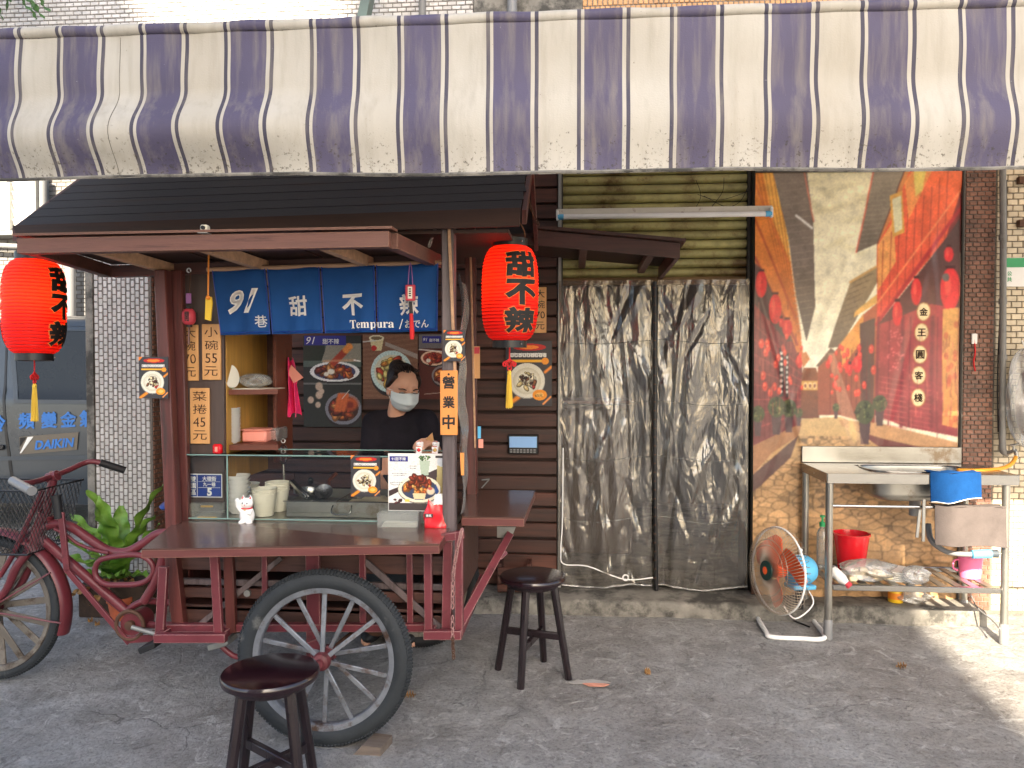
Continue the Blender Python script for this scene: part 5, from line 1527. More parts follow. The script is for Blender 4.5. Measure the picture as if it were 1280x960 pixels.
# fork, mudguard, front wheel
fw = P(-8, 766, BY); fw.z = .335
wheel('wheel', fw, .325, .026, 16, M['old_rim'], M['rubber'], .03, ph=.15, squ=.9)
for s in (-1, 1):
    mb = MB(); q = [P(44, 683, BY), P(30, 705, BY), P(16, 735, BY), Vector(fw)]
    for i_, qq in enumerate(q): qq.y += s * (.045 if i_ else .02)
    mb.tube(q, [.02, .019, .017, .012], 10, smooth=6); cpart(mb, 'fork_blade', bp, None, 60)
mb = MB()
a0, a1, Rm = R(-18), R(118), .362
def guard(u, w):
    a = a0 + (a1 - a0) * u
    b_ = (w - .5) * math.pi * .95
    rr = Rm - .02 + .024 * np.cos(b_)
    return fw.x + rr * np.cos(a), fw.y + .04 * np.sin(b_), fw.z + rr * np.sin(a)
mb.sheet(50, 9, guard, 0.0); cpart(mb, 'mudguard', bp, None, 60)
for a in (R(-8), R(30), R(100)):
    mb = MB()
    mb.tube([Vector(fw) + Vector((0, -.05, 0)), Vector((fw.x + (Rm - .01) * math.cos(a), fw.y - .042, fw.z + (Rm - .01) * math.sin(a)))], .004, 6); cpart(mb, 'guard_stay', bp)
# basket
bk = part('basket', fc)
B0, B1, BZ0, BZ1 = PX(-75, 3.28), PX(70, 3.28), PZ(684, 3.28, 0), PZ(606, 3.28, 0)
def bpt(s, t, w):     # s along x, t along y, w up; narrows downward
    k = .8 + .2 * w
    xm, ym = (B0 + B1) / 2, 3.29
    return Vector((xm + (s - .5) * (B1 - B0) * k, ym + (t - .5) * .34 * k, BZ0 + (BZ1 - BZ0) * w))
mb = MB()
for face in ('f', 'b', 'l', 'r'):
    def fp(a, w):
        return {'f': bpt(a, 0, w), 'b': bpt(a, 1, w), 'l': bpt(0, a, w), 'r': bpt(1, a, w)}[face]
    n = 22 if face in 'fb' else 14
    for i in range(-8, n):
        for sg in (1, -1):
            a, c = i / n, (i + 8) / n
            if sg < 0: a, c = c, a
            w0, w1 = 0, 1
            # clip to the face
            def cl(a, c):
                lo = max(0, min(a, c)); hi = min(1, max(a, c))
                if hi <= lo: return None
                t0 = (lo - a) / (c - a); t1 = (hi - a) / (c - a)
                return (lo, min(t0, t1) if c > a else t0), (hi, t1)
            r_ = cl(a, c)
            if r_: mb.tube([fp(r_[0][0], r_[0][1]), fp(r_[1][0], r_[1][1])], .0016, 4, caps=False)
cpart(mb, 'wire_mesh', M['black'], bk, 0)['kind'] = 'stuff'
mb = MB()
for w in (0, 1): mb.tube([bpt(0, 0, w), bpt(1, 0, w), bpt(1, 1, w), bpt(0, 1, w)], .005, 6, closed=True)
cpart(mb, 'rim_wire', M['black'], bk)
mb = MB()
for i in range(9): mb.tube([bpt(i / 8, 0, 0), bpt(i / 8, 1, 0)], .002, 4)
cpart(mb, 'floor_wire', M['black'], bk)['kind'] = 'stuff'
tb('basket_stay', [(15, 690), (40, 660), (52, 650)], .008, Y=3.4)

# ================================================================== GLASS CASE (standing on the counter)
gc = thing('glass_case', 'low frameless glass display case on the cart counter', 'display case', (PX(400, 3.13), 3.3, zc))
gx0, gxm, gx1 = PX(230, 3.13), PX(283, 3.13), PX(561, 3.13)
gz0, gz1 = zc + .008, PZ(570, 3.13, 400)
def pane(name, x0, x1, y0, y1, z0, z1):
    mb = MB(); mb.box(x0, x1, y0, y1, z0, z1, .0005)
    return mb.build(name, M['glass'], gc, 0)
pf = pane('front_pane', gxm + .002, gx1, 3.130, 3.136, gz0, gz1)
pane('front_pane', gx0, gxm - .002, 3.130, 3.136, gz0, gz1 + .03 * 0)
pane('top_pane', gx0, gx1, 3.137, 3.36, gz1 - .006, gz1)
pane('end_pane', gx0, gx0 + .006, 3.137, 3.45, gz0, gz1 - .007); pane('end_pane', gx1 - .006, gx1, 3.137, 3.36, gz0, gz1 - .007)
mb = MB()
for (p0, p1_) in (((gx0, 3.129, gz1), (gx1, 3.129, gz1)), ((gx0, 3.129, gz0), (gx1, 3.129, gz0)), ((gx0, 3.129, gz0), (gx0, 3.129, gz1)), ((gxm, 3.129, gz0), (gxm, 3.129, gz1)), ((gx0, 3.362, gz1), (gx1, 3.362, gz1))):
    mb = MB(); mb.tube([p0, p1_], .0032, 6); mb.build('edge_bead', M['glass_edge'], gc)

# ================================================================== LANTERNS
def lantern_mat():
    k = Nodes('lit_red_lantern_paper')
    k.b.inputs['Base Color'].default_value = rgba((206, 12, 14))
    k.b.inputs['Roughness'].default_value = .55
    tr = k.n('BsdfTranslucent'); tr.inputs[0].default_value = (.9, .035, .012, 1)
    ms = k.n('MixShader'); ms.inputs[0].default_value = .5
    k.l(k.b.outputs[0], ms.inputs[1]); k.l(tr.outputs[0], ms.inputs[2]); k.l(ms.outputs[0], k.out.inputs[0])
    k.bump(k.noise(30, 4), .2, .004)
    return k.m
M['lantern'] = lantern_mat()
LR, LH = .118, .40
def lant_r(z):                                      # envelope, z from -LH/2 to LH/2
    t = np.clip(np.abs(z) / (LH / 2), 0, 1)
    return .066 + (LR - .066) * (1 - t ** 3.4) ** .55
def make_lantern(label, power):
    t = thing('red_lantern', label, 'lantern', (0, 0, 0), 'red paper lanterns on the cart')
    nz = 264
    zz = np.linspace(-LH / 2, LH / 2, nz)
    rr = lant_r(zz) + .0036 * np.abs(np.cos(zz / LH * math.pi * 28)) * np.clip((LH / 2 - np.abs(zz)) * 60, 0, 1)
    mb = MB(); mb.lathe([(float(a), float(b_)) for a, b_ in zip(rr, zz)], (0, 0, 0), (0, 0, 1), 64, caps=False)
    mb.build('paper_shade', M['lantern'], t, 180, local=True)
    mb = MB()
    for i in range(-27, 28, 2):
        z_ = i / 56 * LH
        mb.ring((0, 0, z_), float(lant_r(z_)) + .0004, .0011, (0, 0, 1), 48, 5)
    mb.build('hoop', M['hoop'], t, 180, local=True)['kind'] = 'stuff'
    for s, h in ((1, .032), (-1, .03)):
        mb = MB(); z0 = s * LH / 2
        mb.lathe([(.068, z0 - s * .004), (.073, z0), (.073, z0 + s * h), (.066, z0 + s * h), (.062, z0 + s * .004)], (0, 0, 0), (0, 0, 1), 40, caps=False)
        mb.build('end_ring', M['black'], t, 40, local=True)
        mb = MB(); mb.ball((.02, -.073, z0 + s * h * .5), .004); mb.build('rivet', M['galv'], t, local=True)
    mb = MB(); mb.tube([(-.07, 0, LH / 2 + .03), (-.066, 0, LH / 2 + .07), (-.04, 0, LH / 2 + .105), (0, 0, LH / 2 + .118), (.04, 0, LH / 2 + .105), (.066, 0, LH / 2 + .07), (.07, 0, LH / 2 + .03)], .0022, 6, smooth=5)
    mb.build('wire_handle', M['iron'], t, local=True)
    mb = MB(); mb.tube([(0, 0, LH / 2 + .118), (0, 0, LH / 2 + .16)], .0022, 6); mb.build('hook', M['iron'], t, local=True)
    mb = MB(); mb.ball((0, 0, 0), .03); bl = mb.build('bulb', M['bulb'], t, local=True)
    for face in (0, math.pi):
        for i, ch in enumerate('甜不辣'):
            zc_ = .116 - i * .116
            for nm, bo, lift, m in (('character_halo', .068, .0046, M['halo']), ('character', .046, .0056, M['ink'])):
                v, f = fit(ch, .145, .106, bold=bo, keep=False, wob=.012)
                if nm == 'character_halo': v[:, 0] *= 1.07; v[:, 1] *= 1.07
                bm = bmesh.new()
                vs = [bm.verts.new(p) for p in v]
                for q in f:
                    try: bm.faces.new([vs[j] for j in q])
                    except ValueError: pass
                for xx in np.arange(-.072, .0721, .012):
                    bmesh.ops.bisect_plane(bm, geom=bm.verts[:] + bm.edges[:] + bm.faces[:], plane_co=(xx, 0, 0), plane_no=(1, 0, 0))
                for xx in np.arange(-.05, .0501, .016):
                    bmesh.ops.bisect_plane(bm, geom=bm.verts[:] + bm.edges[:] + bm.faces[:], plane_co=(0, xx, 0), plane_no=(0, 1, 0))
                bm.verts.index_update()
                v = np.array([p.co for p in bm.verts]); f = [[p.index for p in q.verts] for q in bm.faces]; bm.free()
                z = zc_ + v[:, 1]
                r_ = lant_r(z) + lift + v[:, 2] * .1
                a = v[:, 0] / LR + face
                mb = MB(); mb.add(np.stack([r_ * np.sin(a), -r_ * np.cos(a), z], -1), f); mb.build(nm, m, t, 0, local=True)
    # cord, knot and tassel below
    zt_ = -LH / 2 - .03
    mb = MB(); mb.tube([(0, 0, zt_ + .03), (0, 0, zt_ - .06)], .003, 6); mb.build('cord', M['red_cloth_cord'], t, local=True)
    mb = MB()
    for dx, dz in ((0, 0), (-.013, .008), (.013, .008), (0, .016), (-.022, .004), (.022, .004), (0, -.014)): mb.ring((dx, 0, zt_ - .075 + dz), .0085, .0035, (0, 1, 0), 14, 6)
    mb.build('knot', M['red_cloth_cord'], t, local=True)
    mb = MB(); mb.ball((0, 0, zt_ - .108), (.009, .009, .012)); mb.build('tassel_head', M['yellow_thread'], t, local=True)
    mb = MB()
    for i in range(46):
        a, r0 = random.uniform(0, 6.28), math.sqrt(random.random())
        x0, y0 = .007 * r0 * math.cos(a), .007 * r0 * math.sin(a)
        mb.tube([(x0, y0, zt_ - .112), (x0 * 1.6, y0 * 1.6, zt_ - .17), (x0 * 2.1 + random.uniform(-.003, .003), y0 * 2.1, zt_ - .25 - random.uniform(0, .012))], .0016, 4)
    mb.build('tassel', M['yellow_thread'], t, 0, local=True)['kind'] = 'stuff'
    ld = bpy.data.lights.new('lantern_light', 'POINT'); ld.energy = power; ld.color = (1, .55, .2); ld.shadow_soft_size = .03
    lo = bpy.data.objects.new('lantern_light', ld); COL.objects.link(lo); lo.parent = t; lo.location = (0, 0, .04)
    return t
kk = Nodes('warm_bulb'); kk.b.inputs['Emission Color'].default_value = (1, .6, .25, 1); kk.b.inputs['Emission Strength'].default_value = 1.5; M['bulb'] = kk.m
M['halo'] = mat('orange_character_halo', (236, 120, 50), .6, var=.04, bump=0)
lan = make_lantern('glowing red paper lantern hanging from the front roof hatch corner', 1.1)
c_ = P(43, 384, 3.15); lan.location = c_; lan.rotation_euler = (0, R(1.5), R(99))
lan2 = copy_tree(lan); lan2['label'] = 'red paper lantern with big black characters hanging before the plank wall'
c_ = P(637.5, 367, 3.3); lan2.location = c_; lan2.rotation_euler = (R(1), 0, R(30))
for ch in lan2.children:
    if ch.type == 'LIGHT': ch.data = ch.data.copy(); ch.data.energy = .6

# ================================================================== SHOP CURTAIN
nr = thing('shop_curtain', 'blue split shop curtain with white characters hung under the cart roof', 'curtain', P(405, 335, 3.12))
NY = 3.12
def nz_(px, y_l, y_r): return y_l + (y_r - y_l) * (px - 265) / 283
tl_, tr_ = P(264, 338, NY), P(549, 329, NY); bl_, br_ = P(274, 419, NY), P(548, 414, NY)
cuts = [0, .245, .485, .725, 1.0]
def noren_surface(u, w, lift=0.0):                     # u 0..1, w 0 top .. 1 bottom
    t = tl_.x + (tr_.x - tl_.x) * u; bb = bl_.x + (br_.x - bl_.x) * u
    zt_ = tl_.z + (tr_.z - tl_.z) * u; zb_ = bl_.z + (br_.z - bl_.z) * u
    ph = np.abs(((u * 4.1) % 1) - .5)
    y = NY + .010 * np.sin(u * 25.1) * (.4 + w) + .006 * np.sin(u * 61 + w * 2) * w
    return t + (bb - t) * w, y - lift, zt_ + (zb_ - zt_) * w
for a, c in zip(cuts[:-1], cuts[1:]):
    mb = MB(); mb.sheet(26, 16, lambda u, w: noren_surface(a + .003 + (c - a - .006) * u, w), .0015); mb.build('cloth_panel', M['noren'], nr, 180)
    for nm, f_ in (('side_hem', lambda s: (np.full(14, a + .006), s)), ('side_hem', lambda s: (np.full(14, c - .006), s)), ('bottom_hem', lambda s: (a + .006 + (c - a - .012) * s, np.full(14, .965)))):
        s = np.linspace(0, 1, 14); uu, ww = f_(s); x, y, z = noren_surface(uu, ww, .0022)
        mb = MB(); mb.tube(list(zip(x, y, z)), .0022, 4); mb.build(nm, M['blue_sign'], nr, 0)
mb = MB(); mb.tube([tl_ + Vector((-.02, .004, .004)), tr_ + Vector((.01, .004, .004))], .009, 8); mb.build('rod', M['raw_wood'], nr)
def noren_put(s, u0, w0, wid, hei, **kw):
    v, f = fit(s, wid, hei, **kw)
    W, H = tr_.x - tl_.x, tl_.z - bl_.z
    x, y, z = noren_surface(u0 + v[:, 0] / W, w0 - v[:, 1] / H, .003)
    mb = MB(); mb.add(np.stack([x, y, z], -1), f); mb.build('lettering', M['noren_print'], nr, 0)
noren_put('9', .095, .50, .12, .1, bold=.035, shear=.5); noren_put('1', .165, .48, .12, .1, bold=.045, shear=.5)
noren_put('巷', .205, .80, .065, .05, bold=.012, wob=.01)
noren_put('甜', .375, .58, .125, .082, bold=.022, wob=.012); noren_put('不', .62, .58, .12, .085, bold=.03, wob=.014); noren_put('辣', .87, .60, .12, .085, bold=.024, wob=.012)
noren_put('𝖳𝖾𝗆𝗉𝗎𝗋𝖺'.replace('𝖳𝖾𝗆𝗉𝗎𝗋𝖺', '𝐓𝐞𝐦𝐩𝐮𝐫𝐚'), .70, .89, .19, .044); noren_put('/', .83, .885, .03, .042, shear=.1); noren_put('おでん', .905, .885, .105, .034, bold=.012)

# ================================================================== HANGING CHARMS
t = thing('lantern_charm', 'tiny pink lantern charm with purple tag hanging by the price board', 'charm', P(236, 340, 3.14))
mb = MB(); mb.tube([P(236, 336, 3.14), P(238, 345, 3.13), P(236, 368, 3.13)], .002, 5, smooth=4); mb.build('string', M['iron'], t)
mb = MB(); mb.ring(P(236, 338, 3.14), .008, .003, (0, 1, 0), 14, 6); mb.build('hook', M['white'], t)
mb = MB(); p = P(236, 373, 3.12); mb.box(p.x - .011, p.x + .011, 3.115, 3.123, p.z - .021, p.z + .021, .002); mb.build('name_tag', M['purple'], t)
mb = MB(); p = P(236, 396, 3.12); mb.lathe([(.012, -.034), (.02, -.03), (.027, -.018), (.028, 0), (.027, .018), (.02, .03), (.012, .034)], p, seg=18); mb.build('mini_shade', M['pink_charm'], t)
mb = MB(); pl = Plane((p.x, p.y - .0285, p.z)); pl.put(mb, '開', .006, 0, .018, .04, bold=.02, keep=False); mb.build('charm_character', M['ink'], t, 0)
for s in (-1, 1):
    mb = MB(); mb.cyl(p + Vector((0, 0, s * .034)), p + Vector((0, 0, s * .042)), .013); mb.build('end_cap', M['ink'], t)
mb = MB(); mb.tube([p + Vector((0, 0, -.04)), p + Vector((0, -.004, -.115))], [.003, .006], 6); mb.build('tassel', M['cart_post'], t)
t = thing('yellow_charm', 'yellow paper charm on an orange ribbon beside the blue curtain', 'charm', P(260, 316, 3.05))
mb = MB(); mb.tube([P(261, 312, 3.05), P(260, 372, 3.05)], .0035, 6); mb.build('ribbon', M['orange'], t)
mb = MB(); p = [P(x, y, 3.045) for x, y in ((257, 372), (264, 371), (265, 378), (263, 401), (256, 399))]; mb.prism(p, (0, .008, 0)); mb.build('charm_slip', M['yellow'], t)
mb = MB(); mb.ball(P(260, 372, 3.042), .009); mb.build('knot', M['orange'], t)
t = thing('amulet_charm', 'small red amulet with tassel hanging over the blue curtain', 'charm', P(513, 326, 3.08))
for dx in (-3, 3):
    mb = MB(); mb.tube([P(513, 328, 3.09), P(513 + dx * .5, 336, 3.08), P(513 + dx, 358, 3.08)], .0018, 5, smooth=4); mb.build('string', M['purple'], t)
mb = MB(); p = P(513, 366, 3.08); mb.box(p.x - .02, p.x + .02, 3.074, 3.085, p.z - .032, p.z + .032, .003); am = mb.build('amulet_plate', M['pink_charm'], t)
mb = MB(); mb.box(p.x - .009, p.x + .009, 3.071, 3.0735, p.z - .024, p.z + .024, .001); mb.build('plate_label', M['paper'], am)
for i in range(4):
    mb = MB(); mb.box(p.x - .0045, p.x + .0045, 3.0695, 3.0705, p.z + .012 - i * .009, p.z + .017 - i * .009, 0); mb.build('plate_mark', M['ink'], am, 0)
mb = MB(); mb.tube([P(513, 377, 3.08), P(514, 392, 3.08)], [.006, .008], 8); mb.build('bead_cord', M['ink'], t)
mb = MB(); mb.tube([P(514, 392, 3.08), P(515, 416, 3.08), P(515, 424, 3.08)], [.007, .010, .008], 8); mb.build('tassel', M['red_cloth_cord'], t)
t = thing('small_camera', 'tiny white camera sitting on the roof hatch edge', 'camera', P(256, 289, 2.66))
mb = MB(); p = P(256, 286, 2.67); mb.box(p.x - .014, p.x + .012, 2.66, 2.69, p.z - .012, p.z + .014, .005); mb.build('housing', M['paper'], t)
mb = MB(); mb.cyl((p.x, 2.661, p.z + .002), (p.x, 2.652, p.z + .002), .007); mb.build('lens', M['black'], t)
mb = MB(); mb.box(p.x - .022, p.x + .014, 2.655, 2.695, p.z - .0165, p.z - .0125, .001); mb.build('base', M['white'], t)

# ================================================================== WOODEN TAGS
def wood_tag(label, x0, y0, x1, y1, Y, text, m='tag_wood', ink='brown_ink', bold=.0, rows=None, hole=False):
    a, c = P(x0, y0, Y), P(x1, y1, Y)
    w, h = c.x - a.x, a.z - c.z
    ctr = Vector(((a.x + c.x) / 2, Y, (a.z + c.z) / 2))
    t = thing('price_tag' if m == 'tag_wood' else 'open_sign', label, 'sign', ctr)
    mb = MB(); mb.box(-w / 2, w / 2, 0, .009, -h / 2, h / 2, .002); mb.build('wood_slip', M[m], t, local=True)
    pl = Plane((0, 0, 0))
    n = len(text)
    for i, ch in enumerate(text):
        mb = MB(); pl.put(mb, ch, random.uniform(-.02, .02) * w, h * (.5 - (i + .62) / (n + .3)), w * .72, h / n * .68, .001, bold=bold, keep=(len(ch) > 1 or n < 4), wob=.012); mb.build('character', M[ink], t, 0, local=True)
    if hole:
        mb = MB(); mb.cyl((0, -.0015, h * .44), (0, .002, h * .44), .0045, seg=10); mb.build('hole', M['ink'], t, local=True)
    return t
wood_tag('pale wood price tag reading 70 half covered by the lantern charm', 226, 406, 248, 476, 3.178, ['大', '碗', '70', '元'])
wood_tag('pale wood price tag reading 55 next to the blue curtain', 252, 405, 276, 475, 3.178, ['小', '碗', '55', '元'])
wood_tag('pale wood price tag reading 45 lowest on the dark price board', 237, 485, 262, 555, 3.178, ['菜', '捲', '45', '元'])
wood_tag('long orange wood sign with three bold characters on the grey post', 550, 463, 572, 544, 3.005, ['營', '業', '中'], 'tag_orange', 'ink', .03, hole=True)
wood_tag('pale paper-thin price tag on the plank wall half behind the lantern', 667, 359, 683, 416, 4.625, ['大', '碗', '70', '元'], ink='ink')
# ================================================================== MENU CARDS
def roll_card(w=64, h=84):
    c = Print(w, h, 0, 0, 100, 130, (58, 56, 60))
    c.poly([(0, 0), (14, 0), (0, 14)], (238, 130, 40)); c.ell(52, 12, 36, 7, (190, 34, 30)); c.ell(50, 12, 22, 4, (238, 130, 40))
    for i in range(9): c.rect(10 + i * 9, 24, 16.5 + i * 9, 32, (226, 222, 216)); c.rect(12 + i * 9, 26 + i % 3, 14 + i * 9, 30, (70, 66, 70))
    c.rect(8, 37, 86, 42, (240, 176, 50)); c.ell(86, 40, 8, 7, (240, 150, 40))
    c.line(86, 62, 99, 52, 6, (238, 140, 50)); c.line(4, 128, 28, 112, 9, (238, 140, 40)); c.line(82, 126, 98, 112, 4, (238, 150, 80))
    c.ell(46, 80, 40, 36, (150, 146, 136)); c.ell(46, 79, 39, 35, (226, 220, 202)); c.ell(46, 80, 31, 27, (208, 200, 176)); c.ell(46, 80, 29, 25, (230, 224, 204), 1, 0, .5)
    c.blobs(46, 80, 20, 17, 26, 7, [(226, 210, 164), (210, 188, 130), (226, 214, 186), (120, 70, 40)]); c.blobs(46, 78, 16, 12, 9, 5, [(60, 34, 28), (84, 44, 32)])
    c.blobs(60, 94, 6, 3, 3, 4, [(200, 40, 36)]); c.ell(74, 108, 16, 11, (240, 150, 40)); c.ell(74, 108, 9, 5, (250, 200, 120), .7)
    c.grain(.03)
    return c
def card(label, px, py, pw_, ph_, Y, cv_, name='menu_card', right=(1, 0, 0), frame=None, lines=(), tilt=0.0):
    a, c = P(px - pw_ / 2, py - ph_ / 2, Y), P(px + pw_ / 2, py + ph_ / 2, Y)
    w, h = c.x - a.x, a.z - c.z
    ctr = (a + c) / 2
    t = thing(name, label, 'poster', ctr)
    pl = Plane((ctr.x, Y, ctr.z), (math.cos(tilt), 0, math.sin(tilt)), (-math.sin(tilt), 0, math.cos(tilt)))
    mb = MB(); pl.box(mb, -w / 2, w / 2, -h / 2, h / 2, -.003, -.0002, .0006); mb.build('board', M[frame or 'black'], t)
    m_ = .0 if frame is None else .006
    cv_.sheet('printed_face', flat(pl, w - m_, h - m_, .0008), M['print'], t)
    for (s, x, y, ww, hh, mm, kw) in lines:
        mb = MB(); pl.put(mb, s, x * w, y * h, ww * w, hh * h, .0018, **kw); mb.build('lettering', M[mm], t, 0)
    return t, pl, w, h
rl = [('手工魚漿高麗菜捲', 0, .285, .84, .062, 'white_card', {'bold': .012})]
card('small dark menu card with a bowl of rolls on the outer cart post', 192, 472, 37, 52, 3.03, roll_card(), lines=rl)
card('small dark menu card on the grey post above the orange wood sign', 568, 432, 27, 39, 3.01, roll_card(), lines=rl)
card('small dark menu card stuck inside the glass case front', 457, 595, 37, 52, 3.127, roll_card(), lines=rl)
card('large dark poster of a bowl of rolls on the plank wall', 661, 467, 58, 82, 4.615, roll_card(110, 150), 'wall_poster', frame='rail', lines=rl + [('65元', .22, -.335, .16, .05, 'ink', {})])
# narrow slips seen edge-on on the rear post
t = thing('paper_slip', 'narrow paper slip with red top on the rear cart post', 'paper slip', P(596, 455, 3.69))
mb = MB(); a_, c_ = P(592.5, 433, 3.7), P(600, 473, 3.7); mb.box(a_.x, c_.x, 3.70, 3.703, c_.z, a_.z, 0); mb.build('slip', M['tag_wood'], t)
mb = MB(); mb.box(a_.x + .002, c_.x - .002, 3.698, 3.6995, a_.z - .035, a_.z - .004, 0); mb.build('slip_mark', M['pink_charm'], t)
t = thing('pen_holder', 'tiny blue and pink tags clipped to the rear cart post', 'tags', P(598, 545, 3.69))
for (x0, y0, x1, y1, m) in ((597, 533, 601, 548, 'fan_blue'), (598, 549, 604, 560, 'pink_box')):
    mb = MB(); a_, c_ = P(x0, y0, 3.69), P(x1, y1, 3.69); mb.box(a_.x, c_.x, 3.69, 3.694, c_.z, a_.z, .0005); mb.build('clip_tag', M[m], t)
t = thing('side_charm', 'long thin orange charm hanging inside the right cart post', 'charm', P(577, 555, 3.1))
mb = MB(); mb.tube([P(576, 558, 3.02), P(577, 566, 3.02)], .003, 5); mb.build('string', M['iron'], t)
mb = MB(); a_, c_ = P(575, 566, 3.02), P(580, 594, 3.02); mb.prism([a_, Vector((c_.x, a_.y, a_.z)), c_, Vector((a_.x + .004, a_.y, c_.z))], (0, .008, 0)); mb.build('charm_slip', M['tag_orange'], t)

# --- framed menu stand with photograph on the counter
c = Print(110, 150, 0, 0, 480, 460, (226, 224, 218))
c.rect(0, 400, 480, 460, (70, 62, 60)); c.poly([(0, 300), (80, 270), (100, 300), (0, 350)], (66, 50, 48)); c.poly([(240, 190), (420, 110), (420, 240), (240, 240)], (74, 60, 60))
for _ in range(120): c.ell(rng.uniform(10, 260), rng.uniform(60, 260), 4, 2, (150, 150, 146), .6)
c.poly([(255, 50), (345, 50), (330, 170), (270, 170)], (176, 190, 168)); c.blobs(300, 28, 45, 20, 40, 10, [(84, 120, 70), (120, 150, 90)])
c.poly([(405, 90), (470, 90), (478, 320), (395, 320)], (206, 190, 130), 1, (150, 130, 84)); c.ell(440, 60, 36, 40, (206, 210, 214)); c.rect(390, 10, 480, 30, (60, 54, 54))
c.ell(255, 290, 180, 115, (120, 112, 100)); c.ell(255, 285, 176, 110, (232, 222, 196)); c.ell(255, 285, 148, 88, (60, 66, 90)); c.poly([(390, 240), (420, 300), (400, 330), (380, 300)], (50, 80, 140))
c.blobs(250, 260, 110, 60, 46, 34, [(176, 84, 36), (206, 120, 50), (150, 60, 34), (226, 170, 90)]); c.blobs(240, 220, 60, 40, 16, 32, [(160, 70, 34), (130, 50, 30)])
c.ell(350, 300, 40, 36, (226, 206, 176), 1, 0, .5); c.ell(345, 280, 22, 14, (190, 70, 60), .8, 0, .6); c.poly([(200, 320), (310, 320), (300, 365), (210, 365)], (226, 206, 160))
c.blobs(80, 385, 40, 20, 9, 16, [(120, 70, 60), (90, 50, 50)]); c.rect(135, 370, 175, 392, (232, 200, 80))
for (x, y, n) in ((170, 95, 7), (180, 112, 5), (30, 155, 12), (40, 172, 10), (10, 230, 11), (20, 248, 8)):
    for i in range(n): c.rect(x + i * 10, y, x + 6 + i * 10, y + 6, (70, 70, 74), .7)
c.grain(.03)
t, pl, w, h = card('white framed menu stand with a food photograph on the counter', 522, 603, 74, 73, 3.105, c, 'menu_stand', frame='white_card', lines=[])
mb = MB(); pl.box(mb, -.47 * w, -.16 * w, .36 * h, .45 * h, .0015, .0022, 0); bb_ = mb.build('blue_label', M['deep_blue'], t)
mb = MB(); pl.put(mb, '91甜不辣', -.315 * w, .405 * h, .27 * w, .06 * h, .003, bold=.01); mb.build('label_lettering', M['white_card'], t, 0)
mb = MB(); pl.box(mb, -w / 2, w / 2, -h / 2 - .055, -h / 2, -.02, .0, .002); mb.build('stand_block', M['acrylic'], t)

# ================================================================== THINGS ON AND IN THE CART
zt0 = zc + .0075                                       # steel work top
def cup_stack(label, px, py, Y, r, n, m='paper', name='paper_cup_stack', hgt=.095, step_=.011, zb=None, cat='cups'):
    p = P(px, py, Y); z0 = zb if zb is not None else zt0
    t = thing(name, label, cat, (p.x, Y, z0))
    for i in range(n):
        z = i * step_
        mb = MB(); mb.lathe([(r * .72, 0), (r * .74, .002), (r * .97, hgt - .006), (r * 1.02, hgt - .004), (r * 1.03, hgt), (r * 1.0, hgt + .001), (r * .95, hgt - .006), (r * .72, .006)], (0, 0, z), seg=28)
        mb.build('cup', M[m], t, local=True)
    return t
cup_stack('front stack of cream paper cups inside the glass case', 331, 648, 3.22, .052, 3)
cup_stack('stack of cream paper cups standing behind the front cup stack', 347, 638, 3.33, .052, 4)
def bowl_stack(label, px, Y, z0, r, n, step_, hgt, m, name):
    p = P(px, 600, Y)
    t = thing(name, label, 'bowls', (p.x, Y, z0))
    for i in range(n):
        mb = MB(); mb.lathe([(r * .5, 0), (r * .52, .003), (r * .85, hgt * .6), (r, hgt), (r * .97, hgt), (r * .8, hgt * .6), (r * .45, .006)], (random.uniform(-.001, .001), 0, i * step_), seg=24); mb.build('bowl', M[m], t, local=True)
bowl_stack('stack of pale bowls behind the glass on the case floor', 297, 3.26, zt0, .055, 8, .019, .035, 'porcelain', 'bowl_stack')
bowl_stack('short stack of bowls beside the cup stacks in the case', 311, 3.42, zt0, .05, 5, .018, .035, 'paper', 'bowl_stack')
bowl_stack('tall stack of white foam lids on the lower cabinet shelf', 291, 3.29, zs2 + .002, .036, 26, .0058, .012, 'white_card', 'lid_stack')
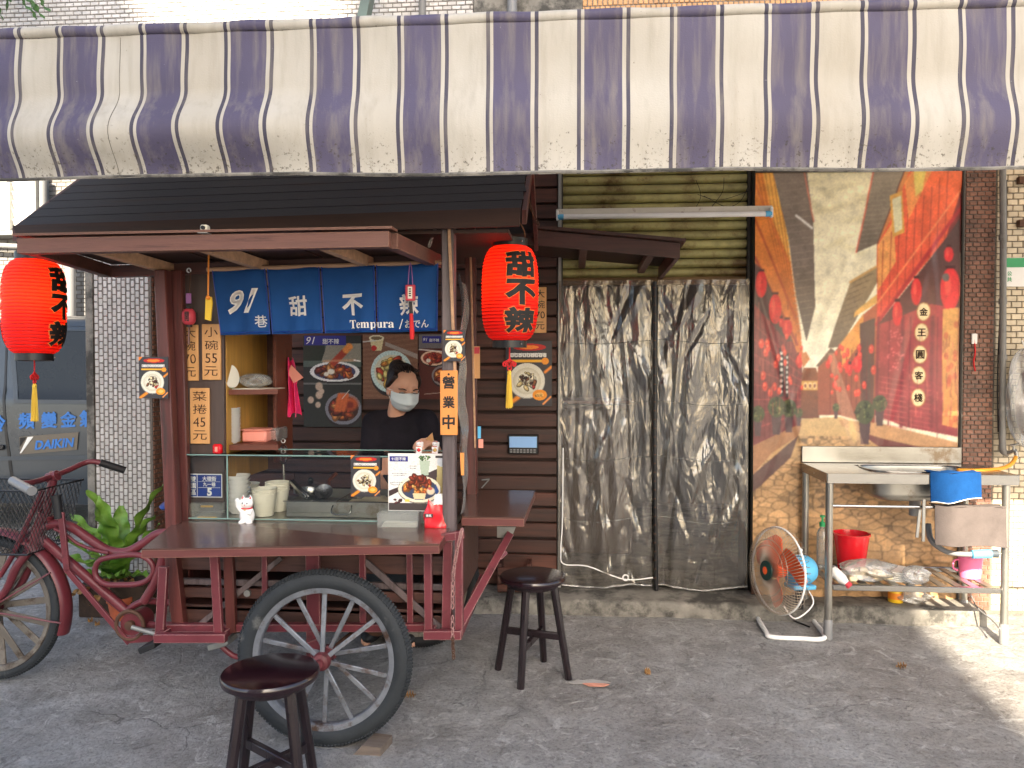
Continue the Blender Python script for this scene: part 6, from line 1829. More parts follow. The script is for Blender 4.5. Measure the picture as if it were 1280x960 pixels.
# beckoning cat
def cat_figure(label, px, py, Y, s, raise_side=-1, apron=None, group=None):
    p = P(px, py, Y)
    t = thing('lucky_cat', label, 'figurine', (p.x, Y, p.z), group)
    mb = MB()
    mb.ball((0, 0, .3 * s), (.26 * s, .22 * s, .32 * s)); mb.ball((0, -.02 * s, .72 * s), (.22 * s, .19 * s, .19 * s)); mb.ball((-.13 * s, -.14 * s, .08 * s), (.11 * s, .14 * s, .08 * s)); mb.ball((.13 * s, -.14 * s, .08 * s), (.11 * s, .14 * s, .08 * s))
    mb.tube([(raise_side * .18 * s, -.08 * s, .45 * s), (raise_side * .27 * s, -.12 * s, .62 * s), (raise_side * .27 * s, -.14 * s, .8 * s)], [.075 * s, .07 * s, .08 * s], 10)
    mb.ball((raise_side * .27 * s, -.14 * s, .82 * s), .085 * s)
    mb.tube([(-raise_side * .18 * s, -.1 * s, .5 * s), (-raise_side * .14 * s, -.2 * s, .36 * s)], [.07 * s, .065 * s], 10)
    for e in (-1, 1): mb.lathe([(.085 * s, 0), (.05 * s, .07 * s), (0.001, .15 * s)], (e * .13 * s, 0, .84 * s), seg=10)
    remeshed(mb, 'body', M['porcelain'], t, .022 * s, 3) if False else None
    v = MB(); v.v, v.f, v.k = [np.vstack(mb.v) + np.array([p.x, Y, p.z])], mb.f, mb.k
    remeshed(v, 'body', M['porcelain'], t, .02 * s, 3)
    mb = MB(); mb.ring((0, -.01 * s, .55 * s), .17 * s, .022 * s, (0, 0, 1), 24, 8); mb.build('collar', M['red_gloss'], t, local=True)
    mb = MB(); mb.ball((0, -.19 * s, .52 * s), .035 * s); mb.build('bell', M['brass'], t, local=True)
    for e in (-1, 1):
        mb = MB(); mb.lathe([(.05 * s, 0), (.001, .09 * s)], (e * .13 * s, -.035 * s, .86 * s), seg=8); mb.build('inner_ear', M['red_gloss'], t, local=True)
        mb = MB(); mb.ball((e * .08 * s, -.19 * s, .74 * s), (.022 * s, .015 * s, .03 * s)); mb.build('eye', M['ink'], t, local=True)
    mb = MB(); mb.ball((0, -.205 * s, .68 * s), .018 * s); mb.build('nose', M['pink_charm'], t, local=True)
    if apron:
        mb = MB(); mb.ball((0, -.13 * s, .3 * s), (.16 * s, .12 * s, .17 * s)); mb.build('bib', M[apron], t, local=True)
    return t
cat_figure('white porcelain lucky cat on the counter before the paper cups', 309, 655, 3.09, .122, -1)
# pair of small cats on their red tray on the glass top
zt1 = gz1 + .0005
t = thing('red_tray', 'small red tray under the two tiny cats on the glass top', 'tray', (PX(535, 3.17), 3.17, zt1))
mb = MB(); a_, c_ = PX(517, 3.17), PX(556, 3.17); mb.box(a_, c_, 3.14, 3.2, zt1, zt1 + .008, .002); mb.build('tray_base', M['red_gloss'], t)
for px_, lb, ap in ((524, 'tiny white cat with red bib on the red tray', 'red_gloss'), (544, 'tiny white cat with gold coin on the red tray beside the grey post', 'brass')):
    o = cat_figure(lb, px_, 562, 3.17, .056, 1, ap); o.location.z = zt1 + .0085
# steel tray, ladle, tongs, pot handles
t = thing('steel_food_tray', 'divided stainless food tray with wire handle in the glass case', 'tray', (PX(420, 3.3), 3.3, zt0))
a_, c_ = PX(361, 3.24), PX(500, 3.24)
mb = MB(); z0, z1 = zt0 + .02, zt0 + .065
mb.box(a_, c_, 3.20, 3.204, z0, z1, .001); mb.box(a_, c_, 3.55, 3.554, z0, z1, .001); mb.box(a_, a_ + .004, 3.205, 3.549, z0, z1, .001); mb.box(c_ - .004, c_, 3.205, 3.549, z0, z1, .001); mb.box(a_, c_, 3.2, 3.554, zt0, z0 - .001, .001)
mb.build('tray_body', M['steel_worn'], t)
mb = MB(); mb.box(a_ - .012, c_ + .006, 3.19, 3.202, z1 + .0005, z1 + .004, .001); mb.build('tray_lip', M['steel'], t)
for s in (.42,):
    xx = a_ + (c_ - a_) * s; mb = MB(); mb.box(xx, xx + .004, 3.206, 3.548, z0, z1 - .003, .001); mb.build('divider', M['steel'], t)
hx = PX(427, 3.19); mb = MB(); mb.tube([(hx - .04, 3.19, z1 - .012), (hx - .042, 3.17, z1 - .03), (hx - .03, 3.165, z1 - .045), (hx + .03, 3.165, z1 - .045), (hx + .042, 3.17, z1 - .03), (hx + .04, 3.19, z1 - .012)], .003, 6, smooth=3); mb.build('wire_handle', M['steel'], t)
for i, (u, vv) in enumerate(((.58, .3), (.75, .35), (.66, .7), (.88, .6))):
    mb = MB(); mb.box(a_ + (c_ - a_) * u - .05, a_ + (c_ - a_) * u + .05, 3.25 + .25 * vv - .05, 3.25 + .25 * vv + .05, z0 + .001, z0 + .03, .008); mb.build('tofu_block' if i % 2 else 'fish_cake', M['tofu'], t)
t = thing('steel_pot', 'round stainless pot lids at the back of the glass case', 'pot', (PX(385, 3.5), 3.5, zt0))
mb = MB(); pc = P(392, 620, 3.46); mb.lathe([(.075, zt0 + .068), (.078, zt0 + .09), (.07, zt0 + .105), (.02, zt0 + .118), (.0, zt0 + .118)], (pc.x, 3.42, 0), seg=30); mb.build('lid', M['steel'], t)
mb = MB(); mb.ball((pc.x, 3.42, zt0 + .125), .012); mb.build('lid_knob', M['black'], t)
t = thing('skimmer', 'perforated skimmer with brown wood handle leaning in the case', 'skimmer', P(405, 618, 3.38))
mb = MB(); ax_ = Vector((.1, -.75, .65)); pc = P(405, 616, 3.34); mb.lathe([(0, 0), (.02, .002), (.038, .008), (.04, .01), (.036, .0095), (.02, .005), (0, .004)], pc, ax_, 24); mb.build('bowl', M['steel'], t)
hole = MB()
for i in range(14):
    a = i * 2.4; r_ = .008 * math.sqrt(i); s0 = ax_.normalized().orthogonal().normalized(); s1 = ax_.normalized().cross(s0); q = pc + ax_.normalized() * .011 + (s0 * math.cos(a) + s1 * math.sin(a)) * r_; hole.cyl(q, q + ax_.normalized() * .0008, .0022, seg=6)
hole.build('hole', M['ink'], t)['kind'] = 'stuff'
mb = MB(); mb.tube([pc + Vector((.02, .02, .01)), P(411, 601, 3.42), P(420, 592, 3.46)], [.005, .008, .01], 8); mb.build('handle', M['shelf_wood'], t)
t = thing('steel_tongs', 'stainless tongs leaning on the food tray in the case', 'tongs', P(375, 612, 3.3))
for d in (-.006, .006):
    mb = MB(); mb.bar(P(364, 601, 3.32) + Vector((d, 0, .0)), P(384, 622, 3.24) + Vector((d, 0, 0)), .01, .018); mb.build('arm', M['steel'], t)
t = thing('hanging_whisk', 'wire whisk hanging at the end of the cabinet shelf', 'whisk', P(354, 560, 3.5))
for i in range(5):
    a = i * math.pi / 5; pc = P(354, 560, 3.5); mb = MB()
    mb.tube([pc + Vector((.022 * math.cos(a) * math.sin(tt), .022 * math.sin(a) * math.sin(tt), -.03 - .045 * math.cos(tt) * -1)) for tt in np.linspace(0, 2 * math.pi, 15)[:-1]], .0016, 4, closed=True); mb.build('wire_loop', M['steel'], t)
mb = MB(); pc = P(354, 560, 3.5); mb.tube([pc + Vector((0, 0, -.075)), pc + Vector((.005, 0, -.17))], .005, 8); mb.build('handle', M['steel'], t)
mb = MB(); mb.ring(P(354, 551, 3.5), .009, .0025, (0, 1, 0), 14, 6); mb.build('hook', M['white'], t)
# cabinet contents
t = thing('teal_bowl', 'teal plastic bowl lying on its side on the upper cabinet shelf', 'bowl', (PX(284, 3.26), 3.26, zs1))
mb = MB(); pc = P(285, 471, 3.26); mb.lathe([(.002, -.03), (.03, -.026), (.048, 0), (.052, .012), (.049, .012), (.028, -.02), (.002, -.024)], pc, (1, -.25, .15), 26); mb.build('shell', M['teal'], t)
mb = MB(); mb.lathe([(.051, .013), (.051, .019), (.0, .019)], pc, (1, -.25, .15), 26); mb.build('rim_card', M['paper'], t)
def crumpled(label, ctr, r, m, name='plastic_bag', cat='bag', seed=0, group=None, knot=None):
    t = thing(name, label, cat, ctr, group)
    rr = np.random.default_rng(seed)
    n, k_ = 48, 30
    v, f = [], []
    ph = rr.uniform(0, 6.28, 14); fr = rr.integers(2, 9, 14); fz = rr.uniform(1, 7, 14)
    for i in range(k_ + 1):
        th = math.pi * i / k_
        for j in range(n):
            a = 2 * math.pi * j / n
            s = 1 + sum(.055 * math.sin(fr[q] * a + ph[q] + fz[q] * th) for q in range(14)) * math.sin(th)
            s += rr.normal(0, .018) * math.sin(th)
            v.append((r[0] * s * math.sin(th) * math.cos(a), r[1] * s * math.sin(th) * math.sin(a), r[2] * (1 - math.cos(th)) * (.93 + .07 * s)))
    for i in range(k_):
        for j in range(n): f.append([i * n + j, i * n + (j + 1) % n, (i + 1) * n + (j + 1) % n, (i + 1) * n + j])
    mb = MB(); mb.add(v, f); mb.build('film', M[m], t, 30, local=True)
    return t
t = crumpled('crumpled clear plastic bag on the upper cabinet shelf', (PX(318, 3.36), 3.36, zs1 + .001), (.07, .06, .032), 'film', seed=4)
t = thing('napkin_sheet', 'flat pale paper sheet lying on the upper cabinet shelf', 'paper', (PX(310, 3.3), 3.3, zs1))
mb = MB(); mb.box(PX(292, 3.27), PX(340, 3.27), 3.25, 3.42, zs1 + .0005, zs1 + .0035, .001); mb.build('sheet', M['paper'], t)
for o_ in [o for o in COL.objects if o.get('label', '').startswith('crumpled clear plastic bag on the upper')]: o_.location.z += .004
t = thing('pink_tub', 'pink plastic tub on the lower cabinet shelf', 'tub', (PX(325, 3.4), 3.4, zs2))
a_, c_ = PX(303, 3.36), PX(334, 3.36); mb = MB(); mb.box(a_, c_, 3.34, 3.46, zs2 + .001, zs2 + .052, .008); mb.build('body', M['pink_box'], t); mb = MB(); mb.box(a_ - .003, c_ + .003, 3.336, 3.464, zs2 + .053, zs2 + .059, .003); mb.build('lid', M['pink_box'], t)
t = thing('clear_tub', 'clear plastic tub beside the pink tub', 'tub', (PX(341, 3.45), 3.45, zs2))
a_, c_ = PX(335.5, 3.42), PX(349, 3.42); mb = MB(); mb.box(a_, c_, 3.40, 3.52, zs2 + .001, zs2 + .06, .006); mb.build('body', M['acrylic'], t)
# pink bags hanging in a bunch
t = thing('pink_bag_bunch', 'bunch of bright pink plastic bags hanging beside the cabinet', 'bags', P(360, 447, 3.6))
def bunch(u, w):
    a_, b_ = P(350, 449, 3.6), P(376, 519, 3.6)
    wd = np.interp(w, [0, .1, .35, .42, 1], [.4, .62, .95, .8, .95])
    x = a_.x + (b_.x - a_.x) * (.42 + (u - .5) * wd + .1 * w)
    return x, 3.6 + .022 * np.sin(u * 17 + w * 3) + .012 * np.sin(u * 41), a_.z + (b_.z - a_.z) * w + .01 * np.sin(u * 23)
mb = MB(); mb.sheet(70, 40, bunch); mb.build('bag_film', M['pink_plastic'], t, 180)
mb = MB(); q = [P(x, y, 3.575) for x, y in ((364, 456), (379, 472), (367, 479), (360, 466))]; mb.prism(q, (0, .004, 0)); mb.build('bag_flap', M['pink_box'], t)
mb = MB(); mb.tube([P(352, 446, 3.62), P(358, 452, 3.6)], .003, 5); mb.build('hook', M['iron'], t)
# plate, card box, call button on the price board
t = thing('house_number_plate', 'blue enamel house number plate with a white 5 on the price board', 'plate', P(259, 607, 3.186))
a_, c_ = P(237, 592, 3.186), P(278, 622, 3.186); w, h = c_.x - a_.x, a_.z - c_.z; pl = Plane(((a_.x + c_.x) / 2, 3.186, (a_.z + c_.z) / 2))
mb = MB(); pl.box(mb, -w / 2, w / 2, -h / 2, h / 2, 0, .002, .0006); mb.build('white_plate', M['white'], t)
mb = MB(); pl.box(mb, -.48 * w, -.27 * w, -.46 * h, .46 * h, .0022, .003, 0); pl.box(mb, -.25 * w, .48 * w, -.46 * h, .46 * h, .0022, .003, 0); mb.build('blue_field', M['blue_sign'], t)
for s, x, y, ww, hh, bo in (('大理街', .115, .30, .62, .2, .02), ('九一巷', .115, .06, .5, .18, .02), ('5', .12, -.26, .3, .34, .05)):
    mb = MB(); pl.put(mb, s, x * w, y * h, ww * w, hh * h, .0042, bold=bo); mb.build('lettering', M['white'], t, 0)
for i, s in enumerate('雙園區'):
    mb = MB(); pl.put(mb, s, -.375 * w, (.28 - i * .28) * h, .17 * w, .24 * h, .0042, bold=.02); mb.build('lettering', M['white'], t, 0)
mb = MB(); pl.box(mb, -.22 * w, .45 * w, -.085 * h, -.07 * h, .0042, .0045, 0); pl.box(mb, -.22 * w, .45 * w, .17 * h, .18 * h, .0042, .0045, 0); mb.build('ruled_line', M['white'], t)
t = thing('acrylic_box', 'clear acrylic card holder with two wood slips under the number plate', 'holder', P(256, 655, 3.15))
a_, c_ = P(237, 629, 3.14), P(277, 655, 3.14); mb = MB(); mb.box(a_.x, c_.x, 3.14, 3.178, c_.z, a_.z, .002); mb.build('holder_body', M['acrylic'], t)
for yy, x0, x1 in ((633, 251, 266), (647, 247, 271)):
    mb = MB(); p, q = P(x0, yy, 3.138), P(x1, yy, 3.138); mb.bar(p, q, .004, .007); mb.build('wood_slip', M['brass'], t)
t = thing('call_button', 'glossy red call button at the foot of the price board', 'button', P(273, 561, 3.185))
mb = MB(); p = P(273, 561, 3.185); mb.box(p.x - .02, p.x + .02, 3.165, 3.19, p.z - .022, p.z + .022, .009); mb.build('case', M['red_gloss'], t)
mb = MB(); mb.box(p.x - .006, p.x + .006, 3.163, 3.1645, p.z - .01, p.z + .01, .0005); mb.build('label_strip', M['pink_box'], t)
# counter: tissue pack, acrylic business card box
t = thing('tissue_pack', 'red and white soft tissue pack with a tissue pulled up on the counter', 'tissue pack', (PX(545, 3.05), 3.05, zc))
def pack(u, w):
    a = u * 2 * math.pi
    k = np.interp(w, [0, .1, .55, .8, 1], [1.0, 1.03, .95, .78, .66]); d = np.interp(w, [0, .1, .6, 1], [.9, 1, .6, .12])
    wob = 1 + .05 * np.sin(3 * a + 9 * w) + .03 * np.sin(7 * a - 6 * w)
    return PX(545, 3.05) + .049 * k * wob * np.sign(np.cos(a)) * np.abs(np.cos(a)) ** .6, 3.05 + .03 * d * wob * np.sign(np.sin(a)) * np.abs(np.sin(a)) ** .6, zc + .002 + w * (.105 + .012 * np.sin(a * 2 + 1))
mb = MB(); mb.sheet(60, 24, pack); mb.build('wrapper', M['red_gloss'], t, 180)
mb = MB(); px_ = PX(545, 3.05); mb.box(px_ + .0385, px_ + .052, 3.035, 3.066, zc + .003, zc + .085, .006); mb.build('side_panel', M['white_card'], t)
mb = MB(); mb.box(px_ - .042, px_ - .008, 3.0185, 3.0205, zc + .05, zc + .064, .001); lb_ = mb.build('dark_label', M['ink'], t)
mb = MB(); Plane((px_ - .025, 3.018, zc + .057)).put(mb, '春風', 0, 0, .026, .011, .0008, bold=.02); mb.build('label_lettering', M['white_card'], t, 0)
for i in range(3):
    mb = MB(); a0_ = Vector((px_ - .01 + i * .014, 3.045, zc + .095)); mb.prism([a0_, a0_ + Vector((.024, -.004, .006)), a0_ + Vector((.03 - i * .012, .004, .045 - i * .006)), a0_ + Vector((.004 - i * .006, .002, .04))], (0, .002, 0)); mb.build('tissue', M['white_card'], t)
t = thing('card_box', 'clear acrylic box holding white cards on the counter', 'box', (PX(500, 3.06), 3.06, zc))
a_, c_ = PX(473, 3.05), PX(524, 3.05); z0 = zc + .003
mb = MB(); mb.box(a_, c_, 3.02, 3.023, z0, z0 + .06, .001); mb.build('front_wall', M['acrylic'], t); mb = MB(); mb.box(a_, c_, 3.077, 3.08, z0, z0 + .06, .001); mb.build('back_wall', M['acrylic'], t)
for xx in (a_, c_ - .003):
    mb = MB(); mb.box(xx, xx + .003, 3.024, 3.076, z0, z0 + .06, .001); mb.build('end_wall', M['acrylic'], t)
for i in range(3):
    mb = MB(); mb.box(a_ + .015 + i * .004, c_ - .012, 3.03, 3.07, z0 + .001 + i * .007, z0 + .007 + i * .007, .0006); mb.build('card', M['white_card'], t)
# tablet on the plank wall
t = thing('wall_tablet', 'small black framed tablet with pale screen on the plank wall', 'tablet', P(654, 556, 4.62))
a_, c_ = P(635, 543, 4.62), P(673, 568, 4.62); pl = Plane(((a_.x + c_.x) / 2, 4.62, (a_.z + c_.z) / 2)); w, h = c_.x - a_.x, a_.z - c_.z
mb = MB(); pl.box(mb, -w / 2, w / 2, -h / 2, h / 2, -.02, .004, .006); mb.build('case', M['black'], t)
mb = MB(); pl.box(mb, -.45 * w, .45 * w, -.16 * h, .4 * h, .0045, .006, .0005); mb.build('screen', M['screen'], t)
for i in range(8):
    for j in range(2):
        mb = MB(); pl.box(mb, (-.43 + i * .11) * w, (-.36 + i * .11) * w, (-.42 + j * .11) * h, (-.35 + j * .11) * h, .0045, .0055, 0); mb.build('key', M['plastic_grey'], t)
t = thing('metal_hinge', 'small pale metal bracket on the plank wall above the side shelf', 'bracket', P(606, 603, 4.62))
mb = MB(); mb.bar(P(602, 610, 4.63), P(611, 600, 4.63), .01, .008); mb.bar(P(602, 600, 4.635), P(612, 599, 4.635), .01, .008); mb.build('bracket_arm', M['galv'], t)

# ================================================================== FOOD POSTERS BEHIND THE COOK
def bowl_of(c, cx, cy, rx, ry, rimc, inner, foods, n, size, ribs=False):
    c.ell(cx, cy + ry * .18, rx, ry, (40, 34, 36)); c.ell(cx, cy, rx, ry, rimc)
    if ribs:
        for i in range(40):
            a = i * 2 * math.pi / 40
            c.line(cx + rx * .7 * math.cos(a), cy + ry * .7 * math.sin(a), cx + rx * .96 * math.cos(a), cy + ry * .96 * math.sin(a), 3, (140, 170, 170), .8)
    c.ell(cx, cy, rx * .84, ry * .8, inner)
    c.blobs(cx, cy, rx * .62, ry * .6, n, size, foods)
brown = [(176, 78, 40), (206, 112, 54), (140, 50, 34), (110, 40, 30), (214, 140, 80)]
c = Print(96, 150, 0, 0, 480, 740, (44, 46, 44))
c.rect(0, 60, 480, 250, (84, 96, 88)); c.rect(0, 40, 180, 200, (40, 48, 36)); c.poly([(200, 60), (480, 60), (480, 210), (150, 210)], (140, 134, 118)); c.rect(0, 380, 480, 395, (130, 130, 128), .7)
bowl_of(c, 260, 290, 205, 82, (226, 224, 222), (60, 60, 96), brown, 36, 42); c.ell(230, 290, 34, 26, (228, 222, 206), 1, 0, .5); c.ell(190, 310, 24, 20, (228, 222, 206), 1, 0, .5)
for i in range(9): c.ell(250 + i * 17, 220 - i * 17, 34, 26, np.array((170, 62, 40)) * (1 - .02 * i) if i < 6 else (226, 140, 66), 1, .7, .6)
c.line(170, 205, 430, 195, 18, (210, 160, 120), .6); c.line(420, 195, 470, 205, 9, (240, 238, 234))
for x, y, s in ((130, 410, 36), (60, 520, 30), (120, 560, 26), (130, 480, 34), (150, 450, 26)): c.ell(x, y, s, s * 1.1, (196, 170, 150), 1, 0, .5)
bowl_of(c, 330, 590, 150, 130, (120, 120, 130), (60, 34, 30), brown, 40, 44); c.ell(390, 550, 78, 70, (186, 84, 44), 1, 0, .8); c.ell(385, 560, 44, 38, (120, 44, 30), 1, 0, .8)
for x in (270, 300, 330): c.line(x, 600, x + 30, 480, 34, (196, 96, 52))
c.line(320, 510, 380, 440, 5, (200, 196, 190)); c.grain(.05)
lg = [('91', -.36, .44, .14, .045, 'white_card', {'shear': .3}), ('甜不辣', -.08, .436, .34, .032, 'white_card', {'bold': .012})]
def wall_poster(label, x0, y0, x1, y1, cv_, logo=None):
    Y = 4.632
    t, pl, w, h = card(label, (x0 + x1) / 2, (y0 + y1) / 2, x1 - x0, y1 - y0, Y, cv_, 'food_poster')
    if logo:
        mb = MB(); pl.box(mb, (logo[0] - .36) * w, (logo[0] + .36) * w, (logo[1] - .052) * h, (logo[1] + .052) * h, .0012, .002, 0); mb.build('blue_label', M['deep_blue'], t)
        mb = MB(); pl.put(mb, '91', (logo[0] - .25) * w, logo[1] * h, .16 * w, .08 * h, .003, shear=.3); mb.build('lettering', M['white_card'], t, 0)
        mb = MB(); pl.put(mb, '甜不辣', (logo[0] + .1) * w, (logo[1] - .01) * h, .38 * w, .06 * h, .003, bold=.012); mb.build('lettering', M['white_card'], t, 0)
wall_poster('tall food poster of two bowls left of the cook on the plank wall', 379, 420, 452, 534, c, (-.12, .45))
c = Print(100, 110, 0, 0, 440, 520, (124, 86, 66))
for i in range(30): c.line(0, 20 + i * 18, 440, -60 + i * 22, 5, (100, 66, 52) if i % 2 else (146, 106, 84), .5)
c.poly([(180, 60), (440, 160), (440, 200), (180, 90)], (170, 166, 160), .7)
c.poly([(50, 20), (170, 20), (150, 130), (80, 130)], (214, 196, 150)); c.ell(110, 30, 60, 24, (226, 214, 180)); c.ell(110, 30, 46, 15, (120, 100, 70)); c.ell(90, 110, 22, 22, (190, 40, 40)); c.line(0, 60, 100, 50, 8, (206, 206, 200))
bowl_of(c, 230, 300, 165, 170, (196, 214, 210), (206, 200, 176), [(214, 130, 50), (232, 180, 80), (176, 60, 36), (206, 190, 120), (226, 206, 120)], 60, 44, True); c.grain(.05)
wall_poster('food poster of a pale ribbed plate behind the head of the cook', 453.5, 418, 522.5, 499, c)
c = Print(60, 110, 0, 0, 190, 520, (86, 40, 32))
c.rect(0, 0, 190, 110, (110, 104, 104)); bowl_of(c, 110, 190, 95, 60, (226, 190, 160), (150, 70, 50), [(196, 80, 50), (170, 50, 40)], 22, 26); c.ell(70, 210, 20, 18, (228, 216, 200), 1, 0, .5); c.line(0, 120, 190, 140, 9, (226, 216, 206)); bowl_of(c, 175, 330, 80, 80, (130, 120, 120), (90, 40, 34), brown, 20, 34); c.line(40, 480, 190, 465, 5, (170, 150, 140)); c.grain(.05)
wall_poster('narrow food poster of a red bowl beside the orange wood sign', 523.5, 418, 556, 499, c, (.0, .42))

# ================================================================== THE COOK
PY = 3.95
base = P(497, 520, PY); base.z = 0
pr = thing('person', 'cook in a dark T-shirt and white face mask looking down behind the cart', 'person', (base.x, PY, 0))
bx = base.x
def W(px, py, Y): return P(px, py, Y)
neck = W(492, 522, PY); head = W(504, 487, PY - .05)
hrot = Matrix.Rotation(R(30), 3, 'Z') @ Matrix.Rotation(R(20), 3, 'X') @ Matrix.Rotation(R(3), 3, 'Y')
H = lambda x, y, z: head + hrot @ Vector((x, y, z))        # head frame: -y is forward
sL, sR = W(463, 530, PY), W(537, 528, PY)                  # shoulders
eL, wL = W(466, 592, PY - .08), W(492, 628, PY - .42)
eR, wR = W(553, 588, PY - .06), W(542, 556, PY - .33)
hip = Vector((bx - .02, PY + .02, .80))
def limb(mb, pts, rs): mb.tube(pts, rs, 14); [mb.ball(p, r * .99, 14, 8) for p, r in zip(pts, rs)]
mb = MB()
limb(mb, [sL, eL, wL], [.045, .037, .025]); limb(mb, [sR, eR, wR], [.045, .037, .025])
limb(mb, [neck + Vector((0, .03, -.06)), H(0, .03, -.05)], [.056, .05])
mb.ball(H(0, .012, .028), (.074, .092, .088), 24, 16, hrot); mb.ball(H(0, -.022, -.04), (.06, .066, .068), 20, 14, hrot); mb.ball(H(0, -.05, -.078), (.032, .03, .024), 14, 10, hrot)
mb.tube([H(0, -.088, .018), H(0, -.108, -.022)], [.009, .015], 8); mb.ball(H(0, -.1, -.022), (.017, .014, .012), 10, 8, hrot)
for e in (-1, 1):
    mb.ball(H(e * .072, .012, -.01), (.012, .022, .032), 10, 8, hrot); mb.ball(H(e * .038, -.058, -.018), (.026, .02, .022), 12, 8, hrot)
    mb.tube([H(e * .014, -.088, .03), H(e * .048, -.074, .034)], [.011, .009], 8)
limb(mb, [neck + Vector((0, .03, -.15)), (neck + hip) / 2, hip], [.09, .105, .12]); mb.ball(neck + Vector((0, .01, -.05)), (.085, .06, .05), 16, 10)
for s in (-1, 1):
    k_ = hip + Vector((s * .09, -.01, -.36)); an = Vector((hip.x + s * .1, PY + .02, .07)); limb(mb, [hip + Vector((s * .085, 0, -.02)), k_, an], [.088, .056, .04]); limb(mb, [an + Vector((0, .01, -.03)), an + Vector((s * .02, -.14, -.042))], [.035, .028])
def hand(mb, wr, d, n, side):
    """palm and five curled fingers: d along the hand, n out of the palm"""
    d, n = Vector(d).normalized(), Vector(n).normalized(); s = d.cross(n) * side
    mb.ball(wr + d * .045, (.03, .03, .03), 12, 8); [mb.tube([wr, wr + d * .075 + s * o], [.022, .018], 10) for o in (-.022, 0, .022)]
    for i, (o, L) in enumerate(((-.03, .062), (-.01, .074), (.011, .07), (.03, .054))):
        a = wr + d * .075 + s * o; b_ = a + (d * .8 + n * .55) * L * .5; c__ = b_ + (d * .2 + n * .95) * L * .5; mb.tube([a - d * .02, a, b_, c__], [.0092, .0092, .0086, .0074], 8); mb.ball(c__, .0074, 8, 6); mb.ball(b_, .0086, 8, 6)
    a = wr + d * .025 - s * .028; b_ = a + (d * .45 - s * .6 + n * .4) * .042; c__ = b_ + (d * .8 + n * .5) * .032; mb.tube([a, b_, c__], [.012, .0105, .0085], 8); mb.ball(c__, .0085, 8, 6)
hand(mb, wL, (.35, -.8, -.35), (.2, -.3, -.9), 1); hand(mb, wR, (-.35, -.75, .2), (-.3, -.2, -.9), -1)
remeshed(mb, 'body', M['skin'], pr, .0065, 5)
# T-shirt
mb = MB()
limb(mb, [sL + Vector((.02, 0, .005)), sL.lerp(eL, .62)], [.066, .062]); limb(mb, [sR + Vector((-.02, 0, .005)), sR.lerp(eR, .62)], [.066, .062])
ch_ = Vector(((sL.x + sR.x) / 2, PY + .01, sL.z - .1))
mb.tube([neck + Vector((.088 * math.cos(a), .025 + .072 * math.sin(a), -.038 + .03 * math.sin(a))) for a in np.linspace(0, 2 * math.pi, 33)[:-1]], .024, 10, closed=True)
mb.ball(ch_, (.175, .105, .16), 24, 14); mb.ball(ch_ + Vector((0, 0, -.22)), (.165, .11, .2), 24, 14); mb.ball(Vector((hip.x, PY + .01, hip.z)), (.17, .125, .14), 24, 14)
limb(mb, [sL + Vector((.03, .01, .012)), neck + Vector((-.03, .03, -.005))], [.06, .05]); limb(mb, [sR + Vector((-.03, .01, .012)), neck + Vector((.03, .03, -.005))], [.06, .05])
limb(mb, [ch_ + Vector((-.09, -.05, .0)), ch_ + Vector((-.1, -.055, -.25))], [.05, .05]); limb(mb, [ch_ + Vector((.09, -.05, .0)), ch_ + Vector((.09, -.055, -.25))], [.05, .05])
remeshed(mb, 'shirt', M['shirt'], pr, .009, 4)
mb = MB(); nk = neck + Vector((.004, -.005, -.005)); mb.tube([nk + Vector((.078 * math.cos(a) - .004, .064 * math.sin(a) + .028, -.018 + .03 * math.sin(a))) for a in np.linspace(0, 2 * math.pi, 29)[:-1]], .007, 8, closed=True); mb.build('collar', M['shirt'], pr, 180)
mb = MB(); limb(mb, [hip + Vector((0, 0, -.02)), hip + Vector((.0, 0, -.06))], [.14, .14])
for s in (-1, 1): limb(mb, [hip + Vector((s * .085, 0, -.04)), hip + Vector((s * .09, -.01, -.36)), Vector((hip.x + s * .1, PY + .02, .1))], [.102, .07, .058])
remeshed(mb, 'trousers', M['shirt'], pr, .012, 4)
for s in (-1, 1):
    mb = MB(); a = Vector((hip.x + s * .1, PY + .03, .045)); mb.ball(a + Vector((s * .01, -.06, 0)), (.052, .13, .045), 16, 10); mb.build('shoe', M['rubber_dark'], pr)
# hair: swept-back cap, sidelocks and bun
mb = MB()
mb.ball(H(0, .04, .052), (.081, .086, .078), 24, 16, hrot); mb.ball(H(0, .07, .0), (.074, .06, .08), 20, 12, hrot); mb.ball(H(-.015, .10, .085), (.046, .042, .042), 16, 10, hrot)
for e in (-1, 1):
    mb.tube([H(e * .055, -.022, .085), H(e * .073, -.012, .05), H(e * .08, .02, .01)], [.016, .014, .016], 10)
hr = remeshed(mb, 'hair', M['hair'], pr, .006, 3)
mb = MB()
for i in range(30):
    a = random.uniform(-1.2, 1.2); x_ = math.sin(a); mb.tube([H(x_ * .05, -.035 + .02 * abs(x_), .105), H(x_ * .075, .0, .135 - .03 * abs(x_)), H(x_ * .05, .09, .11 - .02 * abs(x_))], .0022, 4, smooth=4)
mb.build('hair_strand', M['hair'], hr, 180)['kind'] = 'stuff'
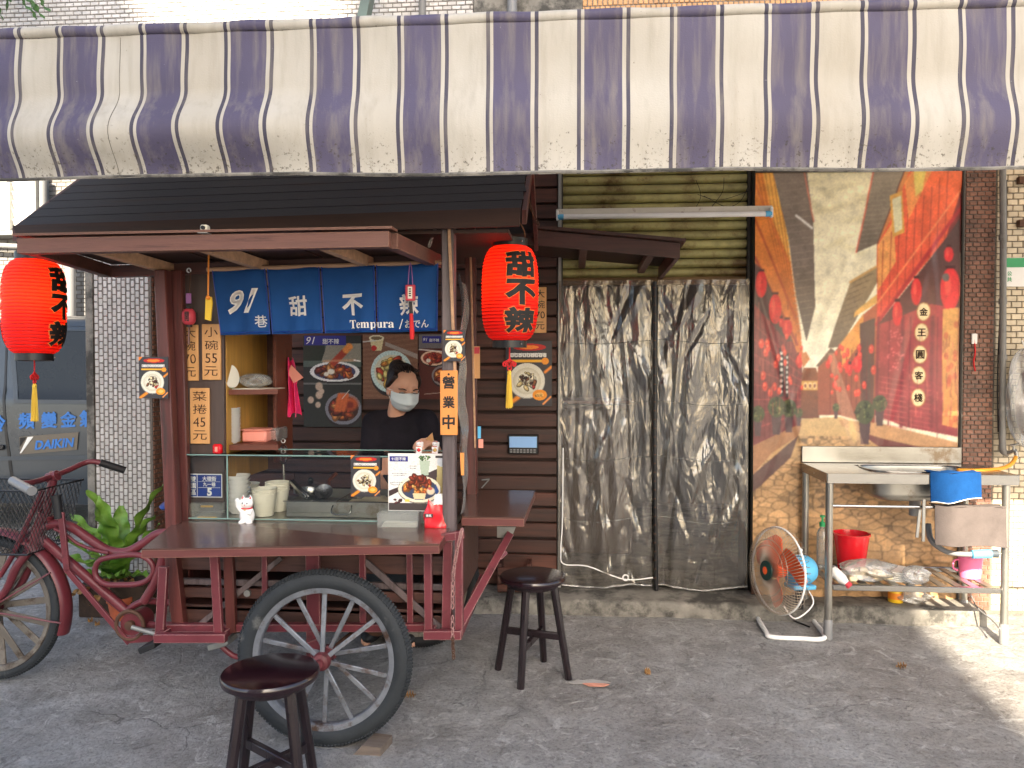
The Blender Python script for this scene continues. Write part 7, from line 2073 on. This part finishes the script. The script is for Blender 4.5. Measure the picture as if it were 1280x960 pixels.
# face
for e in (-1, 1):
    mb = MB(); mb.tube([H(e * .017, -.0975, .034), H(e * .034, -.0925, .0385), H(e * .053, -.079, .033)], [.003, .0038, .002], 6); mb.build('eyebrow', M['hair'], pr)
    mb = MB(); mb.ball(H(e * .033, -.0835, .012), (.0125, .007, .0062), 12, 8, hrot); mb.build('eye', M['white_card'], pr)
    mb = MB(); mb.ball(H(e * .033, -.0895, .009), (.0055, .003, .005), 10, 8, hrot); mb.build('iris', M['ink'], pr)
    mb = MB(); mb.tube([H(e * .019, -.0905, .0145), H(e * .033, -.094, .0175), H(e * .048, -.083, .0135)], .0022, 5); mb.build('eyelid', M['hair'], pr)
mb = MB()
def maskf(u, w):
    a = (u - .5) * 2.5; zz = .012 - w * .1
    bul = 1 + .1 * np.sin(np.pi * w) + .02 * np.sin(w * 18)
    r_ = np.interp(w, [0, .5, 1], [.106, .118, .085]) * bul
    x = .078 * np.sin(a) * np.interp(w, [0, .5, 1], [1, 1.0, .8]); y = -r_ * np.cos(a) * .98 - .012 * np.exp(-(a / .35) ** 2) * np.interp(w, [0, .3, .8, 1], [.7, 1, .5, 0])
    q = np.stack([x, y, np.broadcast_to(zz + .012 * np.exp(-(a / .4) ** 2) * (1 - w) + .025 * (np.abs(a) / 1.25) ** 2 * (w - .3), x.shape)], 0)
    Rm_ = np.array(hrot); return Rm_ @ q + np.array(head)[:, None]
mb.sheet(36, 26, maskf, .002, tuple(hrot @ Vector((0, 1, 0)))); mb.build('face_mask', M['mask'], pr, 180)
for e in (-1, 1):
    for z0 in (.012, -.07):
        mb = MB(); mb.tube([H(e * .066, -.04, z0 * .8), H(e * .078, -.01, z0 * .3), H(e * .082, .018, .0)], .0014, 5); mb.build('ear_loop', M['white_card'], pr)
t = thing('brown_card', 'brown paper bag held by the cook above the glass case', 'paper bag', wR)
mb = MB(); q = [P(x, y, PY - .4) for x, y in ((532, 549), (540, 541), (543, 556), (533, 560))]; mb.prism(q, (0, .012, 0)); mb.build('paper', M['tag_wood'], t)

# ================================================================== STOOLS
def make_stool(label, loc, rot):
    t = thing('round_stool', label, 'stool', loc, 'black round wooden stools')
    Hs, Rs = .465, .152
    mb = MB(); mb.lathe([(0, Hs - .03), (Rs - .012, Hs - .03), (Rs - .003, Hs - .026), (Rs, Hs - .018), (Rs, Hs - .008), (Rs - .004, Hs - .002), (Rs - .012, Hs), (0, Hs + .0005)], seg=56); mb.build('seat', M['stool'], t, 40, local=True)
    for i in range(4):
        a = rot + i * math.pi / 2
        d = Vector((math.cos(a), math.sin(a), 0))
        mb = MB(); p0, p1_ = d * .098 + Vector((0, 0, Hs - .029)), d * .172
        # eight-sided leg
        mb.tube([p0, p1_], [.019, .0165], 8); mb.build('leg', M['stool_leg'], t, 20, local=True)
    for i, zz in ((0, .165), (1, .192)):
        a = rot + i * math.pi / 2; d = Vector((math.cos(a), math.sin(a), 0)); k_ = .147 - .1 * zz
        mb = MB(); mb.bar(-d * k_ + Vector((0, 0, zz)), d * k_ + Vector((0, 0, zz)), .022, .03); mb.build('stretcher', M['stool_leg'], t, local=True)
    mb = MB(); mb.lathe([(.118, Hs - .05), (.122, Hs - .031), (.1, Hs - .031)], seg=30, caps=False); mb.build('apron_ring', M['stool_leg'], t, 40, local=True)
    return t
s1 = make_stool('black round stool in front of the spoked cart wheel', (0, 0, 0), R(20)); s1.location = G(338, 837, .465); s1.location.z = 0
s2 = copy_tree(s1); s2['label'] = 'black round stool standing by the plank wall and plastic door'; s2.location = G(666, 843); s2.location.z = 0; s2.rotation_euler = (0, 0, R(55)); s1.rotation_euler = (0, 0, R(36))
# wedge and marks on the ground
p = G(462, 940); t = thing('wheel_chock', 'weathered wood block wedged at the foot of the cart wheel', 'chock', p)
mb = MB(); mb.prism([p + Vector((-.06, -.03, -.004)), p + Vector((.05, -.035, -.004)), p + Vector((.05, -.035, .035)), p + Vector((-.02, -.03, .038))], (.02, .1, 0)); mb.build('block', M['wedge'], t)
p = G(745, 858)
mb = MB(); pts_ = [(p.x + .055 * math.cos(a) * (1 + .2 * math.sin(3 * a)), p.y + .022 * math.sin(a) * (1 + .2 * math.cos(2 * a)), .0065) for a in np.linspace(0, 6.28, 17)[:-1]]; mb.prism(pts_, (0, 0, .0015)); o = mb.build('paint_mark', M['chalk']); struct(o)
mb = MB(); pts_ = [(p.x - .03 + .085 * math.cos(a) * (1 + .25 * math.sin(4 * a)), p.y + .03 + .03 * math.sin(a) * (1 + .3 * math.cos(5 * a)), .005) for a in np.linspace(0, 6.28, 25)[:-1]]; mb.prism(pts_, (0, 0, .001)); o = mb.build('paint_mark', M['chalk_white']); struct(o)
mb = MB(); q = [G(x, y) + Vector((0, 0, .006)) for x, y in ((703, 746), (722, 757), (760, 763), (830, 767), (900, 768), (955, 768), (985, 775), (1012, 785))]; mb.tube(q, .0045, 6, smooth=6); o = mb.build('power_cable', M['cable'], None, 180); tag(o, 'thin black cable lying along the foot of the step', 'cable')

# ================================================================== FAN
fnb = G(988, 790); fn = thing('floor_fan', 'blue floor fan with orange blades and round wire guard beside the sink', 'fan', fnb)
pts = [G(x, y) + Vector((0, 0, .012)) for x, y in ((975, 766), (950, 763), (944, 768), (957, 792), (964, 799), (1000, 801), (1024, 802), (1030, 796), (1012, 770), (1000, 752))]
pts[-1].z = .12
mb = MB(); mb.tube(pts, .0125, 10, smooth=6); mb.build('tube_base', M['white'], fn, 180)
fc_ = P(962, 713, 4.1)                                 # front of the guard
fax = Vector((-.93, -.36, .06)).normalized()            # where it blows
s0 = fax.cross(Vector((0, 0, 1))).normalized(); t0 = s0.cross(fax)
mid = fc_ - fax * .05
RG = .222
def gp(r_, a, d): return mid + fax * d + (s0 * math.cos(a) + t0 * math.sin(a)) * r_
mb = MB(); mb.tube([gp(RG, a, 0) for a in np.linspace(0, 2 * math.pi, 49)[:-1]], .0055, 8, closed=True); mb.build('guard_rim', M['white'], fn, 180)
front = MB(); back = MB()
for i in range(80):
    a = 2 * math.pi * i / 80
    front.tube([gp(RG, a, 0), gp(RG * .97, a + .03, .03), gp(RG * .75, a + .09, .055), gp(.05, a + .18, .07)], .0018, 4, smooth=3)
    if i % 2 == 0: back.tube([gp(RG, a, 0), gp(RG * .9, a, -.05), gp(.07, a, -.075)], .0013, 4, smooth=3)
for r_, d in ((RG * .72, .057), (.13, .062)): front.tube([gp(r_, a, d) for a in np.linspace(0, 2 * math.pi, 37)[:-1]], .0018, 5, closed=True)
front.build('front_guard', M['fan_wire'], fn, 180)['kind'] = 'stuff'; back.build('rear_guard', M['fan_wire'], fn, 180)['kind'] = 'stuff'
mb = MB(); mb.lathe([(.052, 0), (.05, .008), (.03, .012), (0, .013)], gp(0, 0, .066), fax, 28); bd = mb.build('badge', M['dark_green'], fn)
mb = MB(); mb.lathe([(.02, 0), (0, .003)], gp(0, 0, .079), fax, 20); mb.build('badge_mark', M['fan_orange'], bd)
for i in range(3):
    a0 = 2 * math.pi * i / 3 + .5
    mb = MB()
    def blade(u, w):
        r_ = .035 + (.19 - .035) * w; a = a0 + (u - .5) * np.interp(w, [0, .4, .8, 1], [.9, 1.5, 1.35, .7]) + .25 * w; d = -.012 + (u - .5) * -.055
        c1 = np.cos(a) * r_; c2 = np.sin(a) * r_
        return [np.array(mid)[k] + fax[k] * d + s0[k] * c1 + t0[k] * c2 for k in range(3)]
    mb.sheet(14, 14, lambda u, w: np.array(blade(u, w)), .002, tuple(fax)); mb.build('blade', M['fan_orange'], fn, 180)
mb = MB(); mb.lathe([(.038, -.03), (.038, .02), (.02, .03), (0, .031)], mid, fax, 24); mb.build('blade_hub', M['fan_orange'], fn)
bk_ = mid - fax * .078
mb = MB(); mb.lathe([(.055, 0), (.075, -.004), (.078, -.05), (.074, -.10), (.06, -.125), (.03, -.132), (0, -.133)], bk_, fax, 30); mt = mb.build('motor_housing', M['fan_blue'], fn)
for i in range(14):
    a = 2 * math.pi * i / 14; mb = MB(); q = bk_ - fax * .03 + (s0 * math.cos(a) + t0 * math.sin(a)) * .0785; mb.bar(q + fax * .016, q - fax * .016, .006, .003, up=(s0 * math.cos(a) + t0 * math.sin(a))); mb.build('vent_slot', M['van_trim'], mt)
mb = MB(); q = bk_ - fax * .06; mb.obox(q + Vector((0, 0, -.085)), [fax, s0, t0], (.07, .045, .012), .005); mb.build('switch_plate', M['fan_blue'], mt)
mb = MB(); mb.cyl(q + Vector((0, 0, .074)), q + Vector((0, 0, .1)), .007); mb.ball(q + Vector((0, 0, .104)), .011); mb.build('swing_knob', M['white'], mt)
mb = MB(); mb.bar(q + Vector((0, 0, -.09)), Vector((q.x - .0, q.y + .02, .14)), .035, .05); mb.build('neck', M['black'], fn)
mb = MB(); mb.tube([q + Vector((.03, 0, -.09)), q + Vector((.05, -.06, -.16)), Vector((q.x - .05, q.y - .1, .12)), Vector((q.x - .09, q.y - .02, .16))], .004, 6, smooth=6); mb.build('cord', M['white'], fn, 180)
mb = MB(); mb.tube([Vector((q.x, q.y + .02, .15)), Vector((pts[-1].x, pts[-1].y, .12)), pts[-2]], .014, 8); mb.build('base_clamp', M['white'], fn)

# ================================================================== SINK TABLE
st = thing('sink_table', 'stainless steel sink table with slatted lower shelf', 'sink table', (PX(1150, 4.3), 4.3, 0))
TY0, TY1 = 4.10, 4.56
fx0_, fx1_ = PX(1036, TY0), PX(1276, TY0)
tz = PZ(592, TY0, 1040)
ux0, ux1 = PX(1091, 4.2), PX(1226, 4.2); uy0, uy1 = 4.17, 4.46
mb = MB()
for (a, b_, c_, d) in ((fx0_, fx1_, TY0, uy0), (fx0_, fx1_, uy1, TY1), (fx0_, ux0, uy0, uy1), (ux1, fx1_, uy0, uy1)): mb.box(a, b_, c_, d, tz - .006, tz, 0)
mb.build('table_top', M['steel'], st)
mb = MB(); mb.box(fx0_, fx1_, TY0 - .004, TY0 - .001, tz - .05, tz + .001, .001); mb.box(fx0_ - .004, fx0_ - .001, TY0, TY1, tz - .05, tz + .001, .001); mb.box(fx1_ + .001, fx1_ + .004, TY0, TY1, tz - .05, tz + .001, .001); mb.build('apron', M['steel'], st)
sx1 = PX(1203, TY1)
mb = MB(); mb.box(fx0_, fx1_ - .06, TY1 - .004, TY1 + .006, tz + .001, tz + .095, .003); mb.build('splash_back', M['steel_worn'], st)
def basin(u, w):
    a = u * 2 * math.pi
    se = lambda q, p: np.sign(q) * np.abs(q) ** p
    k = np.interp(w, [0, .1, .75, .9, 1], [1.0, .985, .93, .8, .05]); zz = np.interp(w, [0, .1, .75, .9, 1], [.002, -.01, -.13, -.155, -.16])
    return (ux0 + ux1) / 2 + (ux1 - ux0) / 2 * k * se(np.cos(a), .5), (uy0 + uy1) / 2 + (uy1 - uy0) / 2 * k * se(np.sin(a), .5), tz + zz
mb = MB(); mb.sheet(60, 20, basin); mb.build('basin', M['steel_worn'], st, 60)
mb = MB(); a = np.linspace(0, 1, 61)[:-1]; x, y, z = basin(a, a * 0); mb.tube(list(zip(x, y, z)), .005, 6, closed=True); mb.build('basin_rim', M['steel'], st, 180)
mb = MB(); mb.cyl(((ux0 + ux1) / 2, (uy0 + uy1) / 2, tz - .155), ((ux0 + ux1) / 2, (uy0 + uy1) / 2, tz - .25), .03); mb.build('drain', M['plastic_grey'], st)
for xx in (fx0_ + .016, fx1_ - .05):
    for yy in (TY0 + .02, TY1 - .025):
        lg_ = MB(); lg_.cyl((xx, yy, .1), (xx, yy, tz - .007), .019); l_ = lg_.build('leg', M['steel_worn'], st)
        mb = MB(); mb.lathe([(.022, .0), (.0225, .004), (.0225, .1), (.02, .104)], (xx, yy, 0), seg=20); mb.build('foot_sleeve', M['plastic_grey'], l_)
zsf = PZ(734, TY0, 1150)
mb = MB(); mb.box(fx0_ + .036, fx1_ - .07, TY0 + .01, TY0 + .035, zsf - .03, zsf, .003); mb.build('shelf_rail', M['steel'], st)
mb = MB(); mb.box(fx0_ + .036, fx1_ - .07, TY1 - .04, TY1 - .015, zsf - .03, zsf, .003); mb.build('shelf_rail', M['steel'], st)
n = 11
for i in range(n):
    xx = fx0_ + .05 + i * (fx1_ - fx0_ - .15) / (n - 1); mb = MB(); mb.box(xx - .02, xx + .02, TY0 + .036, TY1 - .041, zsf - .012, zsf - .004, .002); mb.build('shelf_slat', M['steel_worn'], st)
zb_ = PZ(634, TY0, 1100); mb = MB(); mb.tube([(fx0_ + .016, TY0 + .02, zb_), (fx1_ - .05, TY0 + .02, zb_)], .008, 8); mb.build('cross_bar', M['steel'], st)
# cloths
def cloth(name, label, x0, x1, y0, y1, Y, m, seed, flare=.0):
    a_, c_ = P(x0, y0, Y), P(x1, y1, Y)
    t = thing(name, label, 'cloth', ((a_.x + c_.x) / 2, Y, c_.z))
    def fn_(u, w):
        xx = a_.x + (c_.x - a_.x) * (u + flare * w * (u - .5))
        return xx, Y - .008 - .012 * w + .006 * np.abs(((u * 2.3 + .3 * w + seed * .37) % 1) * 2 - 1) * (w + .05) + .002 * np.sin(u * 19 + w * 6) * w, a_.z + (c_.z - a_.z) * w * (1 - .3 * np.clip(u - .35, 0, 1) * (seed % 2)) + .004 * np.sin(u * 9 + seed)
    mb = MB(); mb.sheet(40, 26, fn_, .006); mb.build('hanging_fold', M[m], t, 60)
    mb = MB(); mb.sheet(40, 10, lambda u, w: (a_.x + (c_.x - a_.x) * u, Y - .008 + w * .07, a_.z + .003 + .003 * np.sin(u * 14 + seed) + .002 * np.sin(w * 9)), .005, (0, 0, -1)); mb.build('top_fold', M[m], t, 60)
    mb = MB(); u = np.linspace(0, 1, 30); x, y, z = fn_(u, np.full(30, .985)); mb.tube(list(zip(x, y - .003, z)), .0022, 5); mb.build('hem', M['white_card' if m == 'towel_blue' else 'towel_grey'], t, 180)
    return t
cloth('blue_towel', 'blue towel folded over the sink table front edge', 1162, 1225, 591, 629, TY0 - .002, 'towel_blue', 1)
cloth('grey_towel', 'grey towel draped on the bar under the sink', 1168, 1256, 633, 683, TY0 + .005, 'towel_grey', 2)
t = thing('drying_clips', 'pair of pale metal clips hanging on the bar under the sink', 'clips', P(1155, 625, 4.1))
for (x0, y0, x1, y1) in ((1155, 624, 1154, 677), (1150, 637, 1146, 672)):
    mb = MB(); mb.bar(P(x0, y0, TY0 + .0), P(x1, y1, TY0 - .004), .016, .007, up=(0, 1, 0)); mb.build('clip_arm', M['galv'], t)
# hose and nozzle
mb = MB(); mb.tube([P(1196, 588, 4.3), P(1225, 588, 4.28), P(1250, 586, 4.32), P(1264, 580, 4.42), P(1270, 571, 4.5)], .011, 10, smooth=6); o = mb.build('yellow_hose', M['hose'], None, 180); tag(o, 'orange yellow hose running from the tap into the sink', 'hose')
tp = thing('water_tap', 'old metal tap on the cream tiled wall', 'tap', P(1268, 566, 4.56))
mb = MB(); mb.tube([P(1255, 566, 4.56), P(1262, 566, 4.53), P(1270, 563, 4.5)], .012, 10); mb.build('tap_body', M['chrome'], tp)
mb = MB(); mb.tube([P(1270, 564, 4.5), P(1271, 574, 4.5)], .011, 10); mb.build('spout', M['chrome'], tp)
mb = MB(); mb.tube([P(1267, 563, 4.5), P(1267, 556, 4.5)], .006, 8); mb.tube([P(1263, 557, 4.5), P(1274, 555, 4.48)], .007, 8); mb.build('handle', M['chrome'], tp)
pp = thing('water_pipe', 'grey upright water pipe on the cream tiled wall', 'pipe', P(1255, 560, 4.55))
mb = MB(); mb.tube([P(1253, 150, 4.55), P(1254, 300, 4.55), P(1253, 556, 4.55)], .017, 12); mb.build('upright', M['pipe'], pp)
for yy in (300, 380, 450, 520):
    mb = MB(); q = P(1253.5, yy, 4.55); mb.cyl(q, q + Vector((0, 0, .03)), .021); mb.build('coupling', M['pipe'], pp)
mb = MB(); mb.tube([P(1253, 552, 4.55), P(1254, 564, 4.55), P(1260, 567, 4.55)], .018, 10, smooth=4); mb.build('elbow', M['pipe'], pp)
mb = MB(); mb.tube([P(1258, 225, 4.57), P(1257, 320, 4.57), P(1250, 400, 4.57), P(1247, 480, 4.57), P(1248, 540, 4.57)], .004, 6, smooth=6); o = mb.build('wall_cable', M['cable'], None, 180); tag(o, 'thin cable running down beside the upright water pipe', 'cable')
nzz = thing('hose_nozzle', 'thick grey hose with blue nozzle hooked under the sink', 'hose', P(1200, 690, 4.2))
mb = MB(); mb.tube([P(1160, 655, 4.28), P(1164, 675, 4.24), P(1180, 688, 4.2), P(1195, 692, 4.16), P(1215, 693, 4.13)], [.016, .016, .014, .013, .013], 10, smooth=5); mb.build('hose_pipe', M['plastic_grey'], nzz, 180)
mb = MB(); mb.tube([P(1215, 693, 4.13), P(1238, 692, 4.13)], [.021, .024], 14); mb.build('nozzle', M['fan_blue'], nzz); mb = MB(); mb.tube([P(1238, 692, 4.13), P(1247, 692, 4.13)], [.02, .02], 14); mb.build('nozzle_tip', M['van_trim'], nzz)
mb = MB(); mb.tube([P(1247, 692, 4.13), (fx1_ + .3, 4.13, P(1247, 694, 4.13).z)], .008, 8); mb.build('rod', M['galv'], nzz)
# on the lower shelf
def pail(name, label, cat, px, Y, z0, r0, r1, h, m, handle=False):
    p = P(px, 700, Y); t = thing(name, label, cat, (p.x, Y, z0))
    mb = MB(); mb.lathe([(0, .001), (r0, .001), (r1 * .98, h - .012), (r1 * 1.05, h - .01), (r1 * 1.05, h), (r1 * .97, h), (r0 * .96, .006), (0, .006)], seg=32); mb.build('body', M[m], t, local=True)
    if handle:
        mb = MB(); mb.tube([(-r1 * .95, 0, h * .8), (-r1 * 1.45, -.01, h * .75), (-r1 * 1.5, -.01, h * .45), (-r1 * 1.05, 0, h * .3)], .005, 8, smooth=5); mb.build('handle', M[m], t, 180, local=True)
    return t
zsh = zsf - .0035
pail('red_bucket', 'red plastic bucket at the back of the sink table shelf', 'bucket', 1064, 4.40, zsh, .068, .095, .215, 'red_gloss')
pail('pink_mug', 'pink plastic mug with handle on the shelf under the nozzle', 'mug', 1213, 4.33, zsh, .05, .062, .12, 'hot_pink', True)
t = crumpled('clear bag of pale tofu pieces on the sink table shelf', (PX(1088, 4.2), 4.2, zsh), (.135, .07, .06), 'film', 'tofu_bag', seed=1)
for i in range(26):
    mb = MB(); cx_, cy_ = rng.uniform(-.1, .1), rng.uniform(-.045, .045); cz_ = .008 + rng.uniform(0, .05) * (1 - abs(cx_) / .13); mb.obox((cx_, cy_, cz_ + .012), [(1, 0, 0), (0, 1, 0), (0, 0, 1)], (.02, .017, .012), .005); mb.build('tofu_piece', M['tofu'], t, local=True)
crumpled('knotted clear plastic bag on the shelf right of the white lids', (PX(1149, 4.16), 4.16, zsh), (.062, .045, .05), 'film', seed=2)
t = thing('lid_pile', 'pile of white plastic lids between the clear bags', 'lids', (PX(1122, 4.28), 4.28, zsh))
for i in range(5):
    mb = MB(); mb.lathe([(0, 0), (.085, 0), (.09, .006), (.088, .008), (0, .005)], (rng.uniform(-.006, .006), 0, i * .0105), seg=30); mb.build('lid', M['white_card'], t, local=True)
t = thing('pump_bottle', 'clear pump bottle with green cap beside the table leg', 'bottle', (PX(1030, 4.44), 4.44, zsf - .0035))
mb = MB(); mb.lathe([(.026, 0), (.03, .006), (.03, .2), (.02, .225), (.013, .232), (.013, .24)], seg=22); mb.build('flask', M['acrylic'], t, local=True); mb = MB(); mb.lathe([(.016, .24), (.017, .262), (.006, .268), (.005, .29), (.014, .292), (.014, .302), (0, .303)], seg=18); mb.build('pump', M['green_sign'], t, local=True)
t = thing('lying_bottle', 'white squeeze bottle with red cap lying on the shelf', 'bottle', (PX(1050, 4.16), 4.16, zsh))
a_, c_ = P(1040, 712, 4.18), P(1056, 727, 4.13); mb = MB(); d_ = (c_ - a_).normalized(); mb.lathe([(0, 0), (.024, .002), (.027, .012), (.027, .07), (.018, .088), (.016, .1)], a_, d_, 20); mb.build('flask', M['white'], t); mb = MB(); mb.lathe([(.018, .1), (.018, .118), (.012, .122), (0, .122)], a_, d_, 18); mb.build('cap', M['pink_charm'], t)
t = thing('yellow_can', 'yellow can standing on the step under the shelf', 'can', (PX(1123, 4.5), 4.5, .093)); mb = MB(); mb.lathe([(.0, 0), (.038, 0), (.04, .004), (.04, .075), (.037, .08), (0, .079)], seg=26); mb.build('tin', M['yellow'], t, local=True); mb = MB(); mb.lathe([(.0405, .02), (.0405, .055)], seg=26, caps=False); mb.build('paper_band', M['orange'], t, local=True)
crumpled('loose clear plastic bag lying on the step under the shelf', (PX(1146, 4.47), 4.47, .093), (.085, .05, .04), 'film', seed=9)
mb = MB(); mb.tube([P(1214, 744, 4.5), P(1222, 760, 4.35), P(1240, 775, 4.2), P(1250, 786, 4.05)], .004, 6, smooth=6); o = mb.build('drain_hose', M['plastic_grey'], None, 180); o.location = (0, 0, 0); tag(o, 'thin pale hose trailing from the step towards the table leg', 'hose')
# on the wall to the right
sg = thing('wall_sign', 'small white and green notice on the cream tiled wall', 'sign', P(1275, 340, 4.59))
a_, c_ = P(1257, 322, 4.59), P(1312, 358, 4.59); mb = MB(); mb.box(a_.x, c_.x, 4.59, 4.60, c_.z, a_.z, .003); mb.build('panel', M['white_card'], sg)
mb = MB(); mb.box(a_.x + .003, c_.x - .003, 4.5875, 4.5895, a_.z - .055, a_.z - .003, .0005); mb.build('green_band', M['green_sign'], sg)
mb = MB(); Plane((a_.x + .115, 4.587, a_.z - .03)).put(mb, '大理里', .05, 0, .12, .042, .001, bold=.02); mb.build('lettering', M['white_card'], sg, 0)
for i, ch in enumerate('公共'):
    mb = MB(); Plane((a_.x + .022, 4.589, a_.z - .09 - i * .033)).put(mb, ch, 0, 0, .026, .028, .001, bold=.02); mb.build('lettering', M['green_sign'], sg, 0)
hb2 = crumpled('hanging clear bag with dark red bundle on the cream tiled wall', P(1283, 560, 4.52), (.11, .06, .28), 'film', 'hanging_bag', seed=7)
mb = MB(); mb.ball((.01, 0, .25), (.075, .04, .2)); mb.build('red_bundle', M['cart_post'], hb2, local=True); mb = MB(); mb.tube([(0, .02, .54), (0, .06, .6)], .004, 6); mb.build('tie', M['white'], hb2, local=True)
rs_ = thing('red_string', 'red string hanging from a nail on the brown tiled pier', 'string', P(1218, 420, 4.59))
mb = MB(); mb.tube([P(1217, 420, 4.595), P(1219, 440, 4.592), P(1217, 452, 4.592), P(1219, 464, 4.592)], .0045, 6, smooth=5); mb.build('cord', M['red_cloth_cord'], rs_, 180); mb = MB(); mb.box(P(1214, 416, 4.6).x, P(1221, 416, 4.6).x, 4.59, 4.604, P(1217, 430, 4.6).z, P(1217, 417, 4.6).z, .003); mb.build('tape', M['white_card'], rs_)
for i, yy in enumerate((225, 279)):
    mb = MB(); q = P(1278, yy, 4.58); mb.box(q.x - .02, q.x + .03, 4.57, 4.605, q.z - .02, q.z + .02, .003); o = mb.build('wall_box', M['iron']); tag(o, ('upper' if i == 0 else 'lower') + ' small rusty metal box on the cream tiled wall', 'box')

# ================================================================== PLANTS
def frond(base, d, L, wd, bend, m, seed):
    """one long strap leaf with a rib and wavy edges"""
    r = random.Random(seed); ph = r.uniform(0, 6)
    d = Vector(d).normalized(); side = d.cross(Vector((0, 0, 1)))
    side = side.normalized() if side.length > .05 else Vector((1, 0, 0))
    nrm = side.cross(d)
    out = Vector((d.x, d.y, 0))
    out = out.normalized() if out.length > .01 else Vector((0, -1, 0))
    def fn_(u, w):
        c = (u - .5) * 2
        wid = wd * np.sin(np.pi * np.clip(.06 + .9 * w, 0, 1)) ** .75 * (1 + .06 * np.sin(w * 40 + ph))
        ax_ = [base[k] + d[k] * L * w + (out[k] * bend * L - (Vector((0, 0, 1))[k]) * bend * L * .55) * w ** 2.2 for k in range(3)]
        lift = wid * .35 * np.abs(c) + .014 * np.sin(w * 26 + ph + 2 * np.sign(c)) * np.abs(c) * np.minimum(1, w * 4)
        return np.array([ax_[k] + side[k] * c * wid + nrm[k] * lift for k in range(3)])
    mb = MB(); mb.sheet(9, 34, fn_); return mb
pb = P(150, 722, 4.2)
fern = thing('nest_fern', 'bird nest fern with broad wavy leaves in front of the tiled column', 'fern', (pb.x, 4.2, 0))
tips = [(105, 652, 4.15, .05), (124, 607, 4.18, .055), (141, 612, 4.2, .052), (187, 600, 4.2, .058), (184, 640, 4.1, .05), (192, 652, 4.05, .034), (150, 630, 4.3, .06), (95, 640, 4.3, .045), (70, 690, 4.05, .05), (82, 668, 4.0, .055), (110, 660, 4.0, .065), (130, 640, 4.05, .06),
        (183, 720, 4.0, .04), (140, 720, 3.9, .06), (60, 720, 4.0, .04), (165, 660, 4.25, .05), (120, 690, 3.92, .07), (100, 700, 3.95, .06), (150, 690, 3.95, .05)]
for i, (x, y, Y, wd) in enumerate(tips):
    tip = P(x, y, Y); bb = Vector((pb.x + random.uniform(-.03, .03), 4.2 + random.uniform(-.03, .03), pb.z)); d = tip - bb; L = d.length
    frond(bb, d + Vector((0, 0, .10 * L)), L * 1.03, wd, .14, M['leaf'], i).build('leaf', M['leaf'], fern, 180)
for i in range(5):
    a = random.uniform(0, 6.28); frond(Vector((pb.x, 4.2, pb.z)), (math.cos(a), math.sin(a) - .4, -.25), .22, .022, .3, M['dry_leaf'], 50 + i).build('dry_leaf', M['dry_leaf'], fern, 180)
def pot(name, label, px, py, r, h):
    p = G(px, py); t = thing(name, label, 'pot', (p.x, p.y + r, 0))
    mb = MB(); mb.lathe([(0, .002), (r * .72, .002), (r * .95, h * .8), (r * 1.05, h * .8), (r * 1.05, h), (r * .95, h), (r * .9, h * .85)], seg=32); mb.build('clay_body', M['terracotta'], t, 40, local=True)
    mb = MB(); mb.lathe([(0, h * .86), (r * .9, h * .86)], seg=24); mb.build('soil', M['soil'], t, local=True)
    return t
pot('terracotta_pot', 'terracotta pot under the fern nearer the bicycle wheel', 118, 773, .085, .17)
pot('terracotta_pot', 'smaller terracotta pot under the fern nearer the pedals', 142, 779, .07, .13)
p3 = P(152, 735, 4.22); t = thing('plant_stand', 'dark planter trough holding the fern behind the pots', 'planter', (p3.x, 4.25, 0)); mb = MB(); mb.box(p3.x - .2, p3.x + .2, 4.12, 4.4, 0, pb.z - .02, .01); mb.build('trough', M['soil'], t)
# hanging foliage at the top corner and weeds
hp = thing('hanging_plant', 'hanging palm-like foliage on the upper wall above the awning', 'plant', P(10, -30, 4.4))
for i in range(46):
    b0 = P(random.uniform(-70, 20), random.uniform(-70, -30), random.uniform(4.2, 4.6)); a = random.uniform(0, 6.28)
    frond(b0, (math.cos(a) * .6, math.sin(a) * .5, -.9), random.uniform(.18, .34), random.uniform(.006, .012), .15, None, 100 + i).build('leaf', M['leaf_dark'], hp, 180)
wd_ = thing('kerb_weed', 'small green weed growing at the right end of the step', 'weed', G(1236, 762))
for i in range(10):
    a = random.uniform(0, 6.28); frond(G(1236, 764) + Vector((random.uniform(-.02, .02), .02, 0)), (math.cos(a), math.sin(a), 1.4), random.uniform(.05, .1), .01, .2, None, 200 + i).build('leaf', M['leaf'], wd_, 180)
# dry leaves scattered on the ground
for i, (x, y) in enumerate(((112, 776), (122, 780), (520, 870), (505, 762), (812, 845), (1120, 835))):
    mb = frond(G(x, y) + Vector((0, 0, .006)), (random.uniform(-1, 1), random.uniform(-1, 1), .1), .05, .012, .02, None, 300 + i); o = mb.build('fallen_leaf', M['dry_leaf'], None, 180); tag(o, ['dry leaf by the terracotta pots', 'second dry leaf by the terracotta pots', 'dry leaf right of the spoked wheel', 'dry leaf under the cart corner', 'dry leaf on the concrete before the plastic door', 'dry leaf on the concrete below the sink table'][i], 'leaf')
